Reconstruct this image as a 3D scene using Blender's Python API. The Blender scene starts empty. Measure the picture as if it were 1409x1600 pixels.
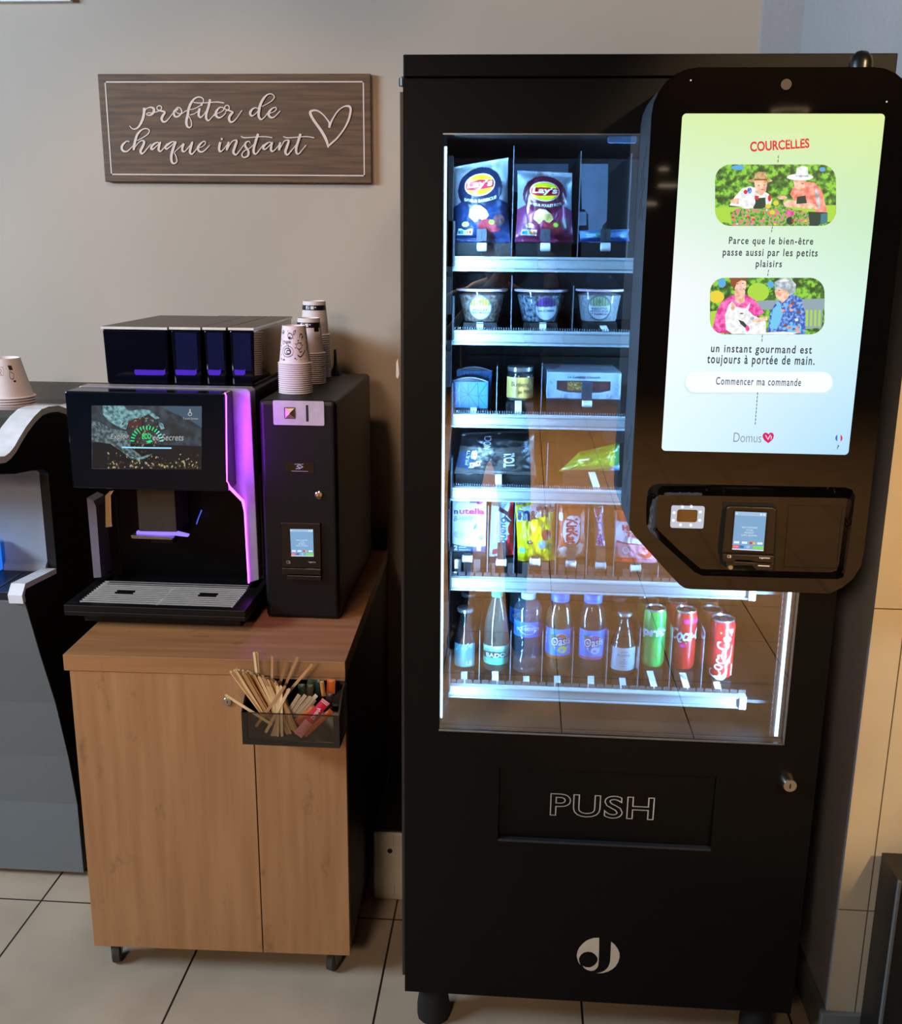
import bpy, bmesh, math, random
from math import sin, cos, pi, radians as rad
from mathutils import Vector, Matrix, noise as mnoise

C = bpy.context.scene.collection
SC = bpy.context.scene

# ------------------------------------------------------------------ camera
FPX, YAW, PITCH, ROLL, CAMH = 1600.0, -0.068851, 0.253227, -0.009811, 1.552326
_f = Vector((sin(YAW)*cos(PITCH), cos(YAW)*cos(PITCH), -sin(PITCH)))
_r = Vector((cos(YAW), -sin(YAW), 0))
_d = _f.cross(_r)
R_ = cos(ROLL)*_r + sin(ROLL)*_d
D_ = -sin(ROLL)*_r + cos(ROLL)*_d
cd = bpy.data.cameras.new('camera'); cam = bpy.data.objects.new('camera', cd); C.objects.link(cam)
cd.sensor_fit = 'HORIZONTAL'; cd.sensor_width = 36.0; cd.lens = 36.0*FPX/1409.0
cd.clip_start = 0.02
m = Matrix((R_, -D_, -_f)).transposed().to_4x4(); m.translation = (0, 0, CAMH)
cam.matrix_world = m
SC.camera = cam

def ray(x, y):
    return R_*((x-704.5)/FPX) + D_*((y-800)/FPX) + _f
def at(x, y, Y):                       # pixel -> point on the vertical plane at depth Y
    d = ray(x, y); t = Y/d.y
    return Vector((d.x*t, Y, CAMH+d.z*t))
def zp(x, y, z):                       # pixel -> point on the level plane at height z
    d = ray(x, y); t = (z-CAMH)/d.z
    return Vector((d.x*t, d.y*t, z))

# ------------------------------------------------------------------ light and exposure
SC.view_settings.view_transform = 'Standard'
SC.view_settings.look = 'None'
SC.view_settings.gamma = 1.0
SC.view_settings.use_curve_mapping = False
SC.view_settings.exposure = 0.0
SC.cycles.use_denoising = True
SC.cycles.max_bounces = 8
SC.cycles.transparent_max_bounces = 16
SC.cycles.caustics_reflective = False
SC.cycles.caustics_refractive = False

w = bpy.data.worlds.new('world'); SC.world = w; w.use_nodes = True
bg = w.node_tree.nodes['Background']; bg.inputs[0].default_value = (0.75, 0.86, 1.0, 1); bg.inputs[1].default_value = 0.03

def lamp(name, kind, loc, aim, energy, col, **k):
    l = bpy.data.lights.new(name, kind); l.energy = energy; l.color = col
    for a, v in k.items(): setattr(l, a, v)
    o = bpy.data.objects.new(name, l); C.objects.link(o); o.location = loc
    o.rotation_euler = (Vector(aim)-Vector(loc)).to_track_quat('-Z', 'Y').to_euler()
    return o
WARM = (1.0, 0.75, 0.53)
lamp('ceiling_spot', 'SPOT', (-0.95, -2.1, 2.55), (-0.40, 1.85, 0.12), 260, WARM, spot_size=rad(47), spot_blend=0.4, shadow_soft_size=0.35)
lamp('wall_washer', 'SPOT', (-0.72, 1.30, 2.64), (-0.70, 2.72, 1.02), 34, (1.0, 0.64, 0.37), spot_size=rad(62), spot_blend=0.45, shadow_soft_size=0.12)
lamp('wall_washer', 'SPOT', (0.30, 1.45, 2.64), (0.35, 2.72, 1.75), 26, WARM, spot_size=rad(70), spot_blend=0.6, shadow_soft_size=0.12)
lamp('ceiling_spot', 'SPOT', (1.5, -0.6, 2.64), (0.75, 1.8, 1.36), 290, (1.0, 0.70, 0.37), spot_size=rad(31), spot_blend=0.18, shadow_soft_size=0.05)
for k in range(9):                                   # downlights over the hall behind the camera
    dx, dy = -1.6+1.8*(k % 3), -1.7-1.7*(k//3)
    lamp('ceiling_downlight', 'SPOT', (dx, dy, 2.66), (dx, dy, 0), 150, (1.0, 0.58, 0.25), spot_size=rad(110), spot_blend=0.6, shadow_soft_size=0.05)
lamp('window_daylight', 'AREA', (-3.4, 0.5, 2.3), (-0.6, 2.7, 2.5), 150, (0.60, 0.80, 1.0), shape='RECTANGLE', size=1.6, size_y=0.6)

# ------------------------------------------------------------------ materials
def lin(c):
    return tuple(((v/255.0)/12.92 if v <= 10.3 else ((v/255.0+0.055)/1.055)**2.4) for v in c[:3]) + (1.0,)
_mats = {}
def mat(name, col=(128, 128, 128), rough=0.5, metal=0.0, emit=None, es=1.0, var=0.06, scale=40.0, bump=0.0, coat=0.0, spec=0.5,
        stretch=(1, 1, 1), dark=None, alpha=1.0, trans=0.0, ior=1.45):
    if name in _mats: return _mats[name]
    m = bpy.data.materials.new(name); m.use_nodes = True; nt = m.node_tree; b = nt.nodes['Principled BSDF']
    tc = nt.nodes.new('ShaderNodeTexCoord'); mp = nt.nodes.new('ShaderNodeMapping'); mp.inputs['Scale'].default_value = stretch
    nt.links.new(tc.outputs['Object'], mp.inputs['Vector'])
    nz = nt.nodes.new('ShaderNodeTexNoise'); nz.inputs['Scale'].default_value = scale; nz.inputs['Detail'].default_value = 5
    nt.links.new(mp.outputs[0], nz.inputs['Vector'])
    rp = nt.nodes.new('ShaderNodeValToRGB')
    c = lin(col); d = lin(dark) if dark else tuple(v*(1-var*2.2) for v in c[:3])+(1,)
    rp.color_ramp.elements[0].position = 0.36; rp.color_ramp.elements[1].position = 0.64
    rp.color_ramp.elements[0].color = d; rp.color_ramp.elements[1].color = c
    nt.links.new(nz.outputs['Fac'], rp.inputs['Fac'])
    nt.links.new(rp.outputs['Color'], b.inputs['Base Color'])
    b.inputs['Roughness'].default_value = rough; b.inputs['Metallic'].default_value = metal
    b.inputs['Specular IOR Level'].default_value = spec
    if coat: b.inputs['Coat Weight'].default_value = coat; b.inputs['Coat Roughness'].default_value = 0.04
    if alpha < 1: b.inputs['Alpha'].default_value = alpha
    if trans: b.inputs['Transmission Weight'].default_value = trans; b.inputs['IOR'].default_value = ior
    if emit is not None:
        b.inputs['Emission Color'].default_value = lin(emit); b.inputs['Emission Strength'].default_value = es
    if bump:
        bp = nt.nodes.new('ShaderNodeBump'); bp.inputs['Strength'].default_value = bump; bp.inputs['Distance'].default_value = 0.002
        nt.links.new(nz.outputs['Fac'], bp.inputs['Height']); nt.links.new(bp.outputs[0], b.inputs['Normal'])
    _mats[name] = m
    return m

def glow(name, col, es=1.0, gloss=0.0):           # something that gives off light
    if name in _mats: return _mats[name]
    m = bpy.data.materials.new(name); m.use_nodes = True; nt = m.node_tree; b = nt.nodes['Principled BSDF']
    b.inputs['Base Color'].default_value = (0.01, 0.01, 0.01, 1); b.inputs['Roughness'].default_value = 0.25
    b.inputs['Emission Color'].default_value = lin(col); b.inputs['Emission Strength'].default_value = es
    _mats[name] = m; return m

def clear(name, tint=(255, 255, 255), refl=0.06, rough=0.02, haze=0.0, hazecol=(200, 210, 220)):
    """thin clear sheet: transparent + fresnel-like gloss + a little haze"""
    if name in _mats: return _mats[name]
    m = bpy.data.materials.new(name); m.use_nodes = True; nt = m.node_tree; nt.nodes.clear()
    out = nt.nodes.new('ShaderNodeOutputMaterial'); tr = nt.nodes.new('ShaderNodeBsdfTransparent'); tr.inputs[0].default_value = lin(tint)
    gl = nt.nodes.new('ShaderNodeBsdfGlossy'); gl.inputs['Roughness'].default_value = rough
    lw = nt.nodes.new('ShaderNodeLayerWeight'); lw.inputs['Blend'].default_value = 0.25
    mr = nt.nodes.new('ShaderNodeMapRange'); mr.inputs['To Min'].default_value = refl; mr.inputs['To Max'].default_value = min(1.0, refl+0.55)
    nt.links.new(lw.outputs['Facing'], mr.inputs['Value'])
    mx = nt.nodes.new('ShaderNodeMixShader'); nt.links.new(mr.outputs[0], mx.inputs[0])
    if haze:
        df = nt.nodes.new('ShaderNodeBsdfDiffuse'); df.inputs[0].default_value = lin(hazecol)
        m2 = nt.nodes.new('ShaderNodeMixShader'); m2.inputs[0].default_value = haze
        nt.links.new(tr.outputs[0], m2.inputs[1]); nt.links.new(df.outputs[0], m2.inputs[2]); nt.links.new(m2.outputs[0], mx.inputs[1])
    else: nt.links.new(tr.outputs[0], mx.inputs[1])
    nt.links.new(gl.outputs[0], mx.inputs[2]); nt.links.new(mx.outputs[0], out.inputs['Surface'])
    _mats[name] = m; return m

# ------------------------------------------------------------------ mesh building
ROOT = {}                                           # object name -> matrix of its thing
class MB:
    def __init__(s): s.v = []; s.f = []; s.mi = []; s.sm = []
    def add(s, vs, fs, mi=0, smooth=False):
        o = len(s.v); s.v += [Vector(v) for v in vs]
        for i, f in enumerate(fs):
            s.f.append([o+k for k in f]); s.mi.append(mi[i] if isinstance(mi, list) else mi); s.sm.append(smooth)
        return s
    def box(s, x0, x1, y0, y1, z0, z1, mi=0):
        return s.add([(x0,y0,z0),(x1,y0,z0),(x1,y1,z0),(x0,y1,z0),(x0,y0,z1),(x1,y0,z1),(x1,y1,z1),(x0,y1,z1)],
                     [(3,2,1,0),(4,5,6,7),(0,1,5,4),(1,2,6,5),(2,3,7,6),(3,0,4,7)], mi)
    def obox(s, o, a, b, c, mi=0):                  # box on corner o with edge vectors a, b, c
        o, a, b, c = map(Vector, (o, a, b, c))
        return s.add([o, o+a, o+a+b, o+b, o+c, o+a+c, o+a+b+c, o+b+c],
                     [(3,2,1,0),(4,5,6,7),(0,1,5,4),(1,2,6,5),(2,3,7,6),(3,0,4,7)], mi)
    def poly(s, pts, mi=0): return s.add(pts, [list(range(len(pts)))], mi)
    def prism(s, pts, dv, mi=0, cap=None):          # polygon pts swept along dv (front cap is pts)
        n = len(pts); dv = Vector(dv); pts = [Vector(p) for p in pts]
        cap = mi if cap is None else cap
        return s.add(pts+[p+dv for p in pts], [list(range(n)), list(range(2*n-1, n-1, -1))]+[(i, i+n, (i+1) % n+n, (i+1) % n) for i in range(n)], [cap, mi]+[mi]*n)
    def ring(s, outer, inner, dv, mi=0):            # frame between two loops of equal count
        n = len(outer); dv = Vector(dv); O = [Vector(p) for p in outer]; I = [Vector(p) for p in inner]
        vs = O+I+[p+dv for p in O]+[p+dv for p in I]; fs = []
        for i in range(n):
            j = (i+1) % n
            fs += [(i, j, n+j, n+i), (2*n+i, 3*n+i, 3*n+j, 2*n+j), (i, 2*n+i, 2*n+j, j), (n+i, n+j, 3*n+j, 3*n+i)]
        return s.add(vs, fs, mi)
    def lathe(s, prof, c, n=32, mi=0, axis='z', squash=1.0, smooth=True):
        c = Vector(c); vs = []; fs = []; ms = []
        for (r, h) in prof:
            for k in range(n):
                a = 2*pi*k/n; p = (r*cos(a), r*sin(a)*squash, h)
                if axis == 'y': p = (p[0], h, p[1])
                if axis == 'x': p = (h, p[0], p[1])
                vs.append(c+Vector(p))
        for i in range(len(prof)-1):
            for k in range(n):
                fs.append((i*n+k, i*n+(k+1) % n, (i+1)*n+(k+1) % n, (i+1)*n+k)); ms.append(mi[i] if isinstance(mi, list) else mi)
        s.add(vs, fs, ms, smooth)
        if prof[0][0] > 1e-6: s.add(vs[:n], [list(range(n-1, -1, -1))], ms[0])
        if prof[-1][0] > 1e-6: s.add(vs[-n:], [list(range(n))], ms[-1])
        return s
    def tube(s, pts, r, n=8, mi=0):
        pts = [Vector(p) for p in pts]; vs = []; fs = []
        for i, p in enumerate(pts):
            t = (pts[min(i+1, len(pts)-1)]-pts[max(i-1, 0)]).normalized()
            u = t.cross(Vector((0.31, 0.17, 0.93))).normalized(); v = t.cross(u)
            rr = r[i] if isinstance(r, (list, tuple)) else r
            for k in range(n): vs.append(p+u*rr*cos(2*pi*k/n)+v*rr*sin(2*pi*k/n))
        for i in range(len(pts)-1):
            for k in range(n): fs.append((i*n+k, i*n+(k+1) % n, (i+1)*n+(k+1) % n, (i+1)*n+k))
        s.add(vs, fs, mi, True); s.add(vs[:n], [list(range(n-1, -1, -1))], mi); s.add(vs[-n:], [list(range(n))], mi)
        return s
    def grid(s, fn, nu, nv, mi=0, smooth=True, flip=False):
        vs = [fn(i/nu, j/nv) for j in range(nv+1) for i in range(nu+1)]; fs = []; ms = []
        for j in range(nv):
            for i in range(nu):
                q = (j*(nu+1)+i, j*(nu+1)+i+1, (j+1)*(nu+1)+i+1, (j+1)*(nu+1)+i)
                fs.append(q[::-1] if flip else q); ms.append(mi((i+.5)/nu, (j+.5)/nv) if callable(mi) else mi)
        return s.add(vs, fs, ms, smooth)
    def ribbon(s, pts, mapf, mi=0, caps=True):      # pts: (x, y, width) pen stroke, mapf(x, y) -> point
        P = []
        for i in range(len(pts)-1):
            p0, p1, p2, p3 = pts[max(i-1, 0)], pts[i], pts[i+1], pts[min(i+2, len(pts)-1)]
            for k in range(6):
                t = k/6.0
                P.append(tuple(0.5*((2*p1[c])+(-p0[c]+p2[c])*t+(2*p0[c]-5*p1[c]+4*p2[c]-p3[c])*t*t+(-p0[c]+3*p1[c]-3*p2[c]+p3[c])*t**3) for c in range(3)))
        P.append(tuple(pts[-1])); vs = []; ends = []
        for i, p in enumerate(P):
            a, b = P[max(i-1, 0)], P[min(i+1, len(P)-1)]; dx, dy = b[0]-a[0], b[1]-a[1]; L = math.hypot(dx, dy) or 1
            nx, ny = -dy/L*p[2]/2, dx/L*p[2]/2
            lift = Vector((0, -4e-6*i, 0)); vs += [mapf(p[0]+nx, p[1]+ny)+lift, mapf(p[0]-nx, p[1]-ny)+lift]
        if i in (0, len(P)-1): ends.append((p, math.atan2(dy, dx)+(pi if i == 0 else 0), lift))
        s.add(vs, [(2*i, 2*i+1, 2*i+3, 2*i+2) for i in range(len(P)-1)], mi)
        if caps:
            for p, an, lift in ends: s.poly([mapf(p[0]+p[2]/2*cos(an-pi/2+a*pi/6), p[1]+p[2]/2*sin(an-pi/2+a*pi/6))+lift for a in range(7)], mi)
        return s
    def text(s, t, mapf, mi=0, **k):                # mapf(u, v), u and v in 0..1 across the lettering's box
        vs, fs = text_geo(t, **k)
        return s.add([mapf(x, y) for x, y in vs], fs, mi)
    def build(s, name, mats, parent=None, bev=0.0, seg=2, smooth=None, weld=False):
        me = bpy.data.meshes.new(name)
        M = ROOT.get(parent.name) if parent else None
        vs = [M @ v for v in s.v] if M else s.v
        me.from_pydata([tuple(v) for v in vs], [], s.f)
        for mm in (mats if isinstance(mats, (list, tuple)) else [mats]): me.materials.append(mm)
        me.polygons.foreach_set('material_index', s.mi)
        me.polygons.foreach_set('use_smooth', [bool(smooth) if smooth is not None else x for x in s.sm])
        me.validate(); me.update()
        if any(s.sm) or smooth: me.set_sharp_from_angle(angle=rad(42))
        o = bpy.data.objects.new(name, me); C.objects.link(o)
        if parent:
            o.parent = parent; ROOT[o.name] = ROOT[parent.name]
        if bev:
            b = o.modifiers.new('bevel', 'BEVEL'); b.width = bev; b.segments = seg; b.limit_method = 'ANGLE'; b.angle_limit = rad(35)
        return o

_tc = {}
def text_geo(t, bold=0.0, shear=0.0, outline=0.0, spacing=1.0, lead=1.0):
    key = (t, bold, shear, outline, spacing, lead)
    if key not in _tc:
        cu = bpy.data.curves.new('t', 'FONT'); cu.body = t; cu.size = 1; cu.offset = bold; cu.shear = shear; cu.space_character = spacing; cu.space_line = lead
        cu.align_x = 'CENTER'; cu.resolution_u = 4
        if outline: cu.fill_mode = 'NONE'; cu.bevel_depth = outline; cu.bevel_resolution = 0
        o = bpy.data.objects.new('t', cu); C.objects.link(o); bpy.context.view_layer.update()
        ev = o.evaluated_get(bpy.context.evaluated_depsgraph_get()); me = ev.to_mesh()
        vs = [(v.co.x, v.co.y) for v in me.vertices]; fs = [list(p.vertices) for p in me.polygons]
        ev.to_mesh_clear(); bpy.data.objects.remove(o); bpy.data.curves.remove(cu)
        x0, x1 = min(v[0] for v in vs), max(v[0] for v in vs); y0, y1 = min(v[1] for v in vs), max(v[1] for v in vs)
        _tc[key] = ([((x-x0)/(x1-x0), (y-y0)/(y1-y0)) for x, y in vs], fs)
    return _tc[key]

def rect(p00, p10, p01):                            # map (u, v) onto the parallelogram p00 + u(p10-p00) + v(p01-p00)
    p00, p10, p01 = map(Vector, (p00, p10, p01))
    return lambda u, v: p00+(p10-p00)*u+(p01-p00)*v
def prect(x0, y0, x1, y1, Y, dx=0.0):               # lettering box on a plane Y: lower left pixel, upper right pixel
    a = at(x0, y1, Y); b = at(x1, y0, Y)
    return lambda u, v: Vector((a.x+(b.x-a.x)*u, Y-dx, a.z+(b.z-a.z)*v))
def pquad(tl, tr, br, bl, Y):                       # pixel quadrilateral on plane Y
    q = [at(*p, Y) for p in (bl, br, tr, tl)]
    return lambda u, v: (q[0]*(1-u)+q[1]*u)*(1-v)+(q[3]*(1-u)+q[2]*u)*v
def rrect(x0, x1, z0, z1, r, Y, n=6):               # rounded rectangle in an XZ plane
    P = []
    for cx, cz, a0 in ((x1-r, z1-r, 0), (x0+r, z1-r, pi/2), (x0+r, z0+r, pi), (x1-r, z0+r, 3*pi/2)):
        for k in range(n+1): P.append(Vector((cx+r*cos(a0+k*pi/2/n), Y, cz+r*sin(a0+k*pi/2/n))))
    return P[::-1]
def ell(cx, cz, rx, rz, Y, n=28, a0=0, a1=2*pi):
    return [Vector((cx+rx*cos(a0+(a1-a0)*k/n), Y, cz+rz*sin(a0+(a1-a0)*k/n))) for k in range(n)]
def pell(px, py, rx, ry, Y, n=28, rot=0.0):         # ellipse given in pixels
    return [at(px+rx*cos(2*pi*k/n)*cos(rot)-ry*sin(2*pi*k/n)*sin(rot), py+rx*cos(2*pi*k/n)*sin(rot)+ry*sin(2*pi*k/n)*cos(rot), Y) for k in range(n)]

def thing(name, label, cat, loc=(0, 0, 0), rz=0.0, group=None):
    o = bpy.data.objects.new(name, None); C.objects.link(o); o.location = loc; o.rotation_euler = (0, 0, rz)
    o.empty_display_size = 0.05
    ROOT[o.name] = (Matrix.Translation(loc) @ Matrix.Rotation(rz, 4, 'Z')).inverted()
    return tag(o, label, cat, group)
def tag(o, label, cat, group=None):
    o['label'] = label; o['category'] = cat
    if group: o['group'] = group
    return o
def struct(o): o['kind'] = 'structure'; return o
def dup(root, loc, label=None, rz=None, group=None):
    r = root.copy(); C.objects.link(r); r.location = loc
    if rz is not None: r.rotation_euler = (0, 0, rz)
    if label: r['label'] = label
    if group: r['group'] = group
    for ch in list(root.children):
        c = ch.copy(); C.objects.link(c); c.parent = r
        for g in list(ch.children):
            d = g.copy(); C.objects.link(d); d.parent = c
    return r
# ------------------------------------------------------------------ the room
WALLY = 2.72
def joint_mat(name, col, joint, px, ox, pz, oz, wj, rough, axes=('X', 'Y'), var=0.08):
    """tiles with straight joints, from object coordinates"""
    m = mat(name, col, rough, var=var, scale=5.0, bump=0.04); nt = m.node_tree; b = nt.nodes['Principled BSDF']
    tc = [n for n in nt.nodes if n.type == 'TEX_COORD'][0]; src = b.inputs['Base Color'].links[0].from_socket
    sp = nt.nodes.new('ShaderNodeSeparateXYZ'); nt.links.new(tc.outputs['Object'], sp.inputs[0])
    def dist(ax, per, off):
        a = nt.nodes.new('ShaderNodeMath'); a.operation = 'SUBTRACT'; nt.links.new(sp.outputs[ax], a.inputs[0]); a.inputs[1].default_value = off-per/2
        p = nt.nodes.new('ShaderNodeMath'); p.operation = 'FLOORED_MODULO'; nt.links.new(a.outputs[0], p.inputs[0]); p.inputs[1].default_value = per
        c = nt.nodes.new('ShaderNodeMath'); c.operation = 'SUBTRACT'; nt.links.new(p.outputs[0], c.inputs[0]); c.inputs[1].default_value = per/2
        d = nt.nodes.new('ShaderNodeMath'); d.operation = 'ABSOLUTE'; nt.links.new(c.outputs[0], d.inputs[0]); return d
    d1, d2 = dist(axes[0], px, ox), dist(axes[1], pz, oz)
    mn = nt.nodes.new('ShaderNodeMath'); mn.operation = 'MINIMUM'; nt.links.new(d1.outputs[0], mn.inputs[0]); nt.links.new(d2.outputs[0], mn.inputs[1])
    lt = nt.nodes.new('ShaderNodeMath'); lt.operation = 'LESS_THAN'; nt.links.new(mn.outputs[0], lt.inputs[0]); lt.inputs[1].default_value = wj
    mx = nt.nodes.new('ShaderNodeMix'); mx.data_type = 'RGBA'; nt.links.new(lt.outputs[0], mx.inputs[0]); nt.links.new(src, mx.inputs[6]); mx.inputs[7].default_value = lin(joint)
    nt.links.new(mx.outputs[2], b.inputs['Base Color'])
    return m
mFloor = joint_mat('floor_tile', (196, 177, 154), (38, 30, 25), 0.432, -0.7045, 0.432, 2.104, 0.0024, 0.32)
mWall = mat('wall_plaster', (188, 173, 158), 0.85, var=0.02, scale=3.0, bump=0.05)
mPier = mat('pier_plaster', (166, 168, 172), 0.9, var=0.03, scale=90.0, bump=0.1)
mPillar = joint_mat('pillar_tile', (206, 188, 160), (96, 80, 62), 0.9, at(1352, 1450, 1.786).x, 0.62, at(1372, 951, 1.786).z, 0.0012, 0.45, axes=('X', 'Z'), var=0.05)
mSkirt = mat('skirting_tile', (120, 120, 118), 0.4)
mCeil = mat('ceiling_paint', (92, 84, 76), 0.9)
mRoom = mat('room_paint', (96, 72, 52), 0.8)
Y0, XL, XR, ZC = -10.6, -4.6, 4.4, 2.70
struct(MB().box(XL, XR, Y0, WALLY+0.1, -0.1, 0.0).build('floor', mFloor))
struct(MB().box(XL, XR, WALLY, WALLY+0.1, 0, ZC).build('wall_back', mWall))
struct(MB().box(XL, XR, Y0, WALLY+0.1, ZC, ZC+0.1).build('ceiling', mCeil))
struct(MB().box(XL-0.1, XL, Y0, WALLY, 0, ZC).build('wall_left', mRoom))
struct(MB().box(XL, XR, Y0-0.1, Y0, 0, ZC).build('wall_front', mRoom))
struct(MB().box(XR, XR+0.1, Y0, WALLY, 0, ZC).build('wall_right', mRoom))
struct(MB().box(0.546, 0.640, 2.70, WALLY, 0, ZC).build('wall_pier', mPier))
struct(MB().box(0.640, 1.45, 1.786, WALLY, 0, ZC, [1, 1, 0, 1, 1, 1]).build('wall_pillar', [mPillar, mPier]))
bb = MB().box(0.628, 1.46, 1.774, 1.786, 0, 0.08).box(0.628, 0.640, 1.786, 2.70, 0, 0.08)
struct(bb.build('baseboard_right', mSkirt, bev=0.002))
struct(MB().box(-1.62, -0.86, WALLY-0.022, WALLY, 0.0, at(80, 598, WALLY-0.022).z).build('trim_1', mat('dark_wall_panel', (84, 66, 50), 0.6, stretch=(2, 20, 20), scale=6)))
# slender trunking on the wall, seen between the two coffee machines
struct(MB().box(at(128, 850, WALLY-0.02).x-0.004, at(128, 850, WALLY-0.02).x+0.013, WALLY-0.05, WALLY-0.022, 0.0, at(124, 768, WALLY-0.05).z).build('trim_2', mat('trunking_plastic', (214, 200, 184), 0.5), bev=0.002))

# ceiling lamps far down the room (they show as thin streaks in the black glass)
def ceiling_lamp(x, y, z, label, w=0.22):
    t = thing('ceiling_lamp', label, 'lamp', (x, y, ZC), group='slim ceiling lamps mirrored in the black glass')
    MB().box(x-w/2-0.01, x+w/2+0.01, y-0.03, y+0.03, z+0.012, ZC).build('housing', mat('lamp_housing', (60, 56, 52), 0.6), t, bev=0.003)
    MB().box(x-w/2, x+w/2, y-0.02, y+0.02, z, z+0.012).build('diffuser', glow('lamp_diffuser', (255, 226, 190), 9), t)
def mirror(px, py, Yp, dist):
    d = ray(px, py); p = at(px, py, Yp); k = dist/abs(d.y); return p+Vector((d.x*k, -abs(d.y)*k, d.z*k))
for (px, py, dist), lb in zip(((1028, 265, 10.5), (1042, 291, 10.6), (1004, 321, 10.2)),
        ('slim ceiling lamp nearer the tall wall, farthest down the room', 'slim ceiling lamp in the middle of the far row', 'slim ceiling lamp hanging lowest of the far row')):
    q = mirror(px, py, 1.61 if px != 1004 else 1.7575, dist)
    ceiling_lamp(q.x, q.y, q.z, lb)

# white picture frame, only its lower edge hangs into view
f0 = at(0, 1.5, WALLY-0.02); f1 = at(110, 1.5, WALLY-0.02)
t = thing('picture_frame', 'white picture frame high on the wall above the wooden sign', 'picture frame', (f1.x-0.2, WALLY, f1.z))
o_ = [(f1.x-0.55, f1.z), (f1.x, f1.z), (f1.x, f1.z+0.42), (f1.x-0.55, f1.z+0.42)]
i_ = [(f1.x-0.52, f1.z+0.03), (f1.x-0.03, f1.z+0.03), (f1.x-0.03, f1.z+0.39), (f1.x-0.52, f1.z+0.39)]
MB().ring([(a, WALLY-0.02, b) for a, b in o_], [(a, WALLY-0.02, b) for a, b in i_], (0, 0.02, 0)).build('frame', mat('frame_white', (225, 225, 222), 0.5), t)
MB().poly([(a, WALLY-0.006, b) for a, b in i_]).build('picture', mat('picture_card', (150, 160, 165), 0.6, scale=8, var=0.2), t)

# ------------------------------------------------------------------ wooden sign
SY = WALLY-0.018
sq = [at(151, 117, SY), at(579, 113.5, SY), at(580, 286, SY), at(165, 284, SY)]
mSign = mat('sign_wood', (108, 78, 50), 0.6, dark=(80, 56, 36), scale=7.0, stretch=(1.0, 8, 16), bump=0.12)
mSignW = mat('sign_paint', (226, 208, 196), 0.6, var=0.03)
xs0, xs1 = (sq[0].x+sq[3].x)/2, (sq[1].x+sq[2].x)/2; zs1, zs0 = (sq[0].z+sq[1].z)/2, (sq[2].z+sq[3].z)/2
t = thing('wall_sign', 'brown wooden wall sign with white French script and an outlined heart', 'sign', ((xs0+xs1)/2, WALLY, zs0))
MB().box(xs0, xs1, SY, WALLY, zs0, zs1).build('board', mSign, t, bev=0.002)
bx0, bx1, bz0, bz1 = xs0+0.0175, xs1-0.0165, zs0+0.0165, zs1-0.0175
g = MB(); yb = SY-0.0008
for a in ((bx0, bx1, bz0, bz0+0.003), (bx0, bx1, bz1-0.003, bz1), (bx0, bx0+0.003, bz0, bz1), (bx1-0.003, bx1, bz0, bz1)): g.box(a[0], a[1], yb, SY+0.0005, a[2], a[3])
g.build('border_line', mSignW, t)
K = 8.80625
A_ = lambda x, y: at(180+x/K, 130+y/K, SY-0.0012)
B_ = lambda x, y: at(320+x/K, 130+y/K, SY-0.0012)
H_ = lambda x, y: at(440+x/K, 140+y/K, SY-0.0012)
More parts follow.
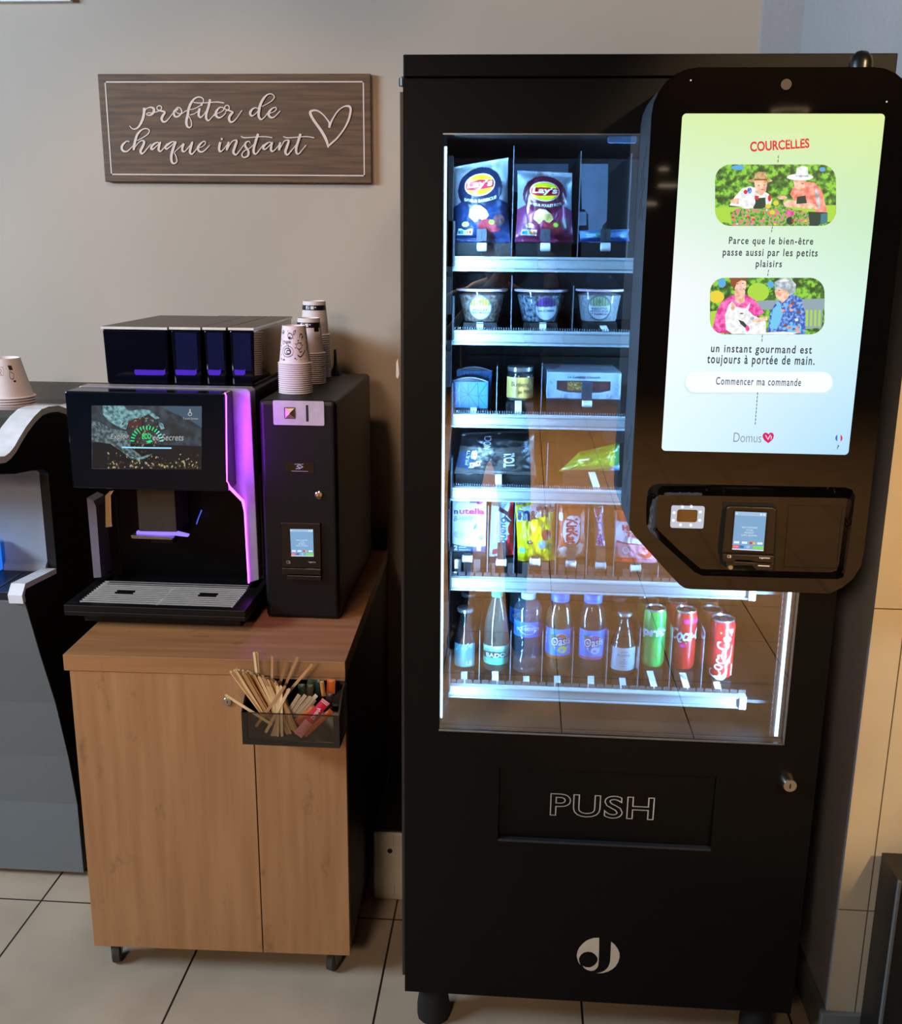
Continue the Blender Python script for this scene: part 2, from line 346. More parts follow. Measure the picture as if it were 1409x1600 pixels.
SA = [[(400,340,36),(395,420,36),(375,500,34),(330,590,28),(280,628,18),(235,625,14),(200,590,12)],
 [(402,385,12),(440,345,14),(490,332,22),(530,350,30),(530,395,34),(495,435,24),(450,440,16),(432,425,14),(455,408,14),(510,410,12),(560,398,12),(620,372,14),(640,335,14),(612,310,14),(580,325,14),(577,355,14),(605,375,18),(650,385,24),(688,402,20),(660,440,34),(640,490,34),(660,530,26),(700,525,20),(740,485,14),(790,420,12),(835,370,12)],
 [(868,355,22),(825,375,30),(806,415,32),(822,455,28),(860,460,22),(900,430,20),(915,385,18),(895,345,16),(865,332,14),(838,350,12),(835,385,12),(860,412,12),(910,420,12),(960,390,12),(1000,370,12)],
 [(1010,365,12),(1090,350,12),(1180,300,14),(1215,245,14),(1200,206,16),(1150,190,18),(1090,215,24),(1040,280,34),(1010,360,34),(1000,430,35),(980,520,36),(990,590,30),(1025,610,18),(1050,580,16),(1045,520,14),(1015,455,12)],
 [(1030,436,14),(1090,420,12),(1140,385,12)],
 [(1162,345,32),(1150,400,34),(1152,450,30),(1180,470,20),(1220,430,12),(1262,370,12)],
 [(1305,222,34),(1285,320,34),(1257,410,34),(1252,480,32),(1282,515,20),(1330,470,12),(1390,395,12)],
 [(1075,262,12),(1140,272,14),(1240,270,14),(1335,262,14),(1413,260,16),(1493,272,16)],
 [(1190,285,30),(1188,300,28)],
 [(195,805,16),(160,800,16),(110,840,30),(90,890,32),(110,930,28),(160,940,20),(210,900,14),(250,860,12)],
 [(300,790,12),(380,750,14),(450,700,16),(470,650,16),(430,625,16),(370,640,18),(310,700,30),(280,780,34),(262,860,34),(258,908,32)],
 [(272,885,12),(320,820,14),(370,790,18),(400,812,30),(375,880,34),(350,930,34),(365,970,26),(400,950,18),(450,890,14),(492,840,12)],
 [(622,830,14),(580,815,16),(530,840,28),(495,890,30),(515,910,22),(560,875,14),(625,812,14)],[(622,815,26),(605,870,32),(600,920,30),(630,935,20),(680,880,12),(712,835,12)],
 [(832,815,14),(790,805,16),(730,840,28),(690,880,28),(710,905,22),(760,870,14),(835,805,14)],[(835,805,28),(800,900,34),(775,990,36),(780,1080,32),(815,1105,20),(850,1075,16),(840,1010,14),(815,960,12)],[(815,950,12),(880,890,12),(932,838,12)],
 [(945,830,30),(925,890,32),(930,935,28),(965,935,16),(1020,870,12),(1065,808,14)],[(1062,810,30),(1040,890,34),(1030,950,32),(1060,975,20),(1110,920,14),(1150,870,12)],
 [(1160,890,12),(1220,860,12),(1245,820,14),(1220,800,16),(1170,840,26),(1140,890,32),(1155,935,28),(1200,945,20),(1250,910,16),(1300,855,12)]]
SB = [[(120,455,12),(180,415,12),(230,395,12),(265,360,14),(245,335,14),(200,340,20),(160,390,32),(155,440,34),(190,475,26),(240,460,16),(290,410,12)],
 [(280,395,12),(335,355,14),(330,315,14),(300,305,14),(275,330,14),(285,360,14),(330,375,20),(388,402,20),(360,430,32),(335,480,34),(350,530,28),(390,530,20),(440,480,14),(510,378,12)],
 [(742,350,14),(690,340,16),(645,370,30),(625,415,34),(645,450,24),(690,430,14),(745,370,12)],[(790,320,12),(860,285,12),(930,235,14),(958,185,14),(920,150,14),(870,155,18),(810,210,32),(765,300,36),(745,390,36),(745,460,34),(775,500,22),(820,470,14),(862,415,12)],
 [(880,420,12),(950,395,12),(985,360,14),(975,335,14),(935,345,18),(890,390,32),(880,440,34),(920,475,24),(970,455,16),(1035,385,12)],
 [(215,810,32),(200,880,34),(205,935,28),(240,930,16),(290,870,12),(332,812,12)],[(222,768,28),(236,768,28)],
 [(330,810,28),(315,870,32),(305,912,30)],[(315,905,12),(370,810,14),(420,785,18),(440,800,30),(415,880,34),(395,950,34),(430,985,22),(480,930,14),(545,845,12),(600,800,14),(625,818,14)],
 [(600,800,16),(565,820,26),(560,870,30),(600,930,30),(600,990,28),(560,1020,20),(520,1010,18),(515,970,16),(550,930,14),(620,895,12),(682,838,12)],
 [(735,697,32),(705,790,34),(680,880,34),(675,950,32),(705,975,20),(760,910,14),(805,850,12)],[(500,730,12),(540,750,16),(640,748,14),(740,738,14),(840,738,14),(925,750,14)],
 [(922,830,14),(890,812,16),(830,850,28),(805,895,28),(830,910,20),(870,880,14),(930,812,14)],[(930,815,26),(915,870,32),(915,925,30),(945,935,18),(1000,880,12),(1042,818,12)],
 [(1040,812,28),(1030,870,32),(1025,912,30)],[(1035,905,12),(1090,805,14),(1135,785,18),(1155,800,30),(1130,880,34),(1110,950,34),(1140,985,22),(1200,920,14),(1262,845,12)],
 [(1318,697,32),(1290,790,34),(1262,880,34),(1260,950,30),(1290,975,18),(1340,920,12),(1390,858,12)],[(1080,735,12),(1130,752,16),(1240,748,14),(1330,738,14),(1420,738,14),(1502,752,14)]]
g = MB()
for i, s_ in enumerate(SA): g.ribbon(s_, lambda x, y: A_(x, y)+Vector((0, -0.00006*(i+1), 0)))
for i, s_ in enumerate(SB): g.ribbon(s_, lambda x, y: B_(x, y)+Vector((0, -0.00006*(i+20), 0)))
g.build('lettering', mSignW, t)
g = MB().ribbon([(655,525,30),(660,480,34),(642,435,20),(570,345,18),(490,290,22),(420,290,30),(393,322,36),(440,420,36),(540,560,38),(612,690,38),(640,790,22)], H_)
g.ribbon([(640,780,24),(680,745,26),(770,660,22),(860,540,22),(920,420,28),(950,290,30),(932,233,32),(860,235,18),(780,290,18),(710,390,20),(662,490,34)], lambda x, y: H_(x, y)+Vector((0, -0.0012, 0)))
g.build('heart', mSignW, t)
# round ceiling lamp mirrored above the touchscreen
q = mirror(1234, 175, 1.61, 7.6)
t = thing('ceiling_lamp', 'round ring ceiling lamp mirrored above the bright touchscreen', 'lamp', (q.x, q.y, ZC))
g = MB(); n = 40; rr = 0.15
g.ring([(q.x+rr*cos(2*pi*k/n), q.y+rr*sin(2*pi*k/n), q.z) for k in range(n)], [(q.x+(rr-0.02)*cos(2*pi*k/n), q.y+(rr-0.02)*sin(2*pi*k/n), q.z) for k in range(n)], (0, 0, 0.015))
g.build('diffuser', glow('lamp_ring', (255, 214, 165), 3), t)
MB().lathe([(rr*0.85, q.z+0.004), (rr*0.85, ZC)], (q.x, q.y, 0), 32).build('housing', mat('lamp_housing'), t)

# ------------------------------------------------------------------ vending machine
YD = 1.7575                                          # front of the door
XA, XB, ZB, ZT = -0.2054, 0.5625, 0.09, 1.85
WX0, WX1, WZ0, WZ1 = -0.1392, 0.4945, 0.6735, 1.7300  # window opening
mBlack = mat('black_powder_coat', (8, 7, 6), 0.5, var=0.05, scale=300, bump=0.02, spec=0.16)
mInner = mat('dark_liner', (16, 17, 20), 0.5)
mGloss = mat('black_gloss', (10, 9, 9), 0.035, coat=0.3)
mAlu = mat('anodised_aluminium', (172, 178, 184), 0.42, metal=0.2, var=0.02)
mAluD = mat('aluminium_groove', (120, 124, 130), 0.5, metal=0.4)
mCap = mat('end_cap_plastic', (170, 174, 178), 0.4)
mChrome = mat('chrome', (215, 210, 200), 0.16, metal=1.0, var=0.02)
mDark = mat('dark_plastic', (24, 24, 26), 0.35)
mLed = glow('led_strip', (176, 224, 255), 7.0)
mTab = mat('white_tab', (222, 226, 230), 0.4, var=0.03)
mClear = clear('clear_acrylic', (225, 232, 238), 0.04, 0.05, haze=0.03)
mFrost = clear('frosted_acrylic', (205, 212, 220), 0.05, 0.2, haze=0.30, hazecol=(170, 180, 195))
mEdge = mat('acrylic_edge', (104, 112, 124), 0.3, var=0.02)
VM = thing('vending_machine', 'tall black snack and drink vending machine with lit window and touchscreen', 'vending machine', ((XA+XB)/2, 2.15, 0))
g = MB()
g.box(XA, XA+0.035, 1.832, 2.58, ZB, 1.812).box(XB-0.035, XB, 1.832, 2.58, ZB, 1.812).box(XA+0.035, XB-0.035, 2.50, 2.58, ZB, 1.812)
g.box(XA, XB+0.004, 1.760, 2.58, 1.817, ZT)
g.box(XA+0.035, XB-0.035, 1.832, 2.50, 1.76, 1.812).box(XA+0.035, XB-0.035, 1.832, 2.50, ZB, 0.60)
g.build('cabinet_body', mBlack, VM, bev=0.0015)
g = MB()
g.box(XA+0.0352, XA+0.04, 1.84, 2.50, 0.60, 1.76).box(XB-0.04, XB-0.0352, 1.84, 2.50, 0.60, 1.76).box(XA+0.04, XB-0.04, 2.42, 2.43, 0.60, 1.76)
g.box(XA+0.04, XB-0.04, 1.84, 2.42, 1.745, 1.759).box(XA+0.04, XB-0.04, 1.84, 2.42, 0.601, 0.612)
g.build('inner_lining', mInner, VM)
FX0, FX1, FZ0, FZ1 = -0.0245, 0.3805, 0.4425, 0.600   # delivery flap opening
g = MB(); d0, d1 = YD, 1.83
g.box(XA, WX0, d0, d1, ZB, 1.8135).box(WX1, XB, d0, d1, ZB, 1.8135).box(WX0, WX1, d0, d1, WZ1, 1.8135)
g.box(WX0, WX1, d0, d1, FZ1, WZ0).box(WX0, FX0, d0, d1, FZ0, FZ1).box(FX1, WX1, d0, d1, FZ0, FZ1).box(WX0, WX1, d0, d1, ZB, FZ0)
door = g.build('door', mBlack, VM)
g = MB().box(WX0-0.001, WX1+0.001, YD-0.0008, YD+0.0005, WZ0-0.003, WZ0+0.0005).box(WX1-0.0005, WX1+0.003, YD-0.0008, YD+0.0005, WZ0-0.003, WZ1)
g.box(WX0-0.001, WX1, YD-0.0008, YD+0.0005, WZ1-0.001, WZ1+0.001)
g.build('glazing_trim', mat('trim_steel', (150, 160, 175), 0.3, metal=0.9), door)
g = MB().box(XA-0.0062, XA, 1.768, 1.80, 0.12, 1.795)
for k in range(30): g.box(XA-0.0014, XA-0.0002, 1.762, 1.768, 0.13+k*0.0555, 0.13+k*0.0555+0.052)
g.lathe([(0.0, -0.004), (0.009, -0.002), (0.009, 0.010), (0.0, 0.014)], (XA-0.001, 1.785, 1.808), 16)
g.build('hinge_strip', mat('hinge_metal', (34, 35, 42), 0.35), door)
MB().box(WX0, WX1, YD+0.002, YD+0.007, WZ0, WZ1).build('window_pane', clear('door_glass', (238, 244, 248), 0.24, 0.004), VM)
flap = MB().obox((FX0+0.001, YD+0.004, FZ1), (FX1-FX0-0.002, 0, 0), (0, 0.012, 0), (0, 0.007, FZ0-FZ1+0.004)).build('delivery_flap', mBlack, VM)
MB().box(FX0, FX1, YD+0.0005, YD+0.014, FZ0, FZ0+0.005).build('flap_lip', mat('flap_lip_grey', (40, 44, 52), 0.4), flap)
a, b = at(858.5, 1275, YD+0.008), at(1020.5, 1279, YD+0.008)
zt = at(862, 1237, YD+0.008).z
MB().text('PUSH', lambda u, v: Vector((a.x+(b.x-a.x)*u, YD+0.0032+0.0035*(1-v)*0.6, (a.z+b.z)/2+(zt-(a.z+b.z)/2)*v)), outline=0.014, bold=0.012, spacing=1.06).build('flap_lettering', mat('print_white', (232, 230, 226), 0.5, var=0.02), flap)
E_ = lambda x, y: at(890+x/15.656, 1455+y/15.656, YD-0.0008)
s1 = [(720,160),(600,163),(500,190),(400,235),(310,310),(230,405),(185,510),(170,600),(190,700),(220,770),(262,828),(235,755),(225,690),(235,640),(280,570),(350,520),(450,500),(540,515),(620,570),(668,630),(684,690),(668,750),(625,810),(560,860),(480,885),(390,880),(310,845),(360,905),(430,950),(520,972),(600,958),(665,905),(698,840),(710,700),(718,400)]
s2 = [(1010,255),(1100,330),(1175,430),(1218,540),(1218,640),(1185,760),(1120,860),(1040,930),(940,985),(800,1025),(640,1028),(760,1005),(850,965),(920,900),(965,820),(990,720),(1000,500)]
MB().poly([E_(*p) for p in s1]).poly([E_(*p) for p in s2]).build('emblem', mat('emblem_silver', (206, 196, 178), 0.45, var=0.03), VM)
lk = at(1230, 1223, YD)
lock = MB().lathe([(0.0, 0), (0.0165, 0), (0.0165, -0.004), (0.0130, -0.017), (0.0118, -0.0195), (0.0, -0.0195)], (lk.x, YD, lk.z+0.004), 28, axis='y').build('lock', mChrome, VM)
MB().box(lk.x-0.0012, lk.x+0.0012, YD-0.0203, YD-0.0194, lk.z-0.001, lk.z+0.008).build('keyhole', mDark, lock)
for fx in (XA+0.055, XB-0.055):
    for fy in (1.80, 2.50):
        MB().lathe([(0.026, 0), (0.034, 0.004), (0.034, 0.03), (0.030, 0.06), (0.028, ZB)], (fx, fy, 0), 12).build('foot', mat('rubber_black', (13, 13, 14), 0.75), VM)
# light strips beside the window
MB().box(WX0+0.0005, WX0+0.0042, 1.772, 1.776, 0.690, 1.712).build('light_strip', mLed, VM)
MB().box(WX1-0.013, WX1-0.006, 1.772, 1.776, 0.680, 1.712).build('light_strip', mLed, VM)
for x_, dx in ((WX0+0.0175, 1), (WX1-0.0225, -1)):
    for k in range(3): lamp('strip_glow', 'AREA', (x_, 1.775, 0.86+k*0.35), (x_+dx*0.5, 1.985, 0.86+k*0.35), 5.2 if dx > 0 else 9.0, (0.29, 0.61, 1.0), shape='RECTANGLE', size=0.012, size_y=0.34).data.spread = rad(150)
g = MB().box(WX1-0.020, WX1-0.013, 1.770, 1.778, 0.680, 1.715).box(WX1-0.006, WX1-0.001, 1.770, 1.778, 0.680, 1.715)
for k in range(90): g.box(WX1-0.0215, WX1-0.020, 1.770, 1.774, 0.682+k*0.0115, 0.688+k*0.0115)
g.build('strip_housing', mat('strip_housing_alu', (150, 155, 162), 0.4, metal=0.5), VM)
# side ladder that carries the shelves
g = MB().box(WX0+0.005, WX0+0.013, 1.80, 1.812, 0.66, 1.70)
for z in (1.49, 1.365, 1.215, 1.08, 0.905, 0.70):
    g.box(WX0+0.002, WX0+0.012, 1.786, 1.80, z-0.05, z+0.012).box(WX0+0.003, WX0+0.016, 1.80, 1.83, z+0.03, z+0.105)
g.build('shelf_bracket', mat('bracket_blue_grey', (40, 48, 60), 0.45), VM)
g = MB()
a, b = at(950, 212.5, YD+0.03), at(994.5, 223.5, YD+0.03)
g.prism(rrect(a.x, b.x, b.z, a.z, 0.003, YD+0.030), (0, 0.004, 0)); g.build('sticker', mat('sticker_blue', (150, 182, 232), 0.4), VM)

# ------------------------------------------------------------------ touchscreen terminal on the door
YK = 1.610
kx0 = at(1000, 500, YK).x; kx1 = at(1374, 650, YK).x
kz1 = at(1200, 105, YK).z
kb0 = [at(*p, YK) for p in ((984, 795), (984, 815), (987, 828), (994, 840), (1042, 893), (1062, 914), (1070, 919), (1080, 922))]
kb1 = [at(*p, YK) for p in ((1296, 926), (1316, 918), (1333, 904), (1345, 884), (1350, 860))]
zb_ = (kb0[-1].z+kb1[0].z)/2
out_ = []
for k in range(7):
    a = pi/2+k*pi/12; out_.append(Vector((kx0+0.064+0.064*cos(a), YK, kz1-0.064+0.064*sin(a))))
out_ += [Vector((kx0, YK, kb0[0].z)), Vector((kx0, YK, kb0[1].z)), Vector((kx0+0.002, YK, kb0[2].z))]+[Vector((p.x, YK, p.z)) for p in kb0[3:7]]
out_ += [Vector((kb0[7].x, YK, zb_)), Vector((kb1[0].x, YK, zb_))]+[Vector((p.x, YK, p.z)) for p in kb1[1:4]]+[Vector((kx1, YK, kb1[4].z))]
for k in range(7):
    a = k*pi/12; out_.append(Vector((kx1-0.064+0.064*cos(a), YK, kz1-0.064+0.064*sin(a))))
hole = [at(*p, YK) for p in ((1020,758),(1033,755.5),(1180,758.5),(1320,761.5),(1331,765),(1336,775),(1328,836),(1320.5,893),(1317,902),(1308,905),(1200,902.5),(1097,899.5),(1085,894),(1046,859),(1013,828),(1009.5,818),(1009.5,790),(1011,772),(1014,763))]
inn_px = ((1030,775),(1034,773.5),(1180,776),(1322,778.5),(1328,780),(1330,785),(1323.5,840),(1317,890),(1313,898),(1306,900),(1200,897.5),(1108,896),(1097,891),(1060,859),(1027,827),(1025.5,818),(1025.5,800),(1026.5,785),(1027.5,778))
YR = YK+0.018
inn = [at(*p, YR) for p in inn_px]
from mathutils.geometry import tessellate_polygon
g = MB()
tri = tessellate_polygon([out_, hole]); allp = out_+hole
g.add(allp, [list(x) for x in tri])
n = len(out_); back = [p+Vector((0, YD-YK, 0)) for p in out_]
g.add(out_+back, [(i, (i+1) % n, (i+1) % n+n, i+n) for i in range(n)], 1)
n = len(hole); g.add(hole+inn, [(i, (i+1) % n, (i+1) % n+n, i+n) for i in range(n)], 0, True)
g.poly(inn)
kiosk = g.build('terminal_housing', [mGloss, mat('housing_side', (52, 55, 62), 0.6, spec=0.2)], VM)
# hairline edge and side slots
xs_ = kx0-0.0004
for (za, zb2) in ((at(1005, 215, YK).z, at(998, 330, YK).z), (at(985, 662, YK).z, at(981, 792, YK).z)):
    g = MB()
    for k in range(7):
        z = za+(zb2-za)*(k+0.5)/7; y = 1.650+(k % 3)*0.024; L = 0.020+0.012*((k*2) % 3)
        g.obox((xs_, y, z), (0.0006, 0, 0), (0, 0.0028, 0), (0, 0.006, -L))
    g.build('side_vent', mat('vent_black', (4, 4, 5), 0.7), kiosk)
gx = MB().lathe([(0, 0), (0.0075, 0), (0.0075, -0.0012), (0, -0.0012)], at(1228, 132, YK), 24, axis='y')
gx.build('camera_lens', mat('lens_grey', (88, 78, 70), 0.2), kiosk)
for p in ((1079, 125.5), (1385, 159)): MB().lathe([(0, 0), (0.0012, 0), (0.0012, -0.0008), (0, -0.0008)], at(*p, YK), 12, axis='y').build('indicator_dot', glow('dot_white', (220, 220, 210), 0.8), kiosk)
dm = at(1345, 98, YK+0.05)
MB().lathe([(0.0, 0.017), (0.008, 0.015), (0.0145, 0.009), (0.017, 0.0), (0.017, -0.012), (0.030, -0.014), (0.030, -0.022)], (dm.x, YK+0.05, dm.z), 28).build('top_dome', mat('dome_dark', (20, 21, 24), 0.3), kiosk)

# the picture on the touchscreen
YS = YK-0.0006
sx0, sx1 = at(1066, 177, YS).x, (at(1382, 178, YS).x+at(1326, 710, YS).x)/2
sz0, sz1 = (at(1033, 705, YS).z+at(1325, 710, YS).z)/2, at(1220, 177.5, YS).z
ms = bpy.data.materials.new('screen_picture'); ms.use_nodes = True; nt = ms.node_tree; b = nt.nodes['Principled BSDF']
tc = nt.nodes.new('ShaderNodeTexCoord'); sp = nt.nodes.new('ShaderNodeSeparateXYZ'); nt.links.new(tc.outputs['Generated'], sp.inputs[0])
def ramp(stops):
    r = nt.nodes.new('ShaderNodeValToRGB'); e = r.color_ramp.elements
    while len(e) < len(stops): e.new(0.5)
    for i, (p, c) in enumerate(stops): e[i].position = p; e[i].color = lin(c)
    nt.links.new(sp.outputs['Z'], r.inputs[0]); return r
r1 = ramp([(0.0, (226, 252, 255)), (0.25, (240, 255, 255)), (0.5, (246, 250, 255)), (0.72, (222, 246, 226)), (1.0, (214, 240, 172))])
r2 = ramp([(0.0, (176, 224, 255)), (0.2, (196, 236, 255)), (0.45, (212, 246, 236)), (0.7, (200, 236, 196)), (1.0, (206, 232, 152))])
mx = nt.nodes.new('ShaderNodeMix'); mx.data_type = 'RGBA'; nt.links.new(sp.outputs['X'], mx.inputs[0]); nt.links.new(r1.outputs[0], mx.inputs[6]); nt.links.new(r2.outputs[0], mx.inputs[7])
b.inputs['Base Color'].default_value = (0.01, 0.01, 0.01, 1); b.inputs['Roughness'].default_value = 0.3
nt.links.new(mx.outputs[2], b.inputs['Emission Color']); b.inputs['Emission Strength'].default_value = 1.0
MB().prism(rrect(sx0, sx1, sz0, sz1, 0.006, YS), (0, 0.0006, 0)).build('screen', ms, kiosk)
def S(x, y, k=1): return at(x, y, YS-0.0003*k)
mInk = glow('screen_ink', (44, 56, 72), 1); mRed = glow('screen_red', (226, 40, 62), 1)
def words_(t, mp, m, **k): MB().text(t, mp, 0, **k).build('screen_lettering', m, kiosk)
words_('COURCELLES', pquad((1171.5, 221.5), (1264, 216), (1264.5, 231), (1172, 237.5), YS-0.0003), mRed, bold=0.028)
words_('Résidence', pquad((1187, 204), (1254, 203), (1253, 220), (1186, 221), YS-0.0003), glow('screen_ghost', (226, 238, 190), 1), shear=0.2)
for tx, x0, y0, x1, y1 in (('Parce que le bien-être', 1138, 369.5, 1271, 385.5), ('passe aussi par les petits', 1128.5, 387.5, 1278, 404), ('plaisirs', 1180, 405, 1222, 421.5),
                           ('un instant gourmand est', 1110, 538.5, 1269, 555), ('toujours à portée de main.', 1104, 554.5, 1273.5, 573)):
    words_(tx, prect(x0, y0+1.6, x1, y1-0.8, YS-0.0003), mInk, bold=0.018, spacing=1.22)
words_('Commencer ma commande', prect(1118, 591.3, 1252, 601, YS-0.0009), glow('screen_blue', (60, 90, 120), 1), bold=0.012, spacing=1.18)
words_('Domus', prect(1145.5, 677, 1190, 690.5, YS-0.0003), glow('screen_grey', (120, 124, 134), 1), bold=-0.012)
words_('?', prect(1307, 695.5, 1311, 702, YS-0.0003), mInk)
for (xa, ya, xb, yb2, nn) in ((1216, 243, 1215, 255.5, 2), (1206.5, 354, 1205, 364, 2), (1200.5, 421.5, 1199, 433, 2), (1191, 523, 1190, 535.5, 2), (1183.5, 613, 1179.5, 665, 9)):
    g = MB()
    for k in range(nn):
        u0, u1 = k/nn, (k+0.72)/nn
        pa, pb = (xa+(xb-xa)*u0, ya+(yb2-ya)*u0), (xa+(xb-xa)*u1, ya+(yb2-ya)*u1)
        g.poly([S(pa[0]-0.6, pa[1]), S(pa[0]+0.6, pa[1]), S(pb[0]+0.6, pb[1]), S(pb[0]-0.6, pb[1])])
    g.build('screen_dashes', glow('screen_dash', (90, 90, 90), 1), kiosk)
def ppill(x0, y0, x1, y1, r, k=1, nseg=7):
    P = []
    for cx, cy, a0 in ((x1-r, y0+r, -pi/2), (x1-r, y1-r, 0), (x0+r, y1-r, pi/2), (x0+r, y0+r, pi)):
        for i in range(nseg+1): P.append((cx+r*cos(a0+i*pi/2/nseg), cy+r*sin(a0+i*pi/2/nseg)))
    return P
g = MB().poly([S(x, y, 0.6) for x, y in ppill(1069, 582, 1302, 616, 16)], 1).poly([S(x, y, 1) for x, y in ppill(1070.5, 581, 1300.5, 613, 16)], 0)
g.build('screen_button', [glow('button_white', (250, 255, 255), 1), glow('button_shade', (218, 240, 244), 1)], kiosk)
g = MB()
hp = [(1200, 692.5), (1194, 688), (1191, 682.5), (1192, 678), (1195.5, 675.8), (1199, 677), (1200.5, 678.5), (1203, 675.8), (1207, 676.5), (1209, 680), (1208, 685), (1204.5, 689)]
g.poly([S(*p) for p in hp], 0)
g.poly([S(*p, 2) for p in ((1195.2, 680), (1196.6, 680), (1199.4, 685.5), (1203.2, 679), (1204.2, 679.6), (1199.8, 687.6))], 1).poly([S(*p, 2) for p in ((1204.4, 681.5), (1205.6, 681.5), (1205.0, 686), (1203.8, 687))], 1)
g.build('screen_mark', [glow('heart_pink', (214, 20, 110), 1), glow('mark_white', (250, 250, 252), 1)], kiosk)
g = MB()
fl = lambda a0, a1: [S(1310.5+5.6*cos(a0+(a1-a0)*k/8), 684.5+5.8*sin(a0+(a1-a0)*k/8)) for k in range(9)]
g.poly(fl(pi*0.65, pi*1.35), 0).poly(fl(-pi*0.35, pi*0.35), 1).build('screen_flag', [glow('flag_blue', (30, 110, 200), 1), glow('flag_red', (220, 30, 90), 1)], kiosk)
# two photographs shown on it, as flat shapes
def leafy(name, c1, c2, c3, sc, det=3.0):
    m = bpy.data.materials.new(name); m.use_nodes = True; nt = m.node_tree; b = nt.nodes['Principled BSDF']; b.inputs['Base Color'].default_value = (0.01,)*3+(1,)
    tc = nt.nodes.new('ShaderNodeTexCoord'); nz = nt.nodes.new('ShaderNodeTexNoise'); nz.inputs['Scale'].default_value = sc; nz.inputs['Detail'].default_value = det
    nt.links.new(tc.outputs['Object'], nz.inputs['Vector']); r = nt.nodes.new('ShaderNodeValToRGB'); e = r.color_ramp.elements; e.new(0.5)
    for i, (p, c) in enumerate(((0.38, c1), (0.5, c2), (0.62, c3))): e[i].position = p; e[i].color = lin(c)
    nt.links.new(nz.outputs[0], r.inputs[0]); nt.links.new(r.outputs[0], b.inputs['Emission Color']); b.inputs['Emission Strength'].default_value = 1
    _mats[name] = m; return m
PAL = [leafy('photo_leaves', (28, 72, 30), (60, 130, 44), (140, 214, 60), 130), glow('photo_lawn', (176, 222, 74), 1), leafy('photo_straw', (184, 142, 92), (214, 176, 122), (240, 206, 160), 150), leafy('photo_skin', (226, 170, 140), (246, 198, 170), (255, 220, 200), 150),
       leafy('photo_white', (222, 228, 236), (246, 248, 250), (255, 255, 255), 150), leafy('photo_salmon', (226, 112, 98), (250, 146, 128), (255, 176, 160), 150), glow('photo_darkgreen', (52, 74, 62), 1), glow('photo_teal', (72, 130, 140), 1), leafy('photo_pink', (214, 40, 140), (244, 84, 180), (255, 130, 206), 150),
       leafy('photo_flowers', (40, 130, 40), (110, 200, 70), (236, 110, 150), 260), glow('photo_red', (220, 60, 60), 1), leafy('photo_blue', (30, 72, 170), (62, 120, 214), (140, 190, 240), 220), leafy('photo_grey', (140, 160, 172), (176, 196, 206), (214, 226, 232), 150),
       glow('photo_brown', (150, 84, 52), 1), glow('photo_sky', (96, 178, 232), 1), glow('photo_yellow', (240, 214, 70), 1), glow('photo_bench', (150, 170, 180), 1), glow('photo_lightblue', (120, 206, 246), 1)]
def photo(name, box, r, shapes, sc, ox, oy):
    g = MB(); k = 1.0
    g.poly([S(x, y, 1) for x, y in ppill(*box, r)], 0)
    x0, y0, x1, y1 = box
    def clampp(px, py):                              # keep shapes inside the rounded frame
        px = min(max(px, x0+0.3), x1-0.3); py = min(max(py, y0+0.3), y1-0.3)
        for cx, cy, sx_, sy_ in ((x0+r, y0+r, -1, -1), (x1-r, y0+r, 1, -1), (x0+r, y1-r, -1, 1), (x1-r, y1-r, 1, 1)):
            if (px-cx)*sx_ > 0 and (py-cy)*sy_ > 0:
                L = math.hypot(px-cx, py-cy)
                if L > r: px, py = cx+(px-cx)*r/L, cy+(py-cy)*r/L
        return px, py
    for i, (mi, kind, data) in enumerate(shapes):
        kk = 1.15+0.06*i
        if kind == 'p':
            pts = []
            for j in range(len(data)):                # densify so clamped edges follow the corner
                a, b2 = data[j], data[(j+1) % len(data)]
                for s_ in range(4): pts.append((a[0]+(b2[0]-a[0])*s_/4, a[1]+(b2[1]-a[1])*s_/4))
        else:
            cx, cy, rx, ry = data; pts = [(cx+rx*cos(2*pi*j/20), cy+ry*sin(2*pi*j/20)) for j in range(20)]
        g.poly([S(*clampp(ox+px/sc, oy+py/sc), kk) for px, py in pts], mi)
    return g.build(name, PAL, kiosk)
rng = random.Random(4)
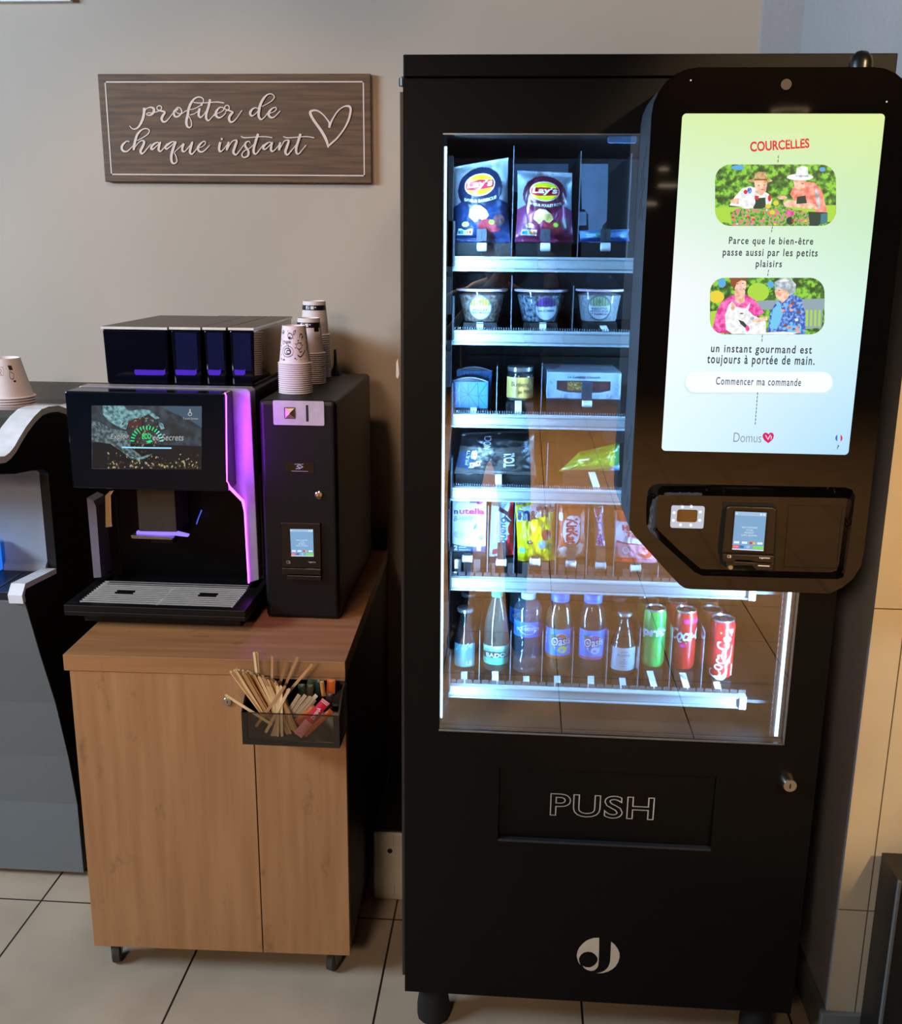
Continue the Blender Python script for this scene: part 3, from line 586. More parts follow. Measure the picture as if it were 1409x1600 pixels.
sh = [(14, 'e', (330, 372, 45, 18)), (14, 'e', (930, 385, 22, 16)), (1, 'p', [(165, 655), (1030, 638), (1030, 790), (165, 790)]),
      (4, 'p', [(270, 640), (300, 590), (360, 520), (420, 505), (500, 530), (550, 560), (572, 600), (560, 655), (430, 660)]), (11, 'e', (413, 535, 16, 22)), (10, 'e', (385, 545, 14, 16)), (10, 'e', (555, 590, 12, 24)),
      (3, 'e', (330, 610, 55, 20)), (3, 'p', [(445, 470), (540, 470), (530, 540), (495, 575), (455, 545)]), (6, 'p', [(445, 590), (525, 585), (530, 665), (440, 665)]), (10, 'p', [(450, 570), (480, 575), (475, 600), (450, 598)]),
      (2, 'e', (488, 465, 88, 14)), (2, 'p', [(445, 462), (450, 415), (480, 402), (520, 405), (538, 425), (540, 462)]), (4, 'e', (395, 615, 60, 50)),
      (5, 'p', [(700, 560), (730, 500), (800, 470), (880, 480), (930, 540), (965, 690), (890, 690), (840, 640), (760, 640)]), (3, 'p', [(722, 465), (812, 465), (805, 510), (770, 530), (735, 515)]),
      (3, 'p', [(650, 620), (690, 600), (880, 630), (900, 670), (740, 655), (660, 650)]), (3, 'e', (645, 585, 34, 14)), (6, 'p', [(750, 580), (810, 570), (820, 625), (745, 630)]), (6, 'p', [(830, 685), (965, 690), (960, 740), (900, 785), (830, 785)]), (7, 'p', [(920, 700), (968, 695), (966, 760), (915, 782)]),
      (4, 'e', (772, 440, 95, 24)), (4, 'p', [(738, 430), (750, 375), (790, 360), (825, 370), (832, 435)]), (12, 'p', [(738, 425), (832, 428), (832, 440), (738, 438)]),
      (9, 'p', [(275, 690), (340, 660), (480, 670), (560, 640), (640, 640), (760, 680), (830, 690), (840, 785), (290, 785)]), (6, 'e', (700, 750, 26, 28))]
sh += [(13, 'e', (478, 498, 6, 3)), (13, 'e', (516, 496, 6, 3)), (10, 'e', (502, 528, 12, 3)), (13, 'e', (790, 486, 8, 3)), (12, 'p', [(880, 500), (905, 560), (915, 660), (900, 660), (880, 570)]), (13, 'p', [(447, 452), (538, 452), (540, 462), (445, 463)])]
for k in range(46):
    x = rng.uniform(285, 830); y = rng.uniform(668, 775); sh.append((rng.choice((8, 8, 10, 15, 1, 4, 0)), 'e', (x, y, rng.uniform(5, 11), rng.uniform(4, 8))))
for (x, y) in ((600, 625), (545, 645), (690, 690), (712, 700), (575, 690)): sh.append((8 if x > 650 else 15, 'e', (x, y, 20, 16)))
photo('screen_photograph', (1117, 257, 1306, 353), 24, sh, 4.545, 1080, 180)
sh = [(14, 'e', (405, 50, 26, 30)), (14, 'e', (720, 60, 22, 22)), (15, 'e', (370, 140, 50, 40)), (1, 'e', (640, 110, 70, 60)), (1, 'p', [(320, 235), (420, 225), (420, 390), (320, 390)]),
      (16, 'p', [(640, 165), (1070, 150), (1070, 215), (640, 225)]), (16, 'p', [(940, 215), (1060, 215), (1050, 340), (940, 350)])]
for k in range(4): sh.append((1, 'p', [(950+k*27, 225), (963+k*27, 225), (960+k*27, 330), (947+k*27, 330)]))
sh += [(8, 'p', [(345, 345), (365, 250), (400, 175), (470, 130), (560, 125), (620, 160), (680, 245), (560, 300), (480, 375), (380, 375)]), (3, 'p', [(485, 100), (555, 100), (552, 170), (520, 190), (490, 165)]),
       (3, 'e', (522, 62, 42, 52)), (13, 'p', [(455, 20), (565, 16), (566, 40), (530, 32), (500, 50), (485, 95), (468, 70)]), (10, 'e', (535, 90, 16, 6)), (4, 'p', [(430, 350), (425, 260), (450, 190), (470, 170), (500, 205), (560, 215), (590, 175), (575, 230), (610, 260), (690, 300), (690, 380), (470, 380)]),
       (3, 'e', (475, 205, 12, 26)), (12, 'e', (600, 280, 14, 10)), (6, 'p', [(512, 288), (545, 300), (575, 335), (560, 345), (525, 315)]), (8, 'e', (570, 345, 12, 20)), (6, 'e', (532, 248, 12, 4)),
       (11, 'p', [(700, 360), (720, 230), (760, 170), (860, 120), (920, 150), (945, 250), (945, 385), (720, 385)]), (17, 'p', [(715, 345), (735, 220), (780, 175), (800, 250), (760, 350)]), (17, 'p', [(830, 325), (920, 330), (915, 375), (830, 365)]),
       (3, 'p', [(745, 100), (790, 80), (850, 110), (830, 150), (795, 180), (755, 140)]), (12, 'p', [(745, 95), (745, 45), (790, 18), (850, 20), (885, 60), (880, 110), (845, 130), (830, 105), (780, 85)]),
       (3, 'p', [(600, 290), (640, 275), (700, 270), (700, 292), (640, 305), (605, 302)])]
for k in range(16): sh.append((rng.choice((4, 5, 11, 17, 13)), 'e', (rng.uniform(800, 930), rng.uniform(165, 370), 11, 9)))
sh += [(13, 'e', (506, 56, 7, 3)), (13, 'e', (540, 53, 7, 3)), (13, 'e', (775, 98, 7, 3)), (4, 'e', (534, 90, 11, 3)), (4, 'p', [(760, 40), (800, 26), (845, 34), (800, 44)])]
sh += [(4, 'p', [(560, 378), (800, 365), (900, 372), (850, 386), (560, 386)])]
photo('screen_photograph', (1109, 434, 1288, 522.5), 23, sh, 4.1441, 1030, 430)

# payment recess
YP = YR-0.0005
a, b = at(1049, 789.5, YP), at(1098, 825, YP); c, d = at(1057.5, 795, YP), at(1088.5, 816, YP)
def rr2(x0, x1, z0, z1, r, Y): return rrect(x0, x1, z0, z1, r, Y, 4)
cf = MB().ring(rr2(a.x, b.x, b.z, a.z, 0.003, YP-0.004), rr2(c.x, d.x, d.z, c.z, 0.004, YP-0.004), (0, 0.004, 0)).build('scanner_frame', glow('scanner_glow', (205, 212, 226), 0.85), kiosk)
g = MB()
for p in ((1066, 792), (1080, 791.5), (1094, 800), (1053, 801), (1052, 813), (1093, 813), (1063, 820), (1079, 820.5)): g.lathe([(0, 0), (0.0022, 0), (0.0022, -0.0004), (0, -0.0004)], at(*p, YP-0.0041), 10, axis='y')
g.build('scanner_light', glow('scanner_led', (250, 252, 255), 1.6), kiosk)
MB().box(c.x-0.001, d.x+0.001, YP-0.001, YP, d.z-0.001, c.z+0.001).build('scanner_glass', mat('scanner_window', (96, 66, 30), 0.06, coat=0.5), kiosk)
a, b = at(1127, 785, YP), at(1213, 893, YP)
MB().prism([at(*p, YP-0.0008) for p in ((1130, 785), (1208, 787), (1214, 795), (1210, 893), (1141, 891), (1125, 880), (1122, 850))], (0, 0.0006, 0)).build('reader_cavity', mat('cavity_black', (3, 3, 3), 0.8), kiosk)
g = MB().prism([at(*p, YP-0.012) for p in ((1135, 794), (1139, 791.5), (1206, 793.5), (1213, 797), (1209, 867), (1128, 864))], (0, 0.011, 0))
g.prism([at(*p, YP-0.020) for p in ((1129, 866), (1210, 869), (1209, 880), (1178, 878), (1173, 876), (1150, 875), (1146, 880), (1129, 877))], (0, 0.018, 0))
g.prism([at(*p, YP-0.016) for p in ((1134, 877), (1209, 880), (1207, 892), (1182, 891), (1175, 884), (1134, 884))], (0, 0.014, 0), 0)
g.build('card_reader', mat('reader_brown_black', (34, 27, 22), 0.22), kiosk, bev=0.001)
def pay_screen(parent, q, Yc, name='reader_screen'):
    f = pquad(*q, Yc); F2 = lambda u, v, k=1: f(u, v)-Vector((0, 0.0003*k, 0))
    g = MB().poly([f(0, 0), f(1, 0), f(1, 1), f(0, 1)], 0)
    bx = lambda u0, u1, v0, v1, mi, k=1: g.poly([F2(u0, v0, k), F2(u1, v0, k), F2(u1, v1, k), F2(u0, v1, k)], mi)
    bx(0, 1, 0.90, 0.99, 1); bx(0, 1, 0.0, 0.025, 2)
    for i, (tx, hw) in enumerate((('SELECTIONNEZ', .25), ('VOTRE', .11), ('PRODUIT', .15), ('SUR L ECRAN', .25))):
        v0 = 0.575-i*0.068; g.text(tx, lambda u, v, v0=v0, hw=hw: F2(0.5-hw+2*hw*u, v0+0.042*v), 2)
    for i, (u0, mi) in enumerate(((0.04, 2), (0.29, 2), (0.54, 4), (0.78, 2))): bx(u0, u0+0.17, 0.165, 0.225, mi)
    bx(0.63, 0.71, 0.165, 0.225, 6, 2)
    bx(0.0, 0.24, 0.045, 0.12, 3); g.text('STOP', lambda u, v: F2(0.03+0.16*u, 0.065+0.035*v, 2), 2); bx(0.22, 0.36, 0.045, 0.12, 5); bx(0.66, 1.0, 0.04, 0.125, 7)
    g.poly([F2(0.5+0.06*cos(k*pi/8), 0.085+0.045*sin(k*pi/8)) for k in range(16)], 1)
    bx(0.80, 0.86, 0.92, 0.97, 2, 2); bx(0.90, 0.96, 0.92, 0.97, 2, 2); bx(0.03, 0.08, 0.925, 0.965, 2, 2)
    return g.build(name, [glow('pay_blue', (122, 168, 208), 1), glow('pay_bar', (158, 194, 226), 1), glow('pay_white', (226, 240, 250), 1), glow('pay_red', (226, 70, 84), 1), glow('pay_card_red', (214, 60, 50), 1),
                          glow('pay_darkblue', (24, 118, 196), 1), glow('pay_yellow', (240, 190, 80), 1), glow('pay_green', (130, 214, 110), 1)], parent)
MB().prism([at(*p, YP-0.0126) for p in ((1146, 796), (1201, 799), (1197, 864), (1142, 861))], (0, 0.0004, 0)).build('reader_bezel', mat('reader_glass', (10, 9, 10), 0.1), kiosk)
pay_screen(kiosk, ((1148.5, 799), (1197.5, 801), (1192.5, 861), (1143.5, 858.5)), YP-0.0130)
MB().lathe([(0, 0.006), (0.0045, 0.006), (0.005, 0), (0.0035, -0.003), (0, -0.003)], at(1141, 886, YP-0.014), 16, axis='y').build('reader_button', mat('button_brass', (190, 176, 140), 0.25, metal=0.8), kiosk)
g = MB(); mW = mat('print_white')
g.text('CB', prect(1136, 867.5, 1142.5, 871.5, YP-0.0205)).text('ingenico', prect(1186, 870.5, 1203, 873.5, YP-0.0205), bold=0.02).poly([at(*p, YP-0.0165) for p in ((1184, 883), (1202, 884), (1202, 885.5), (1184, 884.5))])
g.build('reader_lettering', mW, kiosk)
a = [at(*p, YP) for p in ((1232, 789.5), (1317, 791), (1307, 889), (1224, 886.5))]; ce = sum(a, Vector())/4
g = MB().ring([p-Vector((0, 0.0005, 0)) for p in a], [p+(ce-p)*0.018-Vector((0, 0.0005, 0)) for p in a], (0, 0.0004, 0)).build('blank_plate_joint', mat('vent_black'), kiosk)
# ------------------------------------------------------------------ shelves (parts of the machine)
RT = [1.537, 1.4105, 1.2615, 1.1258, 0.9525, 0.7340]; RB = [1.5120, 1.3855, 1.2380, 1.1018, 0.9285, 0.7105]
IY = 1.875                                           # front face of the goods
mTray = mat('tray_black', (20, 21, 25), 0.45); mBelt = mat('belt_black', (10, 10, 12), 0.6)
mBlock = mat('stop_block_blue_grey', (60, 66, 78), 0.4); mRoller = mat('roller_white', (224, 230, 236), 0.35)
mBrownA = clear('smoked_acrylic', (150, 140, 140), 0.04, 0.1, haze=0.35, hazecol=(120, 108, 106))
SHELF = []
for i in range(6):
    z0, z1 = RB[i], RT[i]
    sh_ = MB().box(WX0+0.004, 0.498, 1.836, 2.38, z0+0.006, z0+0.012).box(WX0+0.004, 0.498, 2.372, 2.38, z0+0.006, z1+0.05).build('shelf', mTray, VM)
    g = MB().box(WX0+0.006, 0.430, 1.824, 1.836, z0, z1, 0).box(WX0+0.006, 0.430, 1.8205, 1.8245, z1-0.003, z1, 0).box(WX0+0.006, 0.430, 1.8205, 1.8245, z0, z0+0.0025, 0)
    g.box(WX0+0.006, 0.430, 1.8236, 1.8242, z0+0.0045, z0+0.0055, 1).box(WX0+0.006, 0.430, 1.8236, 1.8242, z1-0.0055, z1-0.0045, 1)
    g.build('shelf_rail', [mAlu, mAluD], sh_)
    MB().box(WX0+0.0015, WX0+0.013, 1.818, 1.838, z0-0.0015, z1+0.001).build('end_cap', mCap, sh_, bev=0.001)
    MB().box(0.4245, 0.4375, 1.818, 1.838, z0-0.0015, z1+0.001).build('end_cap', mCap, sh_, bev=0.001)
    SHELF.append(sh_)
    if i in (1, 2, 3, 4, 5):
        g = MB()
        for k in range(74 if i < 4 else 0):
            x = WX0+0.012+k*0.0043
            if x < 0.19: g.box(x, x+0.0016, 1.8375, 1.8415, z0+0.013, z1+0.0045)
        if i >= 4:
            for k in range(36):
                x = WX0+0.012+k*0.0158
                if x < 0.43: g.box(x, x+0.0128, 1.8375, 1.8395, z0+0.013, z1+0.007)
        g.build('comb_strip', mBrownA if i >= 4 else mFrost, sh_)
def divider(i, px, yt, yb):
    a, b = at(px, yt, 1.842), at(px, yb, 1.842); x = (a.x+b.x)/2; z1 = a.z; z0 = min(b.z, RT[i])-0.012; z0 = max(z0, RB[i]+0.012)
    g = MB().box(x-0.0005, x+0.0005, 1.842, 2.33, z0, z1, 0).box(x-0.0007, x+0.0007, 1.8405, 1.842, z0, z1, 1)
    g.build('lane_divider', [mClear, mEdge], SHELF[i])
for i, px, yt, yb in ((0, 801, 228, 394), (0, 905, 236, 395), (0, 983, 240, 395), (1, 799, 430, 509), (1, 895, 447, 510), (2, 776, 572, 638), (2, 846, 567, 640), (3, 855, 692, 754),
                      (4, 762, 790, 890), (4, 803.5, 786, 892), (4, 869, 784, 894), (4, 917.5, 795, 895), (4, 960.5, 796, 897), (4, 1028, 884, 902),
                      (5, 749, 985, 1058), (5, 797.5, 985, 1060), (5, 847, 985, 1061), (5, 895, 985, 1063), (5, 948.5, 985, 1065), (5, 998.5, 980, 1066), (5, 1048, 980, 1068), (5, 1098, 985, 1070)):
    divider(i, px, yt, yb)
def belt(i, x0, x1, ypx, Y=IY):
    a, b = at(x0, ypx, Y), at(x1, ypx, Y); z = (a.z+b.z)/2
    MB().box(a.x, b.x, Y-0.006, 2.30, RB[i]+0.012, z-0.0002).build('lane_belt', mBelt, SHELF[i])
    return z
def tab(i, px, yt, yb, w=6, lean=0):
    a = at(px-w+lean, yt, 1.866); b = at(px+w+lean, yt, 1.866); c = at(px+w, yb, 1.8385); d = at(px-w, yb, 1.8385)
    MB().prism([d, c, b, a], (0, 0.0015, 0.0006)).build('stop_tab', mTab, SHELF[i], bev=0.0004)
def clamp(i, px, yt, ym, yb, w=7.5):
    Y = 1.850; a, b = at(px-w, yt, Y), at(px+w, ym, Y)
    blk = MB().box(a.x, b.x, Y, Y+0.008, b.z, a.z).box((a.x+b.x)/2-0.0007, (a.x+b.x)/2+0.0007, Y-0.0003, Y, b.z+0.004, a.z-0.005, 1).build('stop_block', [mBlock, mBelt], SHELF[i], bev=0.0006)
    c, d = at(px-w, ym+2, Y), at(px+w, yb, Y); r = (c.z-d.z)/2
    MB().lathe([(r*.8, c.x), (r, c.x+0.001), (r, d.x-0.001), (r*.8, d.x)], (0, Y+0.004, (c.z+d.z)/2), 18, axis='x').build('stop_roller', mRoller, SHELF[i])
for px in (752.5, 852, 946): clamp(0, px, 357.5, 377, 393)
for px, yt, yb in ((749.5, 504, 516.5), (848, 504.5, 517.5)): tab(1, px, yt, yb, 5.3)
tab(1, 946, 507, 518, 5.5, -5)
tab(2, 739.5, 637, 646, 5); tab(2, 809.5, 627, 647, 5.3); clamp(2, 917, 598, 624, 637, 7.5)
tab(3, 778.5, 740, 762, 5); tab(3, 933, 738, 765, 5.5, -9)
for px, y0 in ((730, 866), (783, 872), (836, 871), (892, 874), (938.5, 877), (993, 881)):
    c, d = at(px-7.5, y0+2, 1.852), at(px+7.5, y0+14, 1.852); r = (c.z-d.z)/2
    MB().lathe([(r*.6, c.x-0.001), (r, c.x), (r, c.x+0.0015), (r*.85, c.x+0.002), (r*.85, d.x-0.002), (r, d.x-0.0015), (r, d.x), (r*.6, d.x+0.001)], (0, 1.856, (c.z+d.z)/2), 18, axis='x').build('stop_roller', mRoller, SHELF[4])
    g = MB()
    for s_ in (-15, 15):
        a, b = at(px+s_-5, y0+8, 1.848), at(px+s_+5, y0+30, 1.848); g.box(a.x, b.x, 1.848, 1.8495, max(b.z, RB[4]+0.013), a.z)
    a, b = at(px-6, y0-(0 if px in (730, 836, 993) else 22), 1.854), at(px+6, y0+30, 1.854); g.box(a.x, b.x, 1.864, 1.8655, max(b.z, RB[4]+0.013), a.z)
    g.build('stop_upright', mBrownA, SHELF[4])
for px, yt, yb, ln in ((725, 1050, 1068, 0), (773.5, 1050, 1069, 0), (822, 1057, 1071, 0), (870.5, 1057, 1073, 0), (923, 1057, 1075, 0), (974, 1060, 1076, -2), (1023, 1049, 1077, -8), (1074, 1052, 1079, -8), (1123, 1066, 1081, -4)):
    tab(5, px, yt, yb, 5, ln)
# pusher plates behind the goods on the top shelf
for pts in (((907, 256), (950, 256), (948, 345), (941, 353), (939, 384), (920, 384), (919, 335), (913, 327), (909, 327)), ((803, 256), (888, 256), (886, 300), (804, 300)), ((903, 331), (916, 331), (916, 352), (903, 352))):
    MB().prism([at(*p, 2.02) for p in pts], (0, 0.004, 0)).build('pusher_plate', mat('pusher_grey', (150, 152, 168), 0.5), SHELF[0])

# ------------------------------------------------------------------ goods
def pm(x, y, Y): return (at(x+1, y, Y)-at(x, y, Y)).length
def bag(name, label, cat, cor, bulge, mats, mifn, deco=None, group=None, Y=IY, nu=84, nv=96, wr=0.0022, pinch=0.05, seed=0, sealv=0.06):
    """soft pouch between four pixel corners: rounded front and back with crimped ends and creases"""
    f = pquad(*cor, Y); b0 = (f(0.5, 0)+f(0.5, 1))/2
    t = thing(name, label, cat, (f(.5, 0).x, Y, min(f(0, 0).z, f(1, 0).z)), group=group)
    def prof(u, v):
        e = 1-abs(2*u-1)**2.6
        vv = max(0.0, min(1.0, (v-sealv)/(1-2*sealv)))
        return e*max(0.0, sin(pi*vv))**0.55
    def front(u, v, off=0.0):
        uu = 0.5+(u-0.5)*(1-pinch*sin(pi*v)); p = f(uu, v); k = prof(u, v)
        n = mnoise.noise(Vector((u*3.1+seed, v*4.2, seed)))*wr*2.2+mnoise.noise(Vector((u*9+seed, v*7, 3+seed)))*wr
        edge = min(1.0, 6*min(u, 1-u))
        rid = 0.0006*sin(v*180) if (v < sealv or v > 1-sealv) else 0
        return p+Vector((0, -(bulge*k+abs(n)*edge*1.0)-off-rid, 0))
    def rear(u, v):
        uu = 0.5+(u-0.5)*(1-pinch*sin(pi*v)); p = f(uu, v); return p+Vector((0, bulge*0.8*prof(u, v)+0.0008, 0))
    g = MB().grid(front, nu, nv, mifn).grid(rear, 10, 12, 0, flip=True)
    body = g.build('pouch', mats, t)
    if deco: deco(front, t)
    return t
def dpoly(g, S_, pts, mi, off=0.0007):                # fan-shaped decal so it follows the curved pouch
    n = len(pts); cu = sum(p[0] for p in pts)/n; cv = sum(p[1] for p in pts)/n; vs = [S_(cu, cv, off)]; fs = []; R = 4
    for r in range(1, R+1):
        for (u, v) in pts: vs.append(S_(cu+(u-cu)*r/R, cv+(v-cv)*r/R, off))
    for k in range(n): fs.append((0, 1+k, 1+(k+1) % n))
    for r in range(R-1):
        for k in range(n): a = 1+r*n; b = a+n; fs.append((a+k, b+k, b+(k+1) % n, a+(k+1) % n))
    g.add(vs, fs, mi, True)
def el(cu, cv, ru, rv, n=20, a0=0): return [(cu+ru*cos(2*pi*k/n+a0), cv+rv*sin(2*pi*k/n+a0)) for k in range(n)]
def dtext(g, S_, t, u0, u1, v0, v1, mi, off=0.0011, rot=False, arc=0.0, **k):
    def mp(x, y):
        if rot == 'up': return S_(u0+(u1-u0)*(1-y), v0+(v1-v0)*x, off)
        if rot == 'down': return S_(u0+(u1-u0)*y, v1-(v1-v0)*x, off)
        return S_(u0+(u1-u0)*x, v0+(v1-v0)*y+arc*(2*x-1)**2, off)
    g.text(t, mp, mi, **k)
P_ = lambda n, c=(128, 128, 128), r=0.35, **k: mat('print_'+n, c, r, var=k.pop('var', 0.03), **k)
foil = lambda n, c: mat('foil_'+n, c, 0.28, metal=0.15, var=0.10, scale=30)

# --- top shelf: two crisp bags and a flat packet
def crisp_mi(u, v):
    if ((u-0.5)/0.40)**2+((v-0.665)/0.27)**2 < 1: return 1
    if v > 0.50+0.07*cos(pi*(u-.5)*1.4)+0.02*sin(u*9): return 0
    return 2
def crisp_deco(flav, c1, tilt=0.0):
    def d(S_, t):
        g = MB(); W = P_('white', (238, 240, 244)); 
        dpoly(g, S_, el(0.50, 0.715, 0.275, 0.140, 28), 0, 0.0008); dpoly(g, S_, el(0.50, 0.715, 0.255, 0.125, 28), 1, 0.0016)
        dpoly(g, S_, [(0.50+0.25*cos(a), 0.715+0.122*sin(a)) for a in [pi*0.12+pi*0.76*k/12 for k in range(13)]]+[(0.60, 0.782), (0.40, 0.775)], 2, 0.0028)
        dpoly(g, S_, [(0.50+0.25*cos(a), 0.715+0.122*sin(a)) for a in [-pi*0.88+pi*0.76*k/12 for k in range(13)]]+[(0.62, 0.66), (0.42, 0.648)], 2, 0.0028)
        dtext(g, S_, "Lay's", 0.27, 0.73, 0.660, 0.775, 0, 0.0042, bold=0.03, shear=0.12)
        g.build('brand_badge', [W, P_('badge_red', (206, 30, 62)), P_('badge_yellow', (226, 226, 26))], t)
        g = MB(); dtext(g, S_, flav, 0.22, 0.80, 0.497, 0.535, 0, 0.0014, arc=0.035, bold=0.02); g.build('flavour_lettering', W, t)
        g = MB()
        dpoly(g, S_, [(0.30, 0.33), (0.32, 0.42), (0.40, 0.47), (0.52, 0.46), (0.62, 0.40), (0.66, 0.33), (0.58, 0.27), (0.40, 0.26)], 0, 0.0009)
        dpoly(g, S_, [(0.31, 0.37), (0.33, 0.43), (0.41, 0.465), (0.52, 0.455), (0.60, 0.405), (0.45, 0.36)], 1, 0.0013)
        dpoly(g, S_, el(0.24, 0.235, 0.07, 0.035, 10), 0, 0.0009); dpoly(g, S_, el(0.62, 0.22, 0.17, 0.07), 2, 0.0009); dpoly(g, S_, el(0.83, 0.27, 0.10, 0.07), 3, 0.0011); dpoly(g, S_, el(0.70, 0.25, 0.05, 0.03), 4, 0.0014)
        dpoly(g, S_, el(0.72, 0.16, 0.13, 0.03), 2, 0.0010)
        g.build('serving_picture', [P_('potato', (232, 204, 120), var=0.15), P_('potato_flesh', (240, 210, 170), var=0.15), P_('meat_red', (190, 60, 76), var=0.2), P_('meat_brown', (150, 92, 96), var=0.3), P_('herb', (150, 190, 60))], t)
        g = MB()
        dpoly(g, S_, [(0.09, 0.10), (0.36, 0.095), (0.37, 0.175), (0.12, 0.185)], 0, 0.0010)
        for k, mi in enumerate((1, 2, 3, 4, 5)): dpoly(g, S_, [(0.11+k*0.048, 0.115), (0.15+k*0.048, 0.115), (0.152+k*0.048, 0.155), (0.112+k*0.048, 0.155)], mi, 0.0015)
        dpoly(g, S_, el(0.18, 0.137, 0.03, 0.028, 12), 2, 0.0018)
        g.build('nutrition_badge', [W, P_('nutri_blue', (20, 110, 170)), P_('nutri_lightblue', (60, 170, 200)), P_('nutri_yellow', (236, 214, 120)), P_('nutri_orange', (236, 160, 100)), P_('nutri_red', (226, 90, 90))], t)
    return d
Fsil = foil('silver', (176, 184, 196))
belt(0, 706, 798, 379); belt(0, 806, 893, 380); belt(0, 908, 980, 379)
bag('crisp_bag', 'barbecue crisp bag, silver over dark blue, on the top shelf of the vending machine', 'crisp bag', ((706, 261), (794, 246), (797, 379), (705, 379)), 0.024,
    [Fsil, foil('navy', (34, 44, 74)), foil('blue', (38, 62, 110))], crisp_mi, crisp_deco('SAVEUR BARBECUE', 0), 'crisp bags on the top shelf', seed=2)
bag('crisp_bag', 'roast chicken crisp bag, silver over dark pink, on the top shelf of the vending machine', 'crisp bag', ((808, 266), (894, 270), (896, 380), (804, 378)), 0.024,
    [Fsil, foil('maroon', (96, 34, 60)), foil('rose', (150, 60, 104))], crisp_mi, crisp_deco('SAVEUR POULET ROTI', 0), 'crisp bags on the top shelf', seed=7)
def flat_deco(S_, t):
    g = MB(); dpoly(g, S_, [(0.12, 0.35), (0.4, 0.35), (0.4, 0.7), (0.12, 0.7)], 0); dpoly(g, S_, [(0.3, 0.5), (0.44, 0.5), (0.44, 0.75), (0.3, 0.75)], 1, 0.0012); dpoly(g, S_, el(0.85, 0.45, 0.05, 0.18), 0)
    g.build('print_panel', [P_('paleblue', (176, 206, 240)), P_('mint', (90, 200, 160))], t)
bag('snack_packet', 'flat silver blue packet lying alone in the emptiest lane of the top shelf', 'snack packet', ((903, 360), (983, 358), (984, 377), (905, 378)), 0.022, [foil('ice', (120, 168, 226)), foil('blue2', (60, 110, 190))], lambda u, v: 1 if v < 0.3 else 0, flat_deco, seed=11, wr=0.004, nu=30, nv=20)

# --- second shelf: three lidded ready-meal pots
def cylproj(cx, cy, rf):
    def m(p, off=0.0005):
        r = rf(p.z)+off; dx = max(-r*0.985, min(r*0.985, p.x-cx)); return Vector((cx+dx, cy-math.sqrt(r*r-dx*dx), p.z))
    return m
mPot = clear('pot_plastic', (232, 238, 244), 0.07, 0.05, haze=0.015)
def food(n, a, b, sc): return mat('food_'+n, a, 0.6, dark=b, scale=sc, bump=0.6)
POTS = [(751, 503.5, 455, 426, 28.3, 38.5, ('chicken', (206, 196, 180), (150, 76, 24), 160), (214, 206, 96), ('POULET', 'TIKKA MASALA'), (750, 481, 19.0, 20.5), 'ready meal pot with a yellow and white round label, chicken tikka'),
        (845, 504, 456, 428, 29.5, 40, ('sausage', (190, 196, 200), (36, 40, 50), 170), (110, 70, 150), ('SAUCISSES', ''), (853, 482.5, 18.5, 20.5), 'ready meal pot with a purple and white round label, sausages'),
        (937.5, 503.5, 455.5, 428, 29.5, 36, ('risotto', (214, 210, 206), (176, 166, 156), 200), (176, 196, 150), ('RISOTTO', 'PETITS POIS', 'ET PARMESAN'), (936.5, 481, 19, 20.5), 'ready meal pot with a pale green round label, risotto and peas')]
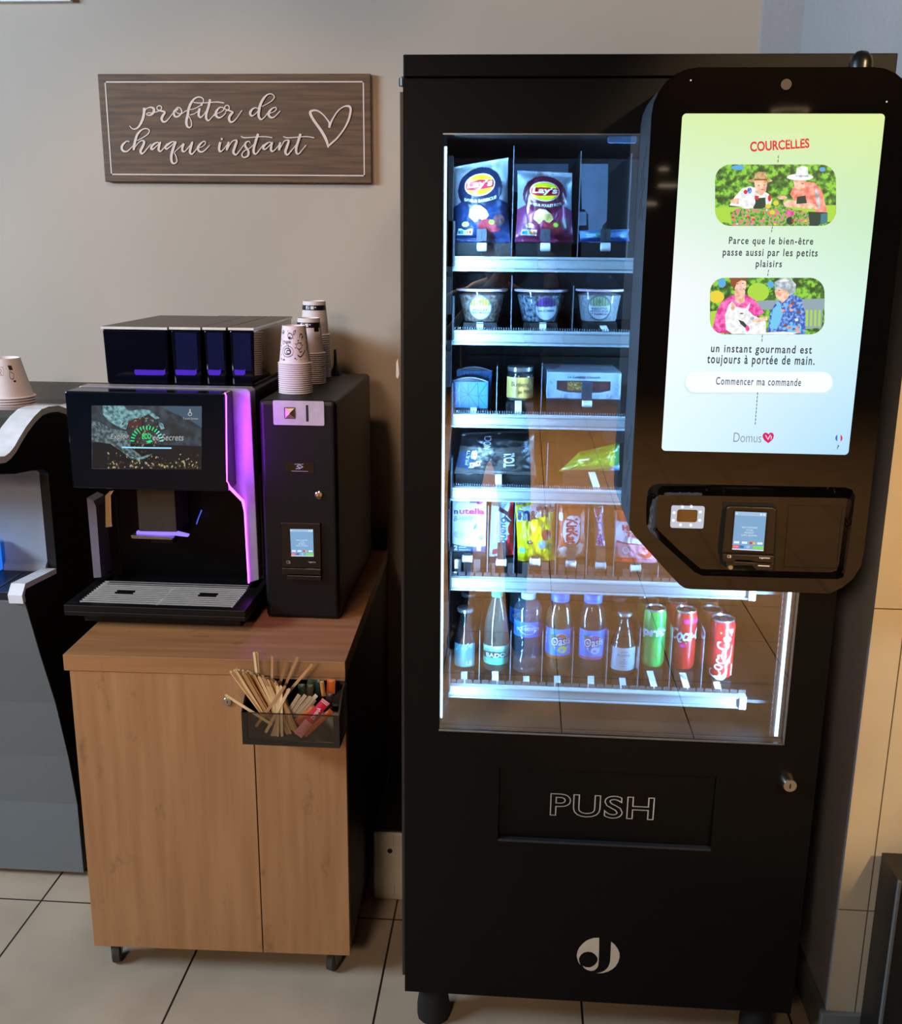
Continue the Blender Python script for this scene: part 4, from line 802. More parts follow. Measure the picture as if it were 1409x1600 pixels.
for (cx, yb, yr, yt, rb, rr_, fd, lc, tx, (lx, ly, lrx, lry), lb) in POTS:
    k = pm(cx, yb, IY); r0, r1 = rb*k, rr_*k; c = at(cx, yb, IY+0.02); cy = IY+r1-0.008; z0 = at(cx, yb, cy-r0).z; zr = at(cx, yr, cy-r1).z; zt = z0+(zr-z0)*1.55
    c = Vector((at(cx, (yb+yr)/2, cy-r0).x, cy, z0))
    belt(1, cx-26, cx+26, yb, cy-r0*0.4) if False else MB().box(c.x-0.03, c.x+0.03, 1.862, 2.3, RB[1]+0.012, z0-0.0003).build('lane_belt', mBelt, SHELF[1])
    t = thing('food_pot', lb, 'food pot', tuple(c), group='ready meal pots on the second shelf')
    rf = lambda z, r0=r0, r1=r1, z0=z0, zr=zr: r0+(r1-r0)*(z-z0)/(zr-z0)
    MB().lathe([(r0*0.9, z0), (r0, z0+0.002), (r1, zr), (r1*1.04, zr)], (c.x, cy, 0), 40).build('tub', mPot, t)
    zf = z0+(zr-z0)*0.86
    MB().lathe([(r0*0.93, z0+0.001), (rf(zf)-0.0012, zf), (rf(zf)*0.6, zf+0.004), (0.0, zf+0.005)], (c.x, cy, 0), 32).build('meal', food(*fd), t)
    MB().lathe([(r1*1.02, zr-0.001), (r1*1.06, zr), (r1*1.06, zr+0.0028), (r1*1.02, zr+0.0038)], (c.x, cy, 0), 40).build('rim', mat('rim_pink', (236, 196, 204), 0.35, var=0.03), t)
    MB().lathe([(r1*1.02, zr+0.0038), (r1*0.97, zr+0.006), (r1*0.80, zr+0.012), (r1*0.66, zt-0.004), (r1*0.60, zt), (0.0, zt)], (c.x, cy, 0), 40).build('lid', mPot, t)
    m_ = cylproj(c.x, cy, rf); q = lambda px, py: at(px, py, cy-r1*0.9)
    vs = []; fs = []; ms = []
    for j in range(9):
        for i in range(25):
            a = 2*pi*i/24; rho = j/8; vs.append(m_(q(lx+lrx*rho*cos(a), ly+lry*rho*sin(a)), 0.0006))
    for j in range(8):
        for i in range(24):
            a = 2*pi*(i+.5)/24; rho = (j+.5)/8; yy = rho*sin(a); xx = rho*cos(a)
            fs.append((j*25+i, j*25+i+1, (j+1)*25+i+1, (j+1)*25+i)); ms.append(2 if j == 7 else (1 if yy < -0.12 else 0))
    g = MB().add(vs, fs, ms)
    for s_ in range(7):
        xx = lx-lrx*0.72+s_*lrx*0.24; hh = math.sqrt(max(0.02, 1-((xx-lx)/lrx)**2))*0.86
        g.poly([m_(q(xx-0.7, ly-lry*hh), 0.0009), m_(q(xx+0.7, ly-lry*hh), 0.0009), m_(q(xx+0.7, ly-lry*0.14), 0.0009), m_(q(xx-0.7, ly-lry*0.14), 0.0009)], 3)
    g.poly([m_(q(lx+3.2*cos(2*pi*i/12), ly-lry*0.5+3.2*sin(2*pi*i/12)), 0.0012) for i in range(12)], 3)
    for j, s_ in enumerate(x for x in tx if x):
        hw = lrx*(0.40+0.034*len(s_)); hw = min(hw, lrx*0.78); y0 = ly+3.6+j*4.3-(2 if len(tx) == 3 else 0)
        g.text(s_, lambda u, v, hw=hw, y0=y0: m_(q(lx-hw+2*hw*u, y0+1.6-3.4*v), 0.0010), 4, bold=0.02)
    g.build('round_label', [P_('label_white', (226, 234, 244)), P_('label_'+lb.split()[4]+lb.split()[5], lc), P_('label_edge', (110, 116, 120)), P_('label_stripe_'+lb.split()[5]+lb.split()[4], tuple(v*0.72 for v in lc)), P_('label_ink', (60, 66, 84))], t)

# --- third shelf: blue gift boxes, a sweet jar, a row of chocolate boxes
def bluebox(px, Y, label):
    a, b = at(px[0], px[3], Y), at(px[2], px[1], Y); x0, x1, z0, z1 = a.x, b.x, a.z, b.z
    t = thing('gift_box', label, 'gift box', ((x0+x1)/2, Y, z0), group='blue patterned gift boxes')
    MB().box(x0, x1, Y, Y+0.055, z0, z1).build('carton', P_('giftblue', (52, 118, 196)), t, bev=0.0006)
    g = MB(); n = 14; top = [Vector((x0+(x1-x0)*k/n, Y+0.004, z1+0.0075*sin(pi*k/n))) for k in range(n+1)]
    g.prism(top+[Vector((x1, Y+0.004, z1-0.001)), Vector((x0, Y+0.004, z1-0.001))], (0, 0.047, 0)); g.build('lid', P_('giftnavy', (16, 26, 52)), t)
    MB().tube([p+Vector((0, -0.001, 0)) for p in top], 0.0007, 6).build('lid_edge', P_('giftedge', (190, 200, 220)), t)
    g = MB(); F2 = lambda u, v: Vector((x0+(x1-x0)*u, Y-0.0004, z0+(z1-z0)*v)); N = [(0.02, 0.02), (0.25, 0.02), (0.5, 0.03), (0.75, 0.02), (0.98, 0.02), (0.02, 0.5), (0.22, 0.36), (0.47, 0.52), (0.74, 0.46), (0.98, 0.5), (0.02, 0.97), (0.22, 0.97), (0.46, 0.97), (0.72, 0.97), (0.98, 0.97), (0.22, 0.66)]
    for i, j in ((0, 6), (6, 1), (6, 5), (6, 7), (1, 7), (2, 7), (3, 7), (7, 8), (8, 3), (8, 4), (8, 9), (8, 13), (8, 14), (7, 11), (7, 12), (7, 13), (15, 5), (15, 10), (15, 11), (15, 7), (6, 15), (0, 5), (5, 10)):
        p, q_ = N[i], N[j]; dx, dy = q_[0]-p[0], (q_[1]-p[1]); L = math.hypot(dx, dy); nx, ny = -dy/L*0.008, dx/L*0.009
        g.poly([F2(p[0]+nx, p[1]+ny), F2(p[0]-nx, p[1]-ny), F2(q_[0]-nx, q_[1]-ny), F2(q_[0]+nx, q_[1]+ny)], 0 if p[0] < 0.3 and q_[0] < 0.3 else 1)
    g.build('line_pattern', [P_('giftline', (140, 190, 240)), P_('giftline_dark', (24, 58, 120))], t)
    MB().box(x0, x1, Y-0.004, Y+0.07, RB[2]+0.012, z0-0.0002).build('lane_belt', mBelt, SHELF[2])
bluebox((704.5, 597, 762.5, 637), IY, 'blue gift box with a white line pattern at the front of the third shelf')
bluebox((713, 580, 768, 622), IY+0.085, 'dark topped gift box standing behind the blue line patterned one')
k = pm(812, 600, IY); r = 21.5*k; cy = IY+r; z0 = at(812, 628, IY).z; zt = at(812, 574, IY).z; cx = at(812.5, 600, IY).x
MB().box(cx-0.025, cx+0.025, 1.862, 2.3, RB[2]+0.012, z0-0.0002).build('lane_belt', mBelt, SHELF[2])
t = thing('sweet_jar', 'glass jar of honey sweets with a yellow label and silver lid', 'jar', (cx, cy, z0))
H = zt-z0
MB().lathe([(r*0.80, z0), (r*0.97, z0+0.004), (r, z0+0.012), (r, z0+H*0.70), (r*0.93, z0+H*0.82), (r*0.86, z0+H*0.86)], (cx, cy, 0), 36).build('glass', clear('jar_glass', (230, 236, 240), 0.10, 0.02, haze=0.03), t)
MB().lathe([(r*0.78, z0+0.001), (r*0.92, z0+0.005), (r*0.92, z0+H*0.60), (0, z0+H*0.62)], (cx, cy, 0), 28).build('sweets', food('sweets', (200, 190, 170), (120, 110, 110), 140), t)
MB().lathe([(r*0.90, z0+H*0.86), (r*0.96, z0+H*0.87), (r*0.96, z0+H*0.98), (r*0.90, zt), (0, zt)], (cx, cy, 0), 36).build('lid', mat('lid_silver', (205, 212, 220), 0.22, metal=0.9), t)
m_ = cylproj(cx, cy, lambda z: r); za, zb2 = at(812, 622.5, IY).z, at(812, 590, IY).z
g = MB().grid(lambda u, v: m_(Vector((cx+r*0.985*sin((u-.5)*2.9), 0, za+(zb2-za)*v)), 0.0006), 24, 2, 0)
for s_, u0, u1, v0, v1 in (('Bonbons', -0.62, 0.62, 0.56, 0.78), ('au Miel', -0.15, 0.80, 0.22, 0.42)):
    g.text(s_, lambda u, v: m_(Vector((cx+r*(u0+(u1-u0)*u), 0, za+(zb2-za)*(v0+(v1-v0)*v))), 0.0010), 1)
g.build('jar_label', [P_('honey', (236, 196, 106)), P_('honey_ink', (120, 96, 60))], t)
def chocbox(Y, label):
    a, b = at(853.5, 622, IY), at(971, 583, IY); x0, x1, z0, z1 = a.x, b.x, a.z, b.z; dz = 0
    t = thing('chocolate_box', label, 'chocolate box', ((x0+x1)/2, Y, z0), group='flat chocolate boxes on the third shelf')
    MB().box(x0, x1, Y, Y+0.012, z0, z1).build('carton', P_('choc_white', (196, 214, 236)), t, bev=0.0005)
    F2 = lambda u, v, k=1: Vector((x0+(x1-x0)*u, Y-0.0003*k, z0+(z1-z0)*v))
    W = [(0.135, 0.68), (0.86, 0.68), (0.86, 0.33), (0.72, 0.24), (0.5, 0.22), (0.28, 0.24), (0.135, 0.33)]
    g = MB().poly([F2(*p) for p in W], 0)
    cols = ((0.15, 0.27, 1), (0.275, 0.49, 2), (0.50, 0.70, 3), (0.705, 0.85, 1))
    for u0, u1, mi in cols: g.poly([F2(u0, 0.65, 2), F2(u1, 0.65, 2), F2(u1, 0.30 if 0.2 < u0 < 0.6 else 0.35, 2), F2(u0, 0.30 if 0.2 < u0 < 0.6 else 0.35, 2)], mi)
    rr_ = random.Random(3)
    for k in range(34):
        u, v = rr_.uniform(0.285, 0.48), rr_.uniform(0.32, 0.62); s_ = rr_.uniform(0.004, 0.008); g.poly([F2(u+s_*cos(j*pi/3), v+2.6*s_*sin(j*pi/3), 3) for j in range(6)], 4)
    for k in range(4): g.poly([F2(0.53+k*0.04, 0.34, 3), F2(0.545+k*0.04, 0.34, 3), F2(0.575+k*0.03, 0.62, 3), F2(0.56+k*0.03, 0.62, 3)], 5)
    g.build('window', [P_('choc_frame', (74, 66, 84)), P_('choc_brown', (104, 62, 62)), P_('choc_gold', (160, 112, 44)), P_('choc_dark', (78, 44, 46)), P_('choc_fleck', (240, 226, 190)), P_('choc_mid', (126, 80, 78))], t)
    g = MB().text('Le Carré du Chocolat', lambda u, v: F2(0.28+0.44*u, 0.77+0.10*v, 2), 0, bold=0.01, shear=0.15)
    for k in range(30):
        for s_ in (0, 1):
            u = rr_.uniform(0.012, 0.095); v = rr_.uniform(0.05, 0.92); u = u if s_ == 0 else 1-u; dx, dy = rr_.uniform(-0.028, 0.028), rr_.uniform(-0.16, 0.16)
            g.poly([F2(u, v, 2), F2(u+0.004, v+0.01, 2), F2(max(0.005, min(0.995, u+dx))+0.003, max(.03, min(.97, v+dy)), 2), F2(max(0.005, min(0.995, u+dx)), max(.03, min(.97, v+dy)), 2)], 1)
    for k in range(22):
        u = rr_.uniform(0.12, 0.88); g.poly([F2(u, 0.02, 2), F2(u+0.004, 0.02, 2), F2(u+0.02, 0.16, 2), F2(u+0.016, 0.17, 2)], 1)
    g.build('front_print', [P_('choc_ink', (40, 46, 60)), P_('choc_teal', (70, 122, 168))], t)
    return t, Vector(((x0+x1)/2, Y, z0)), x0, x1, z0
ct, c0, x0, x1, z0 = chocbox(IY, 'front box of the row of flat chocolate boxes, windowed face in full view')
MB().box(x0, x1, 1.862, 2.3, RB[2]+0.012, z0-0.0002).build('lane_belt', mBelt, SHELF[2])
for k, o_ in enumerate(('second', 'third', 'fourth', 'fifth', 'sixth', 'seventh', 'rearmost')):
    dup(ct, c0+Vector((-0.0008*k, 0.0175*(k+1), 0)), o_+(' box' if o_ != 'rearmost' else ' box of all')+' in the row of flat chocolate boxes, only its top edge showing')

# --- fourth shelf: pouches lying on their sides
def chi_mi(u, v):
    if v < 0.17-0.03*u: return 2
    if v < 0.56+0.06*sin(u*4) and u < 0.2: return 3
    return 0 if v < 0.70 else 1
def chi_deco(S_, t):
    g = MB()
    dtext(g, S_, '8', 0.17, 0.25, 0.42, 0.62, 0, rot='up', bold=0.05); dtext(g, S_, 'MULTI', 0.11, 0.15, 0.28, 0.60, 0, rot='up')
    dtext(g, S_, "TOI!", 0.60, 0.74, 0.26, 0.58, 0, rot='up', bold=0.03); dtext(g, S_, 'NOCI', 0.32, 0.42, 0.66, 0.92, 4, rot='up', shear=0.1); dtext(g, S_, 'Tahiti', 0.86, 0.91, 0.58, 0.80, 0, rot='up', bold=0.02)
    for u, v in ((0.20, 0.27), (0.28, 0.33)): dpoly(g, S_, [(u-.04, v-.07), (u+.03, v-.05), (u+.04, v+.08), (u-.03, v+.06)], 0, 0.0010); dpoly(g, S_, el(u, v+0.02, 0.012, 0.03, 8), 1, 0.0014)
    rr_ = random.Random(8)
    for k in range(26): dpoly(g, S_, el(0.45+rr_.gauss(0, 0.05), 0.40+rr_.gauss(0, 0.10), rr_.uniform(.008, .03), rr_.uniform(.015, .05), 7), 2, 0.0010+0.0001*k)
    g.build('pouch_print', [P_('chi_white', (206, 220, 240)), P_('chi_black', (20, 20, 24)), P_('chi_ink', (26, 22, 28)), P_('chi_blue', (70, 120, 190)), P_('chi_grey', (120, 124, 136))], t)
z = belt(3, 712, 836, 741); 
bag('snack_pouch', 'grey and black snack pouch lying on its side, white lettering turned upright', 'snack pouch', ((722, 676), (834, 672), (838, 747), (709, 740)), 0.03, [P_('chi_taupe', (70, 66, 64)), P_('chi_dark', (18, 17, 20)), P_('chi_pale', (120, 116, 116)), P_('chi_bluegrey', (56, 72, 104))], chi_mi, chi_deco, seed=5, wr=0.004, pinch=0.02)
def green_deco(S_, t):
    g = MB()
    for k in range(30): dpoly(g, S_, [(0.12+k*0.026, 0.06), (0.132+k*0.026, 0.06), (0.135+k*0.026, 0.20+0.05*(k % 3)), (0.122+k*0.026, 0.22)], 0, 0.0009)
    dpoly(g, S_, [(0.10, 0.55), (0.34, 0.62), (0.36, 0.70), (0.14, 0.64)], 1, 0.0014); dtext(g, S_, '8', 0.42, 0.50, 0.86, 0.97, 1)
    g.build('pouch_print', [P_('grn_pale', (190, 206, 150)), P_('grn_white', (226, 230, 226))], t)
belt(3, 880, 964, 735)
bag('snack_pouch', 'bright green snack pouch lying in the emptier lane of the fourth shelf', 'snack pouch', ((905, 706), (968, 692), (968, 735), (872, 737)), 0.024, [P_('grn', (128, 160, 24)), P_('grn_dark', (40, 110, 40)), P_('grn_blue', (120, 160, 220))], lambda u, v: 2 if (v < 0.2 and u > 0.82) else (1 if u > 0.88 else 0), green_deco, seed=9, wr=0.003, pinch=0.02)
# --- fifth shelf: biscuits, chocolate bars and sweets
a, b = at(706, 862, IY), at(760, 781, IY)
t = thing('biscuit_box', 'white and blue biscuit carton standing upright at the start of the fifth shelf', 'biscuit box', ((a.x+b.x)/2, IY, a.z), group='goods on the fifth shelf')
MB().box(a.x, b.x, IY, IY+0.035, a.z, b.z).build('carton', P_('bis_white', (206, 222, 240)), t, bev=0.0006)
F2 = lambda u, v, k=1: Vector((a.x+(b.x-a.x)*u, IY-0.0003*k, a.z+(b.z-a.z)*v))
g = MB()
g.poly([F2(0, 0), F2(1, 0), F2(1, 0.13)]+[F2(1-k/8, 0.13-0.035*sin(pi*k/8)+0.03*(k/8)) for k in range(1, 9)], 1)
g.poly([F2(0.0, 0.165), F2(1, 0.14)]+[F2(1-k/8, 0.20+0.05*sin(pi*k/8)) for k in range(9)], 2)
g.poly([F2(0.06+0.0*k, 0.30) if k == 0 else F2(0.08+0.84*k/8, 0.30+0.11*sin(pi*k/8)**0.7+0.10*k/8, 2) for k in range(9)]+[F2(0.95, 0.27, 2), F2(0.3, 0.24, 2)], 3)
g.poly([F2(0.20+0.16*cos(j*pi/8), 0.335+0.075*sin(j*pi/8), 3) for j in range(16)], 4)
g.poly([F2(0.62, 0.45, 3), F2(0.72, 0.58, 3), F2(0.75, 0.46, 3)], 5).poly([F2(0.86+0.09*cos(j*pi/6), 0.285+0.05*sin(j*pi/6), 3) for j in range(12)], 6).poly([F2(0.86+0.04*cos(j*pi/6), 0.27+0.025*sin(j*pi/6), 4) for j in range(12)], 7)
g.poly([F2(0.10, 0.93), F2(0.42, 0.93), F2(0.42, 1.0), F2(0.10, 1.0)], 8).poly([F2(0.50, 0.93), F2(0.68, 0.93), F2(0.68, 1.0), F2(0.50, 1.0)], 7)
g.poly([F2(0.79+0.13*cos(pi+j*pi/10), 1.0+0.09*sin(pi+j*pi/10), 2) for j in range(11)], 9)
g.poly([F2(0.74, 0.035, 3), F2(0.86, 0.035, 3), F2(0.86, 0.115, 3), F2(0.74, 0.115, 3)], 0)
g.build('carton_picture', [P_('bis_white'), P_('bis_navy', (58, 66, 104)), P_('bis_cream', (216, 212, 214)), P_('bis_tan', (206, 190, 172)), P_('bis_lilac', (176, 176, 200)), P_('bis_slate', (80, 90, 120)), P_('bis_green', (130, 170, 120)), P_('bis_brown', (130, 90, 76)), P_('bis_sand', (196, 170, 150)), P_('bis_magenta', (176, 40, 110))], t)
g = MB().text('n', lambda u, v: F2(0.045+0.125*u, 0.72+0.075*v), 0, bold=0.05).text('utella', lambda u, v: F2(0.20+0.76*u, 0.72+0.12*v), 1, bold=0.045)
g.text('B-ready', lambda u, v: F2(0.05+0.56*u, 0.555+0.12*v+0.04*u), 0, shear=0.15).text('2', lambda u, v: F2(0.06+0.10*u, 0.035+0.09*v, 2), 2, bold=0.03).text('pieces', lambda u, v: F2(0.21+0.2*u, 0.075+0.035*v, 2), 2).text('snacks', lambda u, v: F2(0.21+0.34*u, 0.03+0.035*v, 2), 2)
g.build('carton_lettering', [P_('nut_navy', (30, 44, 110)), P_('nut_red', (206, 24, 96)), P_('nut_white', (230, 236, 246))], t)
MB().box(a.x, b.x, IY-0.004, 2.3, RB[4]+0.012, a.z-0.0002).build('lane_belt', mBelt, SHELF[4])

def bueno_mi(u, v):
    if u > 0.80+0.06*sin(v*22)-0.10*(v < 0.4): return 1
    return 2 if v > 0.93-0.1*u and u < 0.45 else 0
def bueno_deco(S_, t):
    g = MB(); dtext(g, S_, 'bueno', 0.36, 0.68, 0.24, 0.72, 0, rot='up', shear=0.12, bold=0.01); dtext(g, S_, 'Kinder', 0.22, 0.33, 0.42, 0.62, 1, rot='up', bold=0.01)
    for u0, v0 in ((0.42, 0.84), (0.70, 0.72), (0.62, 0.80)): dpoly(g, S_, [(u0-.12, v0), (u0+.10, v0-.05), (u0+.20, v0-.01), (u0-.02, v0+.06)], 2, 0.0010)
    dpoly(g, S_, [(0.60, 0.74), (0.74, 0.64), (0.94, 0.60), (0.90, 0.68), (0.76, 0.76)], 2, 0.0012); dpoly(g, S_, [(0.66, 0.74), (0.90, 0.63), (0.92, 0.65), (0.70, 0.76)], 3, 0.0016)
    dpoly(g, S_, [(0.12, 0.04), (0.34, 0.06), (0.34, 0.16), (0.14, 0.14)], 1, 0.0010)
    g.build('wrapper_print', [P_('bue_blue', (44, 58, 120)), P_('bue_magenta', (196, 40, 80)), P_('bue_choc', (74, 44, 44)), P_('bue_pale', (216, 206, 214))], t)
belt(4, 766, 802, 870)
bag('chocolate_bar', 'white chocolate bar wrapper with a red edge, lettering running upwards', 'chocolate bar', ((768, 782), (802, 782), (802, 867), (764, 870)), 0.010, [P_('bue_white', (186, 204, 232), 0.3), P_('bue_red', (206, 34, 40), 0.3), P_('bue_tan', (176, 140, 116), 0.3)], bueno_mi, bueno_deco, 'goods on the fifth shelf', nu=44, seed=3, wr=0.0012, pinch=0.0)

def mm_deco(S_, t):
    g = MB()
    dpoly(g, S_, [(0.00, 0.66), (0.16, 0.90), (0.55, 0.96), (0.985, 0.965), (0.99, 0.82), (0.60, 0.76), (0.30, 0.70)], 0, 0.0014)
    for s_, u0, u1, v0, v1, mi in (('m', 0.05, 0.37, 0.70, 0.86, 1), ('&', 0.38, 0.53, 0.735, 0.86, 1), ('m', 0.53, 0.84, 0.76, 0.92, 1), ("'s", 0.86, 0.985, 0.83, 0.945, 1)):
        dtext(g, S_, s_, u0, u1, v0, v1, mi, 0.0034, bold=0.03)
    dpoly(g, S_, [(0.03, 0.93), (0.24, 0.925), (0.26, 0.985), (0.05, 0.985)], 2, 0.0012); dtext(g, S_, 'PEANUT', 0.06, 0.23, 0.94, 0.972, 0, 0.0018, bold=0.02)
    dpoly(g, S_, el(0.34, 0.345, 0.075, 0.032, 16, 0.2), 1, 0.0010); dpoly(g, S_, el(0.345, 0.35, 0.045, 0.02, 12), 0, 0.0014)
    dpoly(g, S_, [(0.06, 0.16), (0.21, 0.155), (0.21, 0.24), (0.06, 0.245)], 3, 0.0010)
    dpoly(g, S_, el(0.78, 0.46, 0.13, 0.09), 4, 0.0010); dpoly(g, S_, el(0.66, 0.30, 0.11, 0.075), 3, 0.0011); dpoly(g, S_, el(0.86, 0.25, 0.09, 0.06), 5, 0.0012)
    g.build('pouch_print', [P_('mm_white', (214, 226, 240)), P_('mm_navy', (38, 36, 66)), P_('mm_brown', (140, 96, 50)), P_('mm_blue', (110, 170, 230)), P_('mm_red', (160, 52, 50)), P_('mm_green', (110, 160, 40))], t)
belt(4, 808, 866, 876)
bag('sweet_pouch', 'bright yellow peanut sweet pouch in the middle of the fifth shelf', 'sweet pouch', ((804, 782), (867, 782), (867, 875), (809, 877)), 0.016, [P_('mm_yellow', (240, 218, 12), 0.3), P_('mm_shadow', (214, 190, 10), 0.3)], lambda u, v: 0, mm_deco, 'goods on the fifth shelf', seed=6, wr=0.003, pinch=0.02)

def kit_deco(S_, t):
    g = MB()
    dpoly(g, S_, [(0.50+0.33*cos(2*pi*k/26)*0.95, 0.52+0.275*sin(2*pi*k/26)) for k in range(26)], 0, 0.0008)
    dpoly(g, S_, el(0.66, 0.70, 0.17, 0.085), 0, 0.0009); dtext(g, S_, 'KitKat', 0.30, 0.72, 0.27, 0.74, 1, 0.0014, rot='down', bold=0.04)
    dpoly(g, S_, [(0.06, 0.03), (0.06, 0.18), (0.24, 0.24), (0.38, 0.20), (0.36, 0.03)], 2, 0.0009); dpoly(g, S_, [(0.62, 0.04), (0.62, 0.22), (0.80, 0.30), (0.95, 0.24), (0.95, 0.03)], 2, 0.0009)
    dpoly(g, S_, [(0.05, 0.70), (0.20, 0.70), (0.20, 0.84), (0.05, 0.84)], 2, 0.0009)
    g.build('wrapper_print', [P_('kit_white', (224, 220, 232)), P_('kit_red', (190, 22, 60)), P_('kit_cream', (214, 200, 190))], t)
belt(4, 874, 912, 872)
bag('chocolate_bar', 'orange red chocolate bar with a white oval and its name turned downwards', 'chocolate bar', ((871, 786), (914, 786), (914, 870), (870, 872)), 0.010, [P_('kit_orange', (196, 72, 28), 0.3), P_('kit_tan', (206, 120, 60), 0.3)], lambda u, v: 1 if v < 0.05 else 0, kit_deco, 'goods on the fifth shelf', nu=44, seed=1, wr=0.0015, pinch=0.0)

def snick_deco(S_, t):
    g = MB(); dpoly(g, S_, [(0.12, 0.05), (0.98, 0.0), (0.98, 0.96), (0.02, 0.93)], 0, 0.0006); dtext(g, S_, 'SNICKERS', 0.18, 0.86, 0.05, 0.92, 1, 0.0012, rot='down', bold=0.02, shear=0.15)
    g.build('wrapper_print', [P_('sni_white', (222, 222, 236)), P_('sni_blue', (44, 66, 186))], t)
belt(4, 929, 946, 855)
bag('chocolate_bar', 'slim brown chocolate bar standing on end, blue letters on white', 'chocolate bar', ((927, 789), (942, 787), (945.5, 856), (929, 855)), 0.008, [P_('sni_brown', (96, 60, 44), 0.3)], lambda u, v: 0, snick_deco, 'goods on the fifth shelf', nu=24, seed=4, wr=0.0008, pinch=0.0)
belt(4, 936, 944, 850) if False else None
def tag_mi(u, v): return 1 if v > 0.80 or (v < 0.09 and u < 0.5) else (2 if v > 0.40 else 3)
def tag_deco(S_, t):
    g = MB(); dtext(g, S_, 'HARIBO', 0.17, 0.86, 0.64, 0.75, 0, bold=0.05); dtext(g, S_, 'Tagada', 0.24, 0.90, 0.50, 0.62, 0, bold=0.03)
    dpoly(g, S_, el(0.24, 0.26, 0.09, 0.075), 1, 0.0009); dpoly(g, S_, el(0.24, 0.26, 0.05, 0.04), 2, 0.0013); dpoly(g, S_, el(0.74, 0.23, 0.17, 0.12), 3, 0.0009)
    for k in range(4): dpoly(g, S_, el(0.40+0.1*k, 0.30-0.02*k, 0.07, 0.06), 2, 0.0008+0.0002*k)
    dpoly(g, S_, [(0.03, 0.385), (0.97, 0.36), (0.97, 0.40), (0.03, 0.425)], 4, 0.0010)
    g.build('pouch_print', [P_('tag_red', (214, 24, 74)), P_('tag_pale', (214, 226, 240)), P_('tag_pink', (246, 160, 176)), P_('tag_orange', (226, 70, 40)), P_('tag_crimson', (176, 30, 70))], t)
belt(4, 963, 1020, 879)
bag('sweet_pouch', 'pink and white strawberry sweet pouch half hidden by the terminal', 'sweet pouch', ((959, 797), (1028, 800), (1026, 880), (961, 877)), 0.014, [P_('tag_white', (226, 226, 240), 0.3), P_('tag_orangered', (226, 62, 30), 0.3), P_('tag_white'), P_('tag_pinkbase', (236, 150, 170), 0.3)], tag_mi, tag_deco, 'goods on the fifth shelf', seed=12, wr=0.002, pinch=0.02)

# --- bottom shelf: bottles and cans
Gd = 'drinks on the bottom shelf'
def base(px, yb, hw, Y=None):
    Y = Y or IY; k = pm(px, yb, Y); r = hw*k; return at(px, yb, Y).x, Y+r, at(px, yb-hw*0.30, Y+r*0.3).z, r
ZB6 = min(at(774, 1050, IY).z, at(1126, 1064, IY).z)
def lbl(g, cx, cy, rf, z0, z1, mi, off=0.0006, span=3.0, n=28, f=None):
    m_ = cylproj(cx, cy, rf)
    def fn(u, v):
        a = (u-.5)*span; z = z0+(z1-z0)*v; r = rf(z)+off; return Vector((cx+r*sin(a), cy-r*cos(a), z))
    return g.grid(fn, n, 6, f if f else mi)
def wrap(cx, cy, rf, off=0.0010):
    return lambda a, z: Vector((cx+(rf(z)+off)*sin(a), cy-(rf(z)+off)*cos(a), z))
def bottle(name, label, px, yb, yt, hw, prof, glass, cap, liquid=None, group=Gd, lab=None, Y=None, capfrom=0.93, caps=None):
    """prof: (radius share, height share) from the base; cap: material; liquid: (material, level)"""
    cx, cy, z0, r = base(px, yb, hw, Y); H = at(px, yt, cy).z-z0
    pr = [(a*r, z0+h*H) for a, h in prof]
    def rf(z):
        for (r0, h0), (r1, h1) in zip(pr, pr[1:]):
            if h0 <= z <= h1 and h1 > h0: return r0+(r1-r0)*(z-h0)/(h1-h0)
        return r
    t = thing(name, label, 'bottle', (cx, cy, z0), group=group)
    MB().lathe(pr, (cx, cy, 0), 36).build('bottle_body', glass, t)
    ch = caps or [(0.36, capfrom), (0.38, capfrom+0.005), (0.38, 0.992), (0.34, 1.0), (0, 1.0)]
    MB().lathe([(a*r, z0+h*H) for a, h in ch], (cx, cy, 0), 28).build('cap', cap, t)
    if liquid:
        lm, lv = liquid; pts = [(0, z0+0.0015)]+[(max(0.0005, a*r*0.93), min(z, z0+lv*H)) for (a, h), z in zip(prof, [p[1]+0.001 for p in pr]) if h <= lv]
        pts.append((rf(z0+lv*H)*0.93, z0+lv*H)); pts.append((0, z0+lv*H))
        MB().lathe(pts, (cx, cy, 0), 30).build('drink', lm, t)
    if lab: lab(t, cx, cy, rf, z0, H, r)
    MB().box(cx-0.02, cx+0.02, cy-r-0.003, 2.3, RB[5]+0.012, z0-0.0002).build('lane_belt', mBelt, SHELF[5])
    return t
gWater = clear('bottle_clear', (226, 236, 246), 0.10, 0.03, haze=0.08, hazecol=(190, 205, 230))
gGreen = clear('bottle_pale_green', (196, 232, 224), 0.10, 0.03, haze=0.10, hazecol=(150, 200, 190))
gGlass = clear('bottle_glass', (236, 236, 230), 0.10, 0.015, haze=0.02)
mCola = mat('drink_cola', (22, 12, 16), 0.2); capS = mat('cap_silver', (210, 214, 220), 0.25, metal=0.85)
soda = [(0.80, 0), (0.97, 0.02), (1.0, 0.06), (1.0, 0.44), (0.97, 0.50), (0.80, 0.62), (0.55, 0.76), (0.40, 0.86), (0.36, 0.93)]
